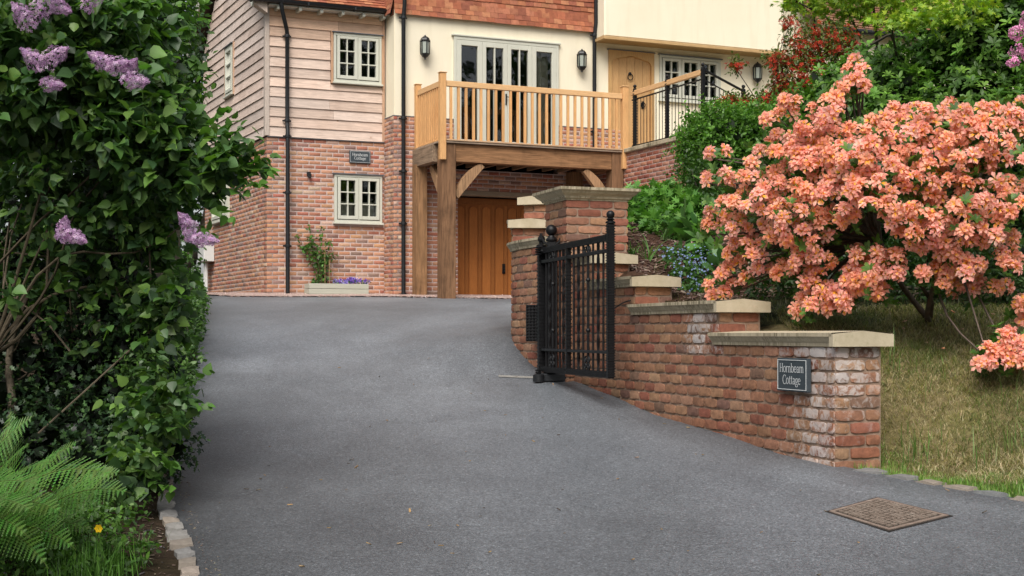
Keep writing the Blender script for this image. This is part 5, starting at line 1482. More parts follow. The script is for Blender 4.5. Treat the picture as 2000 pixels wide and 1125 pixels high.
def branches(name, base, targets, parent, O, r0=.03, col=(.13, .10, .07), rng=RNG, k=None, mid=.35, sag=.0, taper=.25, mat='bark'):
    mb = MB(); base = Vector(base); O = Vector(O)
    for t in targets:
        t = Vector(t); L = (t-base).length; pts = []; rr = []
        a = Vector(rng.normal(size=3))*L*.07; b = Vector(rng.normal(size=3))*L*.05
        n = 9
        for i in range(n+1):
            u = i/n; p = base.lerp(t, u); p.z += math.sin(math.pi*u)*L*(mid*.4)-sag*u*u*L; p += a*math.sin(math.pi*u)+b*math.sin(2*math.pi*u)
            pts.append(p-O); rr.append(r0*(1-(1-taper)*u)*rng.uniform(.92, 1.05))
        q = rng.uniform(.7, 1.3); mb.tube(pts, rr, 6, (col[0]*q, col[1]*q, col[2]*q))
    return mb.build(name, M[mat], parent, smooth=60)

# ================================================================== lilac, front left
rng = np.random.default_rng(21)
LB = P(35, 800, 7.7); LO = (LB.x, LB.y, gh(LB.x, LB.y))
lil = empty('lilac_bush', LO, 0, 'big lilac bush with heart shaped leaves and pale purple flower heads at left', 'bush')
top = [(-20, 40, 7.3, .38, .38, .30), (80, 70, 7.2, .30, .35, .24), (170, 60, 7.3, .28, .35, .24), (240, 70, 7.6, .22, .4, .22), (20, 190, 7.1, .22, .3, .14), (130, 185, 7.2, .26, .3, .13), (225, 165, 7.3, .26, .3, .18),
       (190, 240, 7.4, .26, .3, .12), (270, 255, 7.3, .22, .3, .16), (320, 250, 7.5, .15, .25, .15), (60, 255, 7.6, .3, .3, .1), (310, 325, 7.4, .20, .28, .14), (375, 315, 7.4, .15, .2, .11), (425, 312, 7.3, .10, .12, .07), (465, 318, 7.3, .06, .1, .045, 1.6), (440, 345, 7.3, .07, .1, .04),
       (375, 375, 7.4, .10, .15, .06), (285, 415, 7.6, .18, .22, .13), (325, 475, 7.6, .08, .15, .08), (315, 545, 7.7, .08, .15, .08), (408, 405, 7.35, .035, .06, .03), (330, 190, 7.4, .07, .1, .07), (370, 235, 7.4, .05, .08, .04)]
pal = [(.070, .150, .038), (.095, .195, .044), (.055, .120, .038), (.14, .26, .050), (.045, .095, .038), (.08, .16, .055), (.10, .17, .045)]
fb = FB()
p, d, idx = blob_pts(top, 1500, rng, (.4, 1.02), .15)
pos, ld, td, L = twigs(p, d*np.array([1, 1, .6]), 6, .11, .55, .7, .25, rng)
sz = rng.uniform(.036, .086, len(pos)); fb.add(*scatter('heart', pos, ld, leaf_normals(ld, rng, 1, .6), sz, cols(len(pos), pal, .25, rng)))
# sparse sprays in the dark hollow and low along the drive
low = [(100, 380, 7.7, .35, .2, .20, .8), (200, 450, 7.6, .25, .2, .25, .8), (40, 520, 7.8, .35, .2, .25, .5), (180, 600, 7.7, .25, .2, .2, .4), (60, 330, 7.5, .20, .2, .08, .4), (130, 305, 7.4, .10, .1, .05), (90, 420, 7.1, .045, .06, .035), (65, 430, 7.1, .04, .05, .03), (90, 330, 7.2, .06, .1, .06), (300, 610, 7.7, .10, .2, .10), (325, 640, 7.6, .06, .15, .10, 1.2), (335, 560, 7.5, .06, .12, .07),
       (350, 585, 7.4, .03, .06, .05), (305, 690, 7.5, .04, .08, .06), (300, 760, 7.3, .10, .16, .08), (345, 775, 7.2, .05, .08, .05, 1.5), (310, 830, 7.1, .07, .12, .07, 1.3), (270, 830, 7.1, .10, .15, .08), (280, 905, 6.9, .07, .12, .06, 1.3), (250, 930, 6.8, .08, .12, .06, 1.3), (305, 945, 6.9, .03, .07, .04, 1.2), (5, 590, 7.0, .04, .04, .05)]
p, d, idx = blob_pts(low, 680, rng, (.3, 1.1), .25)
pos, ld, td, L = twigs(p, d, 5, .12, .5, .6, .3, rng)
sz = rng.uniform(.030, .072, len(pos)); fb.add(*scatter('heart', pos, ld, leaf_normals(ld, rng, 1, .7), sz, cols(len(pos), pal, .3, rng)*.8))
# young shoots at the outer tips
for (a, b) in (((470, 330, 7.3), (535, 300, 7.2)), ((460, 340, 7.3), (530, 335, 7.2)), ((440, 300, 7.4), (505, 262, 7.3)), ((340, 770, 7.2), (412, 728, 7.1)), ((350, 790, 7.2), (405, 790, 7.1)), ((400, 260, 7.5), (440, 215, 7.4)), ((350, 70, 7.4), (385, 40, 7.35)), ((370, 110, 7.5), (400, 130, 7.45)), ((450, 370, 7.3), (480, 375, 7.25)), ((410, 300, 7.3), (470, 245, 7.2)), ((420, 290, 7.3), (455, 232, 7.25)), ((470, 350, 7.3), (515, 365, 7.2)), ((390, 390, 7.3), (455, 430, 7.2)), ((320, 560, 7.5), (368, 590, 7.4)), ((300, 900, 6.9), (345, 905, 6.8)), ((290, 930, 6.9), (335, 960, 6.8)), ((360, 420, 7.4), (420, 460, 7.3))):
    A, B = np.array(P(*a)), np.array(P(*b)); n = 9; t = np.linspace(.05, 1, n)[:, None]; pos = A+(B-A)*t
    ld = unit(rng.normal(size=(n, 3))*.6+(B-A)/np.linalg.norm(B-A)*.5+np.array([0, 0, -.35])); sz = rng.uniform(.045, .08, n)*np.linspace(1.1, .75, n)
    fb.add(*scatter('heart', pos, ld, leaf_normals(ld, rng, 1, .5), sz, cols(n, [(.085, .19, .03), (.07, .15, .03)], .2, rng)))
fb.build('foliage', M['leaf'], lil, LO, smooth=True)
tg = [P(*q) for q in ((60, 60, 7.5), (200, 80, 7.6), (260, 170, 7.6), (330, 250, 7.6), (470, 330, 7.4), (140, 200, 7.6), (120, 420, 7.2), (300, 400, 7.7))]
branches('stem', P(-20, 700, 7.55), tg, lil, LO, .010, (.085, .068, .045), rng, mid=.1, taper=.25)
branches('stem', (LB.x-.15, LB.y, LO[2]-.05), [P(-20, 690, 7.55), P(60, 560, 7.7), P(-60, 400, 7.6)], lil, LO, .028, (.11, .09, .065), rng, mid=.0, taper=.55)
# bare twigs in the hollow
tw_ = []
mb = MB()
for i in range(22):
    a = P(rng.uniform(-40, 330), rng.uniform(330, 720), rng.uniform(7.5, 8.0)); d_ = Vector((rng.normal()*.16, rng.normal()*.05, rng.normal()*.16+.08)); mid_ = a+d_*.5+Vector(rng.normal(size=3))*.03
    mb.tube([v-Vector(LO) for v in (a-d_, a-d_*.3+Vector(rng.normal(size=3))*.02, mid_, a+d_)], [.005, .0045, .004, .002], 5, (.15, .12, .085))
mb.build('twigs', M['bark'], lil, smooth=60)
def panicle(c, ax, L, W, n, rng, parent, O, pal):
    """dense cone of four petalled florets"""
    ax = unit(np.array(ax, float)); t = rng.uniform(0, 1, n)**.8; a = rng.uniform(0, 2*np.pi, n); prof = np.sin(np.clip(t*.92+.12, 0, 1)*np.pi)**.55*(1-.35*t)
    u = unit(np.cross(ax, [.3, .2, .9])); v = np.cross(ax, u); lump_ = 1+.25*np.sin(a*3+t*9)
    r = W*prof*lump_*rng.uniform(.75, 1.05, n); o = u*np.cos(a)[:, None]+v*np.sin(a)[:, None]
    pos = np.array(c)+ax*((t-.4)*L)[:, None]+o*r[:, None]; nd = unit(o+ax*.35+rng.normal(size=(n, 3))*.25)
    fb = FB(); V = []; C = []; col = cols(n, pal, .18, rng)
    e1 = unit(np.cross(nd, rand_dir(n, rng))); e2 = np.cross(nd, e1); s = rng.uniform(.0065, .010, n)
    vs = [pos]
    for k in range(4):
        for (rr, aa, zz) in ((.62, -.42, .05), (1.05, 0, -.15 if k % 2 else .12), (.62, .42, .05)):
            an = k*np.pi/2+aa; vs.append(pos+(e1*math.cos(an)+e2*math.sin(an))*(rr*s)[:, None]+nd*(zz*s)[:, None])
    A = np.stack(vs, 1); k = A.shape[1]; off = (np.arange(n)*k)[:, None, None]
    Q = (np.array([(0, 1+3*j, 2+3*j, 3+3*j) for j in range(4)])[None]+off).reshape(-1, 4)
    CC = np.repeat(col[:, None], k, 1); CC[:, 0] *= .55
    fb.add(A.reshape(-1, 3), [Q], CC.reshape(-1, 3)); return fb.build('flower_cluster', M['petal'], parent, O)
LP_ = [(.72, .50, .72), (.62, .38, .62), (.84, .66, .82), (.50, .28, .50)]
for (px_, py_, d_, dx, dz, L_, W_) in ((70, 118, 6.95, -.6, .5, .10, .045), (105, 112, 6.95, .7, .35, .11, .045), (100, 165, 7.0, .9, -.1, .09, .035), (200, 120, 7.0, -.5, .3, .09, .04), (228, 128, 6.98, .6, .1, .09, .042), (252, 135, 7.0, .5, .5, .08, .035), (262, 158, 6.98, .8, -.1, .10, .04),
    (125, 452, 6.95, .2, .8, .09, .036), (145, 462, 6.93, .7, -.3, .09, .036), (368, 438, 7.2, -.3, .4, .09, .036), (398, 468, 7.18, .8, -.1, .10, .034), (372, 462, 7.25, .2, -.2, .08, .03), (50, 35, 7.0, -.4, .5, .11, .05), (88, 8, 7.0, .5, .6, .12, .055), (180, 0, 7.1, .6, .5, .11, .04), (118, 15, 7.05, .7, -.3, .08, .035)):
    panicle(P(px_, py_, d_-.28), (dx, -.3, dz), L_*1.35, W_*1.1, 300, rng, lil, LO, LP_)

# ================================================================== holly / dark evergreen under it
HB_ = P(120, 850, 8.2); HO_ = (HB_.x, HB_.y, gh(HB_.x, HB_.y))
hol = empty('holly_bush', HO_, 0, 'dense dark holly growing in deep shade under the lilac', 'bush')
hb = [(-40, 480, 8.5, .75, .5, .7), (130, 470, 8.5, .55, .4, .5), (60, 720, 8.1, .75, .4, .5), (235, 560, 8.2, .30, .3, .4), (215, 740, 8.0, .34, .35, .42), (300, 860, 7.8, .20, .3, .22), (130, 880, 7.7, .5, .3, .28), (-60, 850, 7.8, .5, .3, .4), (265, 690, 7.9, .17, .25, .3), (230, 900, 7.5, .3, .25, .16), (250, 330, 8.5, .42, .3, .4), (60, 250, 8.6, .9, .3, .4), (200, 130, 8.7, .6, .3, .5)]
p, d, idx = blob_pts(hb, 5200, rng, (.75, 1.02), .12); fb = FB()
pos, ld, td, L = twigs(p, d, 5, .10, .2, .6, .3, rng); sz = rng.uniform(.028, .05, len(pos))
fb.add(*scatter('spiky', pos, ld, unit(leaf_normals(ld, rng, 1, .7)), sz, cols(len(pos), [(.026, .056, .024), (.038, .078, .030), (.020, .042, .020), (.055, .11, .032)], .3, rng)))
pv = [(315, 640, 7.7, .05, .15, .12), (280, 720, 7.6, .09, .2, .14), (325, 800, 7.4, .09, .15, .10), (275, 900, 7.1, .10, .15, .10), (300, 720, 7.5, .04, .1, .10), (200, 960, 6.9, .14, .15, .05)]
p, d, idx = blob_pts(pv, 420, rng, (.5, 1.1), .2); pos, ld, td, L = twigs(p, d, 6, .08, .2, .6, .4, rng); fb.add(*scatter('oval', pos, ld, leaf_normals(ld, rng, 1, .7), rng.uniform(.02, .036, len(pos)), cols(len(pos), [(.05, .11, .022), (.035, .075, .02), (.08, .16, .03)], .3, rng)))
p, d, idx = blob_pts(hb, 4200, rng, (.15, .75), .1); pos = p; ld = rand_dir(len(p), rng); fb.add(*scatter('oval', pos, ld, rand_dir(len(p), rng), rng.uniform(.08, .13, len(p)), cols(len(p), [(.008, .014, .007)], .3, rng)))  # near-black inner leaves: the bush's deep shade is put into their colour
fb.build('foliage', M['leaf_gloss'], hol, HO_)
branches('stem', HO_, [P(*q) for q in ((60, 520, 8.2), (200, 520, 8.2), (260, 640, 8.0), (-30, 560, 8.1), (120, 650, 7.9))], hol, HO_, .022, (.10, .08, .06), rng, mid=.02)

# ================================================================== trees behind the lilac
def tree(name, label, base, blobs, n, pal, tpl, size, per=6, tw=.3, O=None, r0=.12, mat='leaf', shell=(.3, 1.05), lum=.25, droop=.3, group=None, seed=1, cat='tree', nbr=None, up=.3):
    rng = np.random.default_rng(seed); O = tuple(base)
    t = empty(name, O, 0, label, cat, group); fb = FB()
    p, d, idx = blob_pts(blobs, n, rng, shell, lum); pos, ld, td, L = twigs(p, d, per, tw, droop, .6, up, rng)
    fb.add(*scatter(tpl, pos, ld, leaf_normals(ld, rng, 1, .6), rng.uniform(size[0], size[1], len(pos)), cols(len(pos), pal, .25, rng))); fb.build('crown', M[mat], t, O)
    cs_ = [P(b[0], b[1], b[2]) for b in blobs]
    branches('trunk', O, [c for c in cs_][:nbr or 99], t, O, r0, (.10, .085, .065), rng, mid=.05, taper=.2)
    return t
b0 = P(290, 700, 13); tree('leafy_tree', 'fresh green young tree standing behind the lilac near the house gable', (b0.x, b0.y, gh(b0.x, b0.y)), [(300, 60, 12.5, .35, .4, .5), (270, 150, 12.5, .4, .4, .45), (335, 90, 12.7, .17, .3, .45), (230, 40, 12.6, .4, .4, .5), (290, 0, 12.5, .3, .4, .3), (340, 180, 12.6, .16, .2, .25)], 900,
     [(.075, .17, .025), (.10, .21, .028), (.05, .12, .02)], 'oval', (.05, .085), 6, .22, r0=.06, seed=31)
b0 = P(300, 600, 32); tree('background_tree', 'tall dark green tree rising beyond the left side of the cottage', (b0.x, b0.y, .6), [(380, 120, 34, 1.0, 1, 2.2), (330, 60, 34, 1.6, 1.5, 2.5), (380, 260, 34, .9, 1, 1.6), (250, 200, 33, 2.2, 2, 3), (350, 380, 33, 1.2, 1, 1.8), (100, 100, 34, 3, 2, 4)], 3800,
     [(.035, .075, .018), (.05, .10, .022), (.025, .055, .016)], 'oval', (.10, .17), 6, .5, r0=.22, seed=33)
b0 = P(340, 590, 24); tree('shrub', 'loose green shrub beside the far left edge of the drive near the meter box', (b0.x-.3, b0.y, gh(b0.x, b0.y)), [(335, 520, 23, .35, .4, .5), (345, 570, 22, .3, .4, .3), (300, 450, 23, .5, .4, .8)], 450, [(.07, .16, .03), (.05, .11, .02)], 'oval', (.06, .10), 6, .2, r0=.03, seed=35, cat='shrub')

# unseen tree crowns, added to break up the sky reflected in the window panes
rng = np.random.default_rng(99); n_ = 9000; cw = np.array([(24, -14, 8), (27, -7, 10), (30, 0, 8), (31, 7, 11), (34, 14, 8), (28, -22, 9), (38, 20, 10), (20, -20, 7), (12, -24, 7), (2, -24, 6), (-10, -24, 7)]); q = rng.integers(0, len(cw), n_)
p = cw[q]+rand_dir(n_, rng)*np.array([5, 3, 5.5])*rng.uniform(.5, 1, (n_, 1)); fb = FB(); fb.add(*scatter('oval', p, rand_dir(n_, rng), rand_dir(n_, rng), rng.uniform(.6, 1.1, n_), cols(n_, [(.03, .06, .02), (.05, .09, .02)], .3, rng)))
o = fb.build('woodland', M['leaf'], None); tag(o, 'unseen dark tree crowns added for reflections in the cottage window panes', 'trees', kind='stuff')
# ================================================================== ferns
def frond(mb, base, az, L, lift, curl, w, col, rng, roll=.7):
    """arching frond with toothed pinnae"""
    n = 34; pts = []; q = Vector(base); h = Vector((math.cos(az), math.sin(az), 0)); el = lift
    for i in range(n+1):
        pts.append(q.copy()); q = q+(h*math.cos(el)+Vector((0, 0, 1))*math.sin(el))*(L/n); el -= curl/n
    side = Vector((-h.y, h.x, 0)); side = (side*math.cos(roll)+Vector((0, 0, 1))*math.sin(roll)*(1 if side.y > 0 else -1)).normalized(); mb.tube([p for p in pts], [.0035*(1-.8*i/n) for i in range(n+1)], 5, (.10, .14, .03))
    for i in range(3, n+1):
        t = i/n; wl_ = w*(math.sin(math.pi*min(1, (t*.93+.10)))**.75)*(1.0 if t > .25 else .6+t*1.6)
        for sgn in (-1, 1):
            a = pts[i]; f = (pts[i]-pts[i-1]).normalized(); s = (side*sgn+f*.42+Vector((0, 0, -.12+rng.normal()*.07))).normalized()
            bw_ = L/n*.92; k = 7; vs = [tuple(a)]; up = side.cross(f)*sgn
            c = tuple(v*rng.uniform(.8, 1.2) for v in col)
            for j in range(k):
                u = (j+.5)/k; c0_ = a+s*(wl_*u)+Vector((0, 0, -.10*u*u*wl_)); ww = bw_*.66*(1-u)**.6
                e = c0_+s*(wl_/k*.3)
                mb.add([c0_-s*wl_/k*.55, e+f*ww+up*.002, c0_+s*wl_/k*.62, e-f*ww*.95+up*.002], [(0, 1, 2, 3)], c)
rngf = np.random.default_rng(5)
FB_ = P(15, 1085, 5.75); FO = Vector((FB_.x, FB_.y, gh(FB_.x, FB_.y)))
fern = empty('fern', FO, 0, 'large bright green fern with arching fronds in the lower left corner', 'fern')
def put_frond(tip, L, base_off, curl, w, lift=None):
    T_ = P(*tip); b = FO+Vector(base_off); dv = T_-b; az = math.atan2(dv.y, dv.x); hd = math.hypot(dv.x, dv.y); D = dv.length; L = max(L, D*1.04)
    el = math.atan2(dv.z, hd); mb = MB(); frond(mb, Vector(base_off), az, L, el+curl*.5, curl, w*1.35, (.085, .19, .034), rngf, rngf.uniform(.5, 1.0)); mb.build('frond', M['leaf'], fern)
for tip, L, bo, cu, w in (((262, 968, 5.4), .5, (0, 0, .02), 1.1, .085), ((245, 925, 5.7), .5, (.0, .1, .05), 1.0, .085), ((160, 862, 5.9), .5, (-.05, .1, .05), .9, .08), ((235, 935, 5.2), .5, (-.1, -.1, .05), 1.2, .09), ((20, 822, 6.0), .55, (-.05, .15, .05), .6, .09), ((60, 870, 5.6), .5, (-.2, 0, .05), .7, .09), ((110, 905, 5.5), .5, (-.25, .0, .02), .9, .09),
    ((-20, 850, 5.6), .5, (-.1, 0, 0), .6, .09), ((130, 1010, 5.1), .4, (-.2, -.1, .0), 1.1, .08), ((90, 960, 5.0), .4, (-.3, -.1, .05), .9, .08), ((20, 940, 5.2), .4, (-.2, 0, .05), .8, .09), ((170, 1000, 5.5), .4, (-.05, .0, .0), 1.2, .07), ((190, 1040, 5.6), .4, (-.1, 0, 0), 1.2, .08), ((210, 985, 5.8), .4, (-.1, .1, 0), 1.0, .085), ((130, 880, 5.7), .4, (-.1, .05, 0), .9, .09), ((-30, 830, 5.8), .4, (-.2, .05, 0), .6, .09), ((150, 1080, 5.2), .4, (-.15, -.05, .02), 1.0, .08), ((70, 1010, 4.9), .4, (-.3, -.1, .02), .9, .09), ((10, 1000, 4.9), .4, (-.2, -.1, .02), .8, .09), ((60, 1060, 4.9), .4, (-.3, -.1, .0), 1.0, .08), ((100, 1120, 5.0), .4, (-.2, -.1, .0), 1.2, .08), ((-60, 900, 5.4), .5, (-.1, 0, .1), .7, .09), ((40, 850, 5.9), .6, (-.3, .1, .1), .6, .085)):
    put_frond(tip, L, bo, cu, w)

# ================================================================== grass
def grass(name, pts, h, w, pal, rng, parent=None, pal2=None, freq=3.0, lean=.35, label=None, dry=0.0, O=(0, 0, 0), mat='leaf', flat=0.0):
    n = len(pts); a = rng.uniform(0, 2*np.pi, n); dirn = np.stack([np.cos(a), np.sin(a), 0*a], 1); sd = np.stack([-np.sin(a), np.cos(a), 0*a], 1)
    H = rng.uniform(h[0], h[1], n)[:, None]; le = (rng.uniform(0, 1, n)**1.5*lean)[:, None]; W_ = (w*rng.uniform(.6, 1.3, n))[:, None]
    if flat: le = np.clip(le+flat, 0, 1.4)
    up = np.array([0, 0, 1.0]); vz = np.cos(le*1.2); vh = np.sin(le*1.2)
    p0 = pts; p1 = pts+up*H*.5*np.cos(le*.6)+dirn*H*.5*np.sin(le*.6); p2 = p1+up*H*.5*vz*.9+dirn*H*.5*vh*1.2
    A = np.stack([p0-sd*W_, p0+sd*W_, p1+sd*W_*.8, p1-sd*W_*.8, p2], 1); off = (np.arange(n)*5)[:, None, None]
    cc_ = cols(n, pal, .25, rng)
    if pal2 is not None: sel = (lump(pts, freq)+rng.normal(size=n)*.25) > .15; cc_[sel] = cols(int(sel.sum()), pal2, .25, rng)
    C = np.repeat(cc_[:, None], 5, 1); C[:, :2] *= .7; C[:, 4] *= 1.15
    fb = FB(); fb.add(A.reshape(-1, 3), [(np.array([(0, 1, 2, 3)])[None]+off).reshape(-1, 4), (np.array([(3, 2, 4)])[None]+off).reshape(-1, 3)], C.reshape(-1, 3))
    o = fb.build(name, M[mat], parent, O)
    if label: tag(o, label, 'grass', kind='stuff')
    return o
def gpts(n, poly_or_fn, box_, rng, z=0.0):
    out = []; x0, x1, y0, y1 = box_; q = np.stack([rng.uniform(x0, x1, n*3), rng.uniform(y0, y1, n*3)], 1); q = q[poly_or_fn(q[:, 0], q[:, 1])][:n]
    zz = np.concatenate([ground_h(q[i:i+20000]) for i in range(0, len(q), 20000)]) if len(q) else np.zeros(0)
    return np.column_stack([q, zz+z])
rg = np.random.default_rng(77)
KY = lambda x: np.interp(x, [1.9, 2.6, 3.5, 4.5, 7.5], [8.42, 7.46, 6.8, 5.95, 3.2])
off_wall = lambda x, y: (x > right_x(y)+np.where(y < 8.4, .12, .36))
# bright verge along the kerb
g1 = gpts(15000, lambda x, y: (y > KY(x)+.03) & (x > 1.98) & (y < KY(x)+.85+.14*np.sin(x*6)), (1.9, 4.6, 5.5, 8.95), rg)
grass('verge_grass', g1, (.02, .055), .0022, [(.15, .29, .05), (.19, .33, .06), (.11, .22, .04), (.24, .28, .09)], rg, label='short bright green grass verge beside the right kerb', lean=.8)
# matted mown bank
g2 = gpts(90000, lambda x, y: off_wall(x, y) & (y > KY(x)+.66+.12*np.sin(x*9)) & (y < 10.7), (1.9, 4.8, 7.0, 10.7), rg)
grass('bank_grass', g2, (.03, .10), .0016, [(.56, .47, .30), (.44, .36, .22), (.32, .29, .15), (.20, .24, .08), (.66, .56, .37), (.34, .26, .16)], rg, label='dry matted mown grass on the steep bank right of the wall', lean=1.0, flat=.95, pal2=[(.16, .22, .06), (.22, .27, .09), (.11, .13, .05), (.28, .24, .13), (.40, .34, .2)])
g3 = gpts(9000, lambda x, y: off_wall(x, y) & (y > 10.2) & (y < 13), (1.2, 5.5, 10.2, 13), rg)
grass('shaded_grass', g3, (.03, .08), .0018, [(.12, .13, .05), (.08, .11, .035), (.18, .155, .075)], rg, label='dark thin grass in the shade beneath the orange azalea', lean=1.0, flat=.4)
tf = []
for cx_, cy_, n_, s_ in ((3.35, 8.3, 110, .12), (3.75, 8.2, 70, .14), (2.45, 8.75, 60, .12), (2.1, 8.72, 60, .05), (2.9, 8.5, 50, .12), (3.3, 9.0, 40, .16), (2.4, 9.3, 40, .2)):
    q = np.column_stack([rg.normal(cx_, s_, n_), rg.normal(cy_, s_*.6, n_)]); tf.append(np.column_stack([q, ground_h(q)]))
grass('tall_grass', np.concatenate(tf), (.10, .24), .003, [(.10, .20, .04), (.14, .24, .06), (.22, .24, .10)], rg, label='taller tufts of green grass at the foot of the right bank', lean=.8)
# left bed
q = np.column_stack([rg.normal(-1.62, .075, 480), rg.normal(5.6, .12, 480)]); 
grass('bed_grass', np.column_stack([q, ground_h(q)]), (.07, .19), .0025, [(.08, .19, .03), (.11, .25, .04), (.05, .12, .02)], rg, label='fresh long grass beside the fern in the left bed', lean=.7)
rng = np.random.default_rng(17); cvb = [(20, 1090, 5.5, .25, .25, .05), (120, 1080, 5.6, .25, .25, .05), (210, 1050, 5.8, .14, .2, .03), (60, 1000, 6.2, .35, .3, .06), (180, 990, 6.5, .2, .25, .05), (100, 940, 6.8, .4, .3, .08), (260, 1090, 5.7, .06, .1, .015)]
p, d, idx = blob_pts(cvb, 900, rng, (.3, 1.05), .2); p[:, 2] = ground_h(p[:, :2])+rng.uniform(.0, .10, len(p)); pos, ld, td, L = twigs(p, d*np.array([1, 1, .3])+np.array([0, 0, .4]), 5, .07, .1, .6, .6, rng); fb = FB()
fb.add(*scatter('oval', pos, ld, leaf_normals(ld, rng, 1, .5), rng.uniform(.018, .038, len(pos)), cols(len(pos), [(.06, .13, .025), (.09, .19, .03), (.04, .09, .02)], .3, rng))); o = fb.build('ground_cover', M['leaf'], None); tag(o, 'low leafy weeds covering the soil around the fern', 'plants', kind='stuff')
n_ = 2600; yy = rng.uniform(8.3, 23, n_); xx = left_x(yy)-.02-rng.uniform(0, .8, n_)**1.5; p = np.stack([xx, yy, ground_h(np.stack([xx, yy], 1))+rng.uniform(0, .24, n_)], 1); dd = rand_dir(n_, rng); pos, ld, td, L = twigs(p, dd, 5, .12, .2, .6, .5, rng); fb = FB()
fb.add(*scatter('oval', pos, ld, leaf_normals(ld, rng, 1, .6), rng.uniform(.035, .07, len(pos)), cols(len(pos), [(.05, .11, .025), (.08, .165, .03), (.035, .075, .02)], .3, rng))); o = fb.build('verge_plants', M['leaf'], None); tag(o, 'low green plants lining the left edge of the upper drive', 'plants', kind='stuff')
bt = empty('buttercup', (P(193, 1075, 5.5).x, 5.5, gh(-1.55, 5.5)), 0, 'yellow wild flower on a thin stalk in the left bed grass', 'flower')
zt = P(193, 1032, 5.5).z-bt.location.z
mb = MB(); mb.tube([(0, 0, 0), (.01, 0, zt*.5), (0, 0, zt)], .0018, 5, (.08, .17, .03)); mb.build('stalk', M['leaf'], bt)
mb = MB()
for k in range(6):
    a = k*math.pi/3; u = Vector((math.cos(a), -.35, math.sin(a))); s = Vector((-math.sin(a), 0, math.cos(a)))
    for dz in (0,): mb.add([(0, 0, zt-dz), tuple(Vector((0, 0, zt-dz))+u*.011+s*.007), tuple(Vector((0, 0, zt-dz))+u*.017), tuple(Vector((0, 0, zt-dz))+u*.011-s*.007)], [(0, 1, 2, 3)], (.85, .55, .02))
mb.build('petals', M['petal'], bt)

# ================================================================== mulch, leaf litter and crumbs
def chips(name, pts, s, pal, rng, label, cat, flat=1.0):
    n = len(pts); ax = unit(rng.normal(size=(n, 3))*np.array([1, 1, .25*flat])); b = unit(np.cross(ax, np.array([0, 0, 1.])+rng.normal(size=(n, 3))*.3)); c = np.cross(ax, b)
    L_ = rng.uniform(s[0], s[1], n)[:, None]; W_ = L_*rng.uniform(.2, .45, (n, 1)); T_ = L_*.12
    vs = []
    for (i, j, k) in ((-1, -1, -1), (1, -1, -1), (1, 1, -1), (-1, 1, -1), (-1, -1, 1), (1, -1, 1), (1, 1, 1), (-1, 1, 1)): vs.append(pts+ax*L_*i*.5+b*W_*j*.5*rng.uniform(.6, 1, (n, 1))+c*T_*k*.5)
    A = np.stack(vs, 1); off = (np.arange(n)*8)[:, None, None]; Q = (np.array([(3, 2, 1, 0), (4, 5, 6, 7), (0, 1, 5, 4), (1, 2, 6, 5), (2, 3, 7, 6), (3, 0, 4, 7)])[None]+off).reshape(-1, 4)
    C = np.repeat(cols(n, pal, .3, rng)[:, None], 8, 1); fb = FB(); fb.add(A.reshape(-1, 3), [Q], C.reshape(-1, 3)); o = fb.build(name, M['chips'], None); tag(o, label, cat, kind='stuff'); return o
m1 = gpts(4200, lambda x, y: off_wall(x, y) & (x < 2.4) & (y > 11.3), (.5, 2.4, 11.3, 15.5), rg, .008)
chips('bark_mulch', m1, (.02, .06), [(.15, .095, .075), (.22, .15, .12), (.10, .06, .05), (.30, .22, .18)], rg, 'brown bark chips on the planted bank behind the gate pier', 'mulch')
m2 = gpts(900, lambda x, y: (x < left_x(y)-.1), (-2.3, -1.0, 5.0, 7.6), rg, .006)
chips('bed_litter', m2, (.008, .03), [(.13, .09, .07), (.07, .05, .04), (.22, .17, .13), (.09, .085, .09)], rg, 'small stones and dead leaves on the soil of the left bed', 'litter')
q = np.column_stack([rg.uniform(-1.6, 2.6, 130), rg.uniform(5.5, 14, 130)]); q = q[(q[:, 0] < right_x(q[:, 1])-.1)]
m3 = np.column_stack([q, ROAD(q)+.02]); chips('drive_litter', m3, (.008, .028), [(.35, .22, .10), (.28, .2, .12), (.12, .10, .08)], rg, 'few tiny dry leaves scattered over the tarmac', 'litter')
q = np.column_stack([rg.uniform(left_x(7)-.0, left_x(7)+.5, 0)]) if False else None
e_ = rg.uniform(5.4, 8.2, 160); ex = left_x(e_)+np.abs(rg.normal(0, .035, 160))+.02; m4 = np.column_stack([ex, e_, ROAD(np.column_stack([ex, e_]))+.015])
chips('edge_grit', m4, (.004, .012), [(.30, .24, .2), (.16, .11, .09), (.35, .3, .2)], rg, 'grit and crumbs lying along the left edge of the tarmac', 'litter')
q = np.column_stack([rg.uniform(1.3, 4.6, 46), rg.uniform(7.9, 10.4, 46)]); q = q[off_wall(q[:, 0], q[:, 1])]; chips('fallen_petals', np.column_stack([q, ground_h(q)+.05]), (.02, .04), [(.9, .5, .4), (.85, .35, .2)], rg, 'a few fallen pink petals on the bank grass', 'petals')
# gravel stones by the house
gp = []
for i in range(5200):
    x_ = rg.uniform(-1.0, 7.0); yb = np.interp(x_, [a[0] for a in pth], [a[1] for a in pth]); y_ = rg.uniform(yb-.06, -.02 if x_ < 2.1 else -.52)
    q = hw(x_, y_); gp.append((q.x, q.y, 0))
gp = np.array(gp); gp[:, 2] = ROAD(gp[:, :2])+.022
chips('gravel_stones', gp, (.02, .045), [(.60, .45, .40), (.50, .34, .29), (.70, .60, .56), (.42, .27, .24)], rg, 'loose pink gravel strip along the foot of the house', 'gravel', 3)

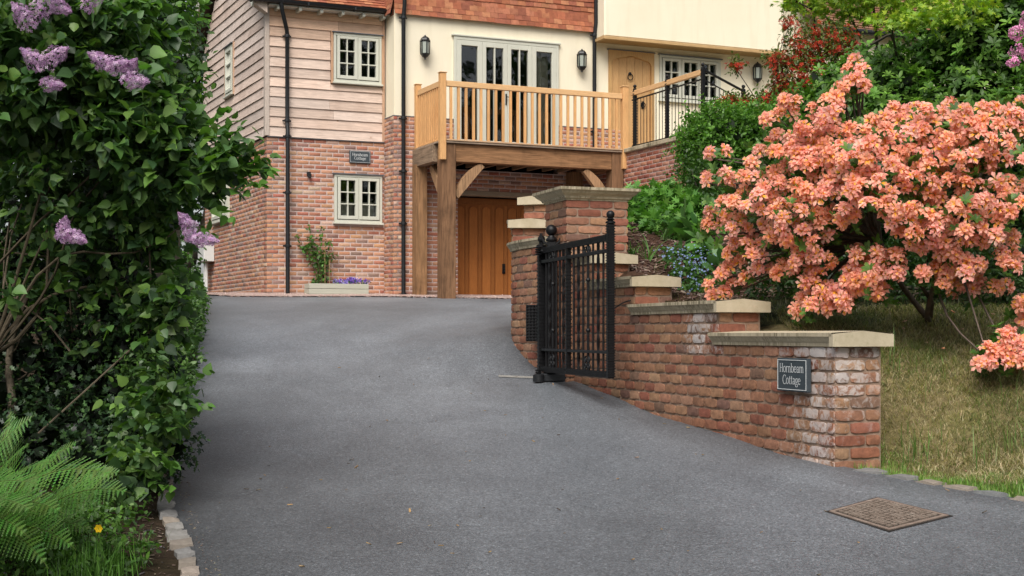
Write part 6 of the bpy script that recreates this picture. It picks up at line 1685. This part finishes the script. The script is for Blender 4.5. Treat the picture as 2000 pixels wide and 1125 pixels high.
# ================================================================== right side shrubs
def shrub(name, label, base, blobs, n, pal, tpl, size, per=6, tw=.12, mat='leaf', shell=(.7, 1.03), lum=.15, droop=.1, seed=1, cat='shrub', r0=.02, inner=None, up=.4, jit=.6, nbr=6, wid=None):
    rng = np.random.default_rng(seed); base = Vector(base); O = tuple(base); t = empty(name, O, 0, label, cat); fb = FB()
    p, d, idx = blob_pts(blobs, n, rng, shell, lum); pos, ld, td, L = twigs(p, d, per, tw, droop, jit, up, rng)
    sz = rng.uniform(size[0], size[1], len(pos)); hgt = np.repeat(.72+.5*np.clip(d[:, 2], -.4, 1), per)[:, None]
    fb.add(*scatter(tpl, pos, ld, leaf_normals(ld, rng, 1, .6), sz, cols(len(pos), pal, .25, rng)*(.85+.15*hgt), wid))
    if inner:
        p, d, idx = blob_pts(blobs, inner, rng, (.1, .75), lum); ld = rand_dir(len(p), rng); fb.add(*scatter('oval', p, ld, rand_dir(len(p), rng), np.minimum(rng.uniform(size[1]*1.5, size[1]*3, len(p)), .11), cols(len(p), [(.012, .022, .009)], .3, rng)))  # inner leaves coloured near black to stand in for interior shade
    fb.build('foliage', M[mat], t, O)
    cs_ = [P(b[0], b[1], b[2]) for b in blobs]; branches('stem', O, cs_[:nbr], t, O, r0, (.09, .07, .055), rng, mid=.02, taper=.3)
    return t
def gb(px_, py_, d): b = P(px_, py_, d); return (b.x, b.y, gh(b.x, b.y))
G1 = [(.085, .20, .030), (.12, .26, .038), (.065, .15, .026), (.15, .31, .045)]
shrub('clipped_hedge', 'rounded green clipped hedge bush in front of the terrace railing', gb(1440, 480, 15), [(1430, 275, 15, .50, .5, .34), (1500, 270, 15, .42, .5, .26), (1390, 330, 15, .28, .4, .42), (1440, 380, 15, .50, .4, .45), (1360, 290, 15, .16, .3, .22), (1400, 240, 15, .22, .3, .12), (1560, 260, 15.2, .40, .4, .24), (1520, 380, 15, .5, .4, .4), (1620, 310, 14.8, .35, .3, .28), (1570, 210, 15.3, .3, .3, .12), (1370, 400, 15, .14, .3, .2)], 5600, G1, 'oval', (.028, .05), 7, .13, seed=41, inner=3500, lum=.2)
shrub('leafy_shrub', 'dark leggy shrub stems beneath the clipped hedge bush', gb(1390, 470, 14.2), [(1350, 380, 14.3, .16, .2, .3), (1380, 440, 14.2, .2, .2, .3), (1440, 470, 13.8, .35, .3, .25), (1350, 330, 14.5, .10, .15, .2)], 420, [(.035, .08, .02), (.05, .10, .02)], 'oval', (.03, .05), 6, .16, seed=43, shell=(.3, 1.0), r0=.014)
rho = [(1720, 140, 15, .50, .5, .26), (1850, 95, 14.6, .5, .5, .36), (1930, 90, 14.2, .55, .5, .45), (2030, 90, 14, .5, .5, .5), (1640, 190, 15, .42, .5, .36), (1760, 200, 14.6, .6, .5, .38), (1900, 200, 14.2, .6, .5, .36), (2020, 230, 14, .5, .5, .4), (1720, 290, 14.6, .5, .4, .26), (1880, 300, 14.4, .5, .4, .26), (1960, 10, 14.3, .45, .5, .3), (1650, 260, 15, .4, .4, .3), (2000, 380, 14.4, .5, .4, .4), (1900, 410, 14.6, .5, .4, .35)]
# rhododendron: whorls of lance leaves
rng = np.random.default_rng(45); RB = gb(1840, 480, 15.2); rr_ = empty('rhododendron', RB, 0, 'large green rhododendron with leaf whorls rising behind the orange azalea', 'bush')
p, d, idx = blob_pts(rho, 4600, rng, (.5, 1.04), .22); n = len(p); ax = unit(d*.7+np.array([0, -.15, .8])+rng.normal(size=(n, 3))*.35); u = unit(np.cross(ax, rand_dir(n, rng))); v = np.cross(ax, u); fb = FB()
cc = cols(n, [(.085, .18, .028), (.12, .245, .038), (.055, .12, .024), (.17, .31, .05), (.065, .145, .026)], .2, rng)
for k in range(7):
    a = 2*np.pi*k/7+rng.uniform(-.3, .3, n); o = u*np.cos(a)[:, None]+v*np.sin(a)[:, None]; ld = unit(o+ax*rng.uniform(-.1, .8, (n, 1))); fb.add(*scatter('lance', p+o*.004, ld, ax, rng.uniform(.05, .095, n), cc*rng.uniform(.8, 1.15, (n, 1)), np.full(n, 1.25)))
p, d, idx = blob_pts(rho, 2200, rng, (.1, .6), .2); fb.add(*scatter('oval', p, rand_dir(len(p), rng), rand_dir(len(p), rng), rng.uniform(.09, .15, len(p)), cols(len(p), [(.014, .026, .010)], .3, rng)))  # dark core leaves, shade inside the bush painted as leaf colour
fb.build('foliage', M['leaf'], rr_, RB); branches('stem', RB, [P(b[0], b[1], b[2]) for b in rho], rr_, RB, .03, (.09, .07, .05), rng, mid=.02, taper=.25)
# red azalea
rng = np.random.default_rng(47); AB = gb(1540, 400, 17); ra = empty('red_azalea', AB, 0, 'slender azalea with small scarlet flowers in front of the cream wall', 'bush')
rb_ = [(1590, 90, 16.5, .28, .25, .22), (1540, 45, 16.5, .07, .2, .06), (1640, 90, 16.4, .2, .2, .2), (1570, 150, 16.5, .3, .25, .2), (1525, 120, 16.5, .14, .2, .09), (1440, 128, 16.5, .07, .1, .05), (1500, 200, 16.5, .26, .2, .08), (1440, 205, 16.5, .16, .2, .06), (1550, 200, 16.5, .3, .25, .18), (1420, 205, 16, .14, .1, .07), (1600, 200, 16.5, .25, .2, .15), (1520, 165, 16.5, .08, .1, .12)]
p, d, idx = blob_pts(rb_, 1050, rng, (.3, 1.1), .3); pos, ld, td, L = twigs(p, d, 6, .12, .1, .6, .5, rng); fb = FB()
fb.add(*scatter('lance', pos, ld, leaf_normals(ld, rng), rng.uniform(.035, .06, len(pos)), cols(len(pos), [(.10, .16, .03), (.07, .13, .03), (.16, .20, .05), (.12, .10, .03)], .25, rng), np.full(len(pos), 1.4))); fb.build('foliage', M['leaf'], ra, AB)
FL5V = None
def flowers(P0, Nn, size, rng, base, edge, throat, blotch, hue=None):
    """five petalled azalea flowers: centre, two inner, two outer and a tip vertex per petal"""
    n = len(P0); Nn = unit(Nn); u = unit(np.cross(Nn, rand_dir(n, rng))); v = np.cross(Nn, u); vs = []; cs_ = []
    base, edge, throat, blotch = [np.array(c) for c in (base, edge, throat, blotch)]; hu = (1+rng.uniform(-.14, .14, (n, 1)))
    hk = rng.uniform(0, 1, (n, 1)); basec = base*(1-hk*.45)+edge*hk*.45
    for k in range(5):
        a0 = 2*np.pi*k/5+rng.uniform(-.12, .12, n); w_ = rng.uniform(.85, 1.1, n); fl = rng.uniform(-.14, .22, n); top_ = (k == 0)
        for (r, da, z, c) in ((.06, 0, -.55, throat), (.42, -.38, -.02, basec*.7+blotch*.3 if not top_ else blotch), (.42, .38, .0, basec*.7+blotch*.3 if not top_ else blotch), (.80, -.40, .14, basec), (.80, .40, .12, edge*.6+basec*.4), (1.16, 0, -.04, edge*.55+basec*.45), (.60, 0, .02, basec if not top_ else blotch)):
            an = a0+da*w_; zz = z+(fl if r > .6 else 0); vs.append(P0+((u*np.cos(an)[:, None]+v*np.sin(an)[:, None])*r+Nn*zz[:, None] if isinstance(zz, np.ndarray) else (u*np.cos(an)[:, None]+v*np.sin(an)[:, None])*r+Nn*zz)*size[:, None]); cs_.append(np.broadcast_to(c, (n, 3))*hu)
    A = np.stack(vs, 1); C = np.stack(cs_, 1); off = (np.arange(n)*35)[:, None, None]
    Q = (np.array([q for k in range(5) for q in [(7*k, 7*k+1, 7*k+6, 7*k+2), (7*k+1, 7*k+3, 7*k+5, 7*k+6), (7*k+6, 7*k+5, 7*k+4, 7*k+2)]])[None]+off).reshape(-1, 4)
    return A.reshape(-1, 3), [Q], np.clip(C.reshape(-1, 3), 0, 1)
p, d, idx = blob_pts(rb_, 900, rng, (.5, 1.15), .3); P0 = np.repeat(p, 3, 0)+rng.normal(size=(len(p)*3, 3))*.022; nd = unit(np.repeat(d, 3, 0)+rng.normal(size=(len(P0), 3))*.6+np.array([0, -.4, .3]))
fb = FB(); fb.add(*flowers(P0, nd, rng.uniform(.018, .027, len(P0)), rng, (.50, .05, .03), (.62, .10, .05), (.28, .02, .02), (.4, .03, .02))); o = fb.build('blossom', M['petal'], ra, AB); o['kind'] = 'stuff'
branches('stem', AB, [P(b[0], b[1]+10, b[2]) for b in rb_], ra, AB, .016, (.07, .055, .045), rng, mid=.02, taper=.25)
# maple top right
b0 = P(1650, 480, 18); tree('maple_tree', 'yellow green maple with pointed leaves hanging across the tiled wing roof', (b0.x+1.2, b0.y+.5, gh(b0.x, b0.y)), [(1560, 5, 17, .22, .3, .06), (1590, 12, 17, .1, .2, .06), (1650, 10, 16.6, .25, .4, .10), (1720, 20, 16.5, .3, .4, .12), (1780, 30, 16.4, .25, .4, .10), (1850, 5, 16.4, .4, .4, .2), (1640, 30, 16.7, .08, .2, .07), (1700, -40, 16.5, .8, .5, .2), (1990, 10, 16, .3, .3, .2), (1820, 40, 14.0, .25, .2, .08), (1740, 45, 14.2, .22, .2, .06), (1900, 20, 13.8, .25, .2, .1)], 900,
     [(.36, .46, .04), (.28, .42, .04), (.20, .33, .04)], 'maple', (.045, .075), 6, .14, r0=.05, seed=51, droop=.3)
b0 = gb(2080, 300, 12.4); pr2 = empty('pink_rhododendron', b0, 0, 'pink flowering rhododendron at the right edge of the picture', 'bush'); rng = np.random.default_rng(53)
pb_ = [(1985, 65, 12.4, .05, .1, .06), (1988, 98, 12.4, .06, .1, .06), (1978, 122, 12.4, .05, .08, .03), (2015, 40, 12.4, .1, .1, .1), (2020, 100, 12.4, .12, .1, .1)]
p, d, idx = blob_pts(pb_, 150, rng, (.8, 1.05), .1); fb = FB(); fb.add(*flowers(p, d, rng.uniform(.022, .03, len(p)), rng, (.88, .36, .62), (.94, .55, .74), (.45, .1, .3), (.5, .12, .3))); o = fb.build('blossom', M['petal'], pr2, b0); o['kind'] = 'stuff'
p, d, idx = blob_pts([(2060, 120, 12.8, .3, .2, .4)], 260, rng, (.5, 1), .2); pos, ld, td, L = twigs(p, d, 6, .08, .1, .5, .3, rng); fb = FB(); fb.add(*scatter('lance', pos, ld, leaf_normals(ld, rng), rng.uniform(.06, .1, len(pos)), cols(len(pos), G1, .2, rng))); fb.build('foliage', M['leaf'], pr2, b0)
branches('stem', b0, [P(2010, 60, 12.4), P(2010, 110, 12.4)], pr2, b0, .02, (.09, .07, .05), rng)
# dark woodland shrubs below and behind the azalea
shrub('evergreen_shrub', 'dark evergreen shrub in the shade behind the orange azalea', gb(1900, 560, 12.6), [(1760, 420, 12.8, .7, .3, .35), (1950, 430, 12.6, .7, .3, .4), (1600, 460, 13, .5, .3, .35), (1980, 330, 12.8, .5, .3, .3), (1850, 540, 12.2, .5, .3, .18), (1990, 520, 11.8, .3, .3, .2), (1700, 530, 12.3, .4, .3, .16)], 2100, [(.025, .058, .014), (.035, .080, .018), (.018, .04, .012)], 'lance', (.05, .09), 6, .14, seed=55, inner=2500, wid=None)

shrub('undergrowth', 'low dark leafy undergrowth in the shade beneath the orange azalea', gb(1650, 580, 11.2), [(1520, 575, 11.3, .22, .2, .07), (1640, 575, 11.2, .3, .2, .08), (1760, 570, 11.0, .3, .2, .09), (1900, 580, 10.9, .35, .2, .08), (1990, 570, 10.8, .2, .2, .1), (1700, 530, 11.6, .5, .2, .16), (1850, 520, 11.6, .5, .2, .16), (1580, 540, 11.8, .3, .2, .12)], 900, [(.03, .065, .018), (.045, .09, .024), (.022, .045, .014)], 'lance', (.04, .08), 6, .10, seed=57, shell=(.4, 1.05))
rng = np.random.default_rng(58); n_ = 5200; cw = np.array([(-7.5, 13, 1.2), (-9, 17, 2.0), (-11, 22, 3), (-13, 27, 3.5), (-7, 10, .6), (-10, 12, 2.5), (-15, 18, 4), (-18, 28, 4), (-5.2, 9.2, -.1)]); cr = np.array([1.2, 1.8, 2.6, 3.2, 1.0, 2.2, 3.4, 4, .7]); q = rng.choice(9, n_, p=cr**1.4/(cr**1.4).sum())
dd = rand_dir(n_, rng); p = cw[q]+dd*cr[q][:, None]*rng.uniform(.55, 1.05, (n_, 1)); pos, ld, td, L = twigs(p, dd, 5, .4, .3, .6, .3, rng); fb = FB(); fb.add(*scatter('oval', pos, ld, leaf_normals(ld, rng), rng.uniform(.12, .24, len(pos)), cols(len(pos), [(.035, .08, .02), (.05, .11, .024), (.025, .055, .016)], .3, rng)))
o = fb.build('woodland_edge', M['leaf'], None); tag(o, 'green wooded edge standing left of the drive beyond the lilac', 'trees', kind='stuff')
# ================================================================== orange azalea
rng = np.random.default_rng(61)
main = [(1566, 258), (1609, 254), (1686, 244), (1734, 215), (1786, 212), (1839, 200), (1878, 218), (1916, 212), (1983, 198), (2010, 215), (2070, 230), (2075, 400), (2000, 400), (1983, 465), (1940, 482), (1900, 470), (1849, 484), (1800, 496), (1758, 474), (1734, 440), (1690, 425), (1650, 436), (1628, 465), (1623, 513), (1570, 503), (1540, 480), (1513, 465), (1484, 518), (1460, 556), (1402, 580), (1374, 582), (1393, 527), (1436, 479), (1383, 450), (1383, 412), (1436, 378), (1479, 345), (1532, 330), (1580, 300), (1580, 280)]
def inside(poly, x, y):
    c = False; j = len(poly)-1
    for i in range(len(poly)):
        xi, yi = poly[i]; xj, yj = poly[j]
        if (yi > y) != (yj > y) and x < (xj-xi)*(y-yi)/(yj-yi)+xi: c = not c
        j = i
    return c
holes = [(1560, 345, 16, 9), (1660, 330, 10, 8), (1800, 345, 13, 10), (1762, 385, 14, 12), (1700, 430, 25, 12), (1615, 400, 12, 10), (1910, 345, 25, 9), (1960, 300, 12, 8), (1500, 400, 10, 7), (1880, 440, 16, 8), (1840, 400, 12, 9), (1470, 440, 12, 10), (1975, 440, 18, 16), (1640, 455, 12, 12), (1990, 345, 20, 12), (1720, 265, 8, 5), (1875, 250, 10, 7), (1545, 420, 8, 8), (1780, 440, 10, 10)]
cent = []
tries = 0
while tries < 9000 and len(cent) < 330:
    tries += 1; x = rng.uniform(1370, 2075); y = rng.uniform(195, 585)
    if not inside(main, x, y): continue
    if any(((x-h[0])/(h[2]*1.3))**2+((y-h[1])/(h[3]*1.35))**2 < 1 for h in holes): continue
    if any((x-c[0])**2+(y-c[1])**2 < 20.5**2 for c in cent): continue
    cent.append((x, y))
for (cx_, cy_, rx, ry) in ((1672, 133, 20, 14), (1660, 165, 26, 14), (1638, 198, 24, 14), (1610, 225, 28, 18), (1590, 248, 28, 16), (1545, 204, 14, 8), (1520, 228, 28, 10), (1505, 238, 10, 6), (1555, 218, 8, 6), (1405, 303, 24, 10), (1400, 352, 26, 10), (1440, 350, 24, 10), (1460, 322, 9, 5), (1525, 275, 26, 12), (1500, 293, 16, 8), (1560, 282, 18, 10), (1545, 300, 14, 8),
                           (1527, 530, 20, 12), (1575, 545, 24, 22), (1590, 595, 36, 20), (1640, 580, 34, 18), (1700, 520, 34, 24), (1690, 562, 34, 16), (1660, 545, 14, 12), (1743, 515, 15, 20), (1810, 530, 14, 12), (1850, 515, 26, 24), (1892, 530, 20, 22), (1906, 568, 14, 8), (1964, 510, 22, 18), (1950, 560, 13, 10), (1955, 695, 40, 14), (1985, 680, 16, 14), (1960, 660, 18, 8), (2000, 600, 10, 24), (1920, 705, 12, 8), (1850, 555, 14, 8), (1570, 497, 20, 16)):
    n_ = max(1, int(rx*ry*3.4/(18*18))+1); k = 0; t_ = 0
    while k < n_ and t_ < 60:
        t_ += 1; x = cx_+rng.uniform(-rx, rx); y = cy_+rng.uniform(-ry, ry)
        if any((x-c[0])**2+(y-c[1])**2 < 15**2 for c in cent): continue
        cent.append((x, y)); k += 1
AB = gb(1815, 600, 10.3); AZ = empty('orange_azalea', AB, 0, 'large azalea covered in salmon orange flowers on the bank above the wall', 'bush')
tr = []
for (x, y) in cent:
    s = (1780-x)/400; d = 9.15+1.35*max(0, s)**2+.35*((y-380)/200)**2+rng.normal()*.10
    if y > 480: d = min(d, 9.5+1.2*max(0, s)**2)
    if y > 640: d = 9.0
    tr.append((d, x, y))
tr.sort(); order = sorted(range(len(tr)), key=lambda i: tr[i][0]); stuff = FB(); AO = np.array(AB)
def truss(d, x, y):
    c = np.array(P(x, y, d)); n = int(rng.integers(8, 11)); ax = unit(np.array([(x-1760)/900, -.75, .45])+rng.normal(size=3)*.25)
    nd = unit(rand_dir(n, rng)*.85+ax*.9+np.array([0, 0, .1])); P0 = c+nd*rng.uniform(.034, .052, (n, 1))
    k = rng.uniform(0, 1); w_ = rng.uniform(.86, 1.0); mixc = lambda a, b: tuple((a[i]*(1-k)+b[i]*k)*w_ for i in range(3))
    return flowers(P0, nd, rng.uniform(.034, .047, n), rng, mixc((1.0, .71, .63), (1.0, .60, .44)), mixc((1.0, .34, .33), (1.0, .33, .22)), (.95, .36, .05), (1.0, .55, .04))
for j, i in enumerate(order):
    V_, F_, C_ = truss(*tr[i])
    if j < 100: fb = FB(); fb.add(V_, F_, C_); fb.build('flower_cluster', M['petal'], AZ, AB)
    else: stuff.add(V_, F_, C_)
# a second, deeper layer
for (d, x, y) in tr:
    if rng.random() < .22: stuff.add(*truss(d+.22+rng.random()*.2, x+rng.normal()*9, y+rng.normal()*8))
o = stuff.build('blossom', M['petal'], AZ, AB); o['kind'] = 'stuff'
fb = FB(); pts = np.array([list(P(x+rng.normal()*14, y+rng.normal()*12, d+.04+rng.random()*.3)) for (d, x, y) in tr for _ in range(5)]); n = len(pts); ax = unit(rng.normal(size=(n, 3))*.5+np.array([0, -.3, .7])); u = unit(np.cross(ax, rand_dir(n, rng))); v = np.cross(ax, u)
for k in range(7):
    a = 2*np.pi*k/7+rng.uniform(-.3, .3, n); o_ = u*np.cos(a)[:, None]+v*np.sin(a)[:, None]; fb.add(*scatter('lance', pts, unit(o_+ax*.5), ax, rng.uniform(.04, .07, n), cols(n, [(.09, .19, .035), (.06, .14, .028), (.13, .24, .05)], .2, rng), np.full(n, 1.4)))
fb.build('foliage', M['leaf'], AZ, AB)
hub = [P(1790, 540, 10.0), P(1720, 470, 9.9), P(1850, 450, 9.7)]
tgs = [P(x, y+8, d+.10) for (d, x, y) in tr[::4]]+[P(x, y+8, d+.08) for (d, x, y) in tr if x < 1480 or y < 200]
branches('stem', AB, hub, AZ, AB, .022, (.11, .085, .065), rng, mid=.02, taper=.6)
mb = MB()
for t_ in tgs:
    h = min(hub, key=lambda q: (q-t_).length); pts = [h]; L = (t_-h).length; a = Vector(rng.normal(size=3))*L*.06
    for i in range(1, 8): u_ = i/7; p_ = h.lerp(t_, u_); p_ = p_+a*math.sin(math.pi*u_); p_.z += .04*L*math.sin(math.pi*u_); p_.y += .12*math.sin(math.pi*u_); pts.append(p_)
    mb.tube([q-Vector(AB) for q in pts], [.011*(1-.7*i/7)+.0015 for i in range(8)], 5, (.13, .10, .08))
mb.build('branches', M['bark'], AZ, smooth=60)

# ================================================================== perennials on the bank
rng = np.random.default_rng(71)
shrub('geranium_clump', 'lush light green geranium clump filling the bank right of the pier', gb(1280, 450, 14.2), [(1265, 415, 14.4, .22, .3, .16), (1300, 395, 14.4, .24, .3, .13), (1340, 420, 14, .2, .3, .16), (1250, 450, 13.9, .16, .2, .14), (1310, 450, 13.7, .24, .25, .14), (1360, 460, 13.4, .14, .2, .12), (1240, 395, 14.6, .12, .2, .1)], 620, [(.10, .24, .04), (.14, .30, .05), (.07, .18, .035)], 'maple', (.06, .10), 5, .10, seed=73, shell=(.5, 1.05), lum=.2)
shrub('hosta_leaves', 'broad green comfrey leaves beside the blue forget-me-nots', gb(1385, 545, 12.1), [(1380, 490, 12.2, .10, .12, .08), (1400, 530, 12.0, .08, .1, .07), (1360, 450, 12.6, .14, .12, .10)], 26, [(.09, .21, .045), (.06, .15, .04)], 'oval', (.12, .18), 3, .08, seed=75, shell=(.2, 1), cat='plant', r0=.006)
fg = gb(1350, 560, 11.9); fm = empty('forget_me_not', fg, 0, 'tiny sky blue forget-me-nots spilling over behind the wall coping', 'flowers')
p, d, idx = blob_pts([(1345, 540, 11.9, .12, .15, .10), (1360, 570, 11.7, .10, .12, .06), (1325, 500, 12.2, .13, .12, .06), (1370, 500, 12.2, .10, .1, .08)], 330, rng, (.3, 1.1), .2)
pos, ld, td, L = twigs(p, d, 4, .06, .2, .6, .6, rng); fb = FB(); fb.add(*scatter('oval', pos, ld, leaf_normals(ld, rng), rng.uniform(.025, .05, len(pos)), cols(len(pos), [(.07, .16, .035), (.05, .12, .03)], .2, rng))); fb.build('foliage', M['leaf'], fm, fg)
p, d, idx = blob_pts([(1345, 530, 11.8, .15, .15, .13), (1320, 495, 12.1, .15, .12, .07), (1370, 510, 12.0, .13, .12, .12), (1355, 565, 11.65, .10, .1, .06)], 260, rng, (.6, 1.15), .2)
fb = FB(); fb.add(*flowers(p, unit(d+np.array([0, -.6, .6])), rng.uniform(.006, .0095, len(p)), rng, (.30, .42, .85), (.42, .54, .92), (.8, .75, .4), (.35, .45, .85))); o = fb.build('blossom', M['petal'], fm, fg); o['kind'] = 'stuff'
# strappy leaves
def strap(name, label, base, n, L, col, seed, spread=1.0):
    r = np.random.default_rng(seed); b = Vector(base); o = empty(name, b, 0, label, 'plant'); mb = MB()
    for i in range(n):
        a = r.uniform(0, 2*math.pi); el = r.uniform(.6, 1.45); l_ = L*r.uniform(.6, 1.1); p = Vector((r.normal()*.02, r.normal()*.02, 0)); h = Vector((math.cos(a), math.sin(a), 0)); s = Vector((-h.y, h.x, 0)); vs = []; k = 8
        for j in range(k+1):
            w_ = .006*(1-(j/k)**2)+.0006; vs += [p+s*w_, p-s*w_]; p = p+(h*math.cos(el)*spread+Vector((0, 0, math.sin(el))))*l_/k; el -= .16*r.uniform(.4, 1.4)
        q = r.uniform(.7, 1.25); mb.add(vs, [(j*2, j*2+1, j*2+3, j*2+2) for j in range(k)], tuple(v*q for v in col))
    mb.build('leaves', M['leaf'], o)
strap('iris_clump', 'tall thin leaved clump with dry flower stalks on the bark mulch', gb(1268, 505, 12.7), 12, .42, (.10, .20, .05), 81)
strap('grassy_clump', 'low strappy green clump on the mulch next to the pier', gb(1235, 500, 12.9), 22, .2, (.09, .19, .05), 83)
strap('grassy_clump', 'arching strappy clump at the edge of the geraniums', gb(1300, 470, 13.4), 20, .3, (.10, .18, .06), 85)
strap('green_sprig', 'small green sprig showing above the gate pier cap', (P(1190, 372, 13.6).x, 13.6, P(1190, 378, 13.6).z), 14, .06, (.18, .30, .04), 87)
# climber and pansies at the house
rng = np.random.default_rng(91); cbx = hw((xa_+xb_)/2-.25, -.2, pzb+.1); cl = empty('climbing_plant', cbx, HROT, 'green climbing plant trained up the brick wall from the planter', 'climber')
def hfp(px_, py_, y): x, z = hf(px_, py_, y); return hw(x, y, z)
fb = FB(); pts = []; 
for (cx_, cy_, rx, ry, n_) in ((622, 500, 22, 22, 190), (600, 485, 12, 8, 50), (630, 530, 14, 22, 110), (608, 470, 8, 12, 34), (627, 455, 4, 18, 16), (604, 452, 3, 14, 12), (590, 482, 10, 4, 18), (582, 465, 3, 12, 9), (650, 500, 8, 6, 18), (640, 475, 10, 6, 20), (615, 549, 8, 4, 22), (632, 549, 8, 4, 22)):
    for _ in range(n_):
        a, r_ = rng.uniform(0, 2*np.pi), rng.uniform(0, 1)**.5; pts.append(list(hfp(cx_+rx*r_*math.cos(a), cy_+ry*r_*math.sin(a), -.04-rng.uniform(0, .18))))
pts = np.array(pts); ld = unit(rng.normal(size=pts.shape)+np.array([0, -.5, -.4])); fb.add(*scatter('oval', pts, ld, leaf_normals(ld, rng, 1, .8), rng.uniform(.05, .085, len(pts)), cols(len(pts), [(.07, .16, .03), (.10, .22, .04), (.05, .11, .025)], .25, rng)))
o = fb.build('foliage', M['leaf'], None); o.parent = cl; o.matrix_parent_inverse = (Matrix.Translation(cbx) @ Matrix.Rotation(HROT, 4, 'Z')).inverted()
mb = MB(); Ti = (Matrix.Translation(cbx) @ Matrix.Rotation(HROT, 4, 'Z')).inverted()
for tp in ((604, 445), (627, 440), (582, 455), (650, 495), (618, 480), (592, 482)):
    t_ = hfp(*tp, -.03); mb.tube([Ti @ v for v in (cbx, cbx.lerp(t_, .35)+Vector((.03, 0, .03)), cbx.lerp(t_, .7)+Vector((-.02, 0, 0)), t_)], [.008, .006, .004, .002], 5, (.16, .11, .07))
mb.build('stem', M['bark'], cl)
pc = hw((xa_+xb_)/2+.25, -.27, za_); pan = empty('pansies', pc, HROT, 'violet and pale blue pansies flowering in the wooden planter', 'flowers')
nP = 84; xx = rng.uniform(-.3, .32, nP); P0 = np.stack([xx, rng.uniform(-.12, .08, nP), rng.uniform(-.0, .11, nP)*(1-np.abs(xx))], 1); nd = unit(np.array([0, -1, .35])+rng.normal(size=(nP, 3))*.4)
for nm, sl_, b_, e_ in (('violet', slice(0, 50), (.16, .08, .55), (.28, .18, .72)), ('pale', slice(50, 84), (.42, .36, .78), (.62, .58, .86))):
    fb = FB(); q = P0[sl_]; fb.add(*flowers(q, nd[sl_], rng.uniform(.024, .036, len(q)), rng, b_, e_, (.05, .02, .15), (.08, .03, .25))); fb.build('petals', M['petal'], pan)['kind'] = 'stuff'
fb = FB(); q = np.stack([rng.uniform(-.36, .34, 150), rng.uniform(-.13, .1, 150), rng.uniform(-.04, .05, 150)], 1); ld = unit(rng.normal(size=q.shape)+np.array([0, -.3, .5])); fb.add(*scatter('oval', q, ld, leaf_normals(ld, rng), rng.uniform(.03, .05, 150), cols(150, [(.06, .14, .03)], .3, rng))); fb.build('foliage', M['leaf'], pan)
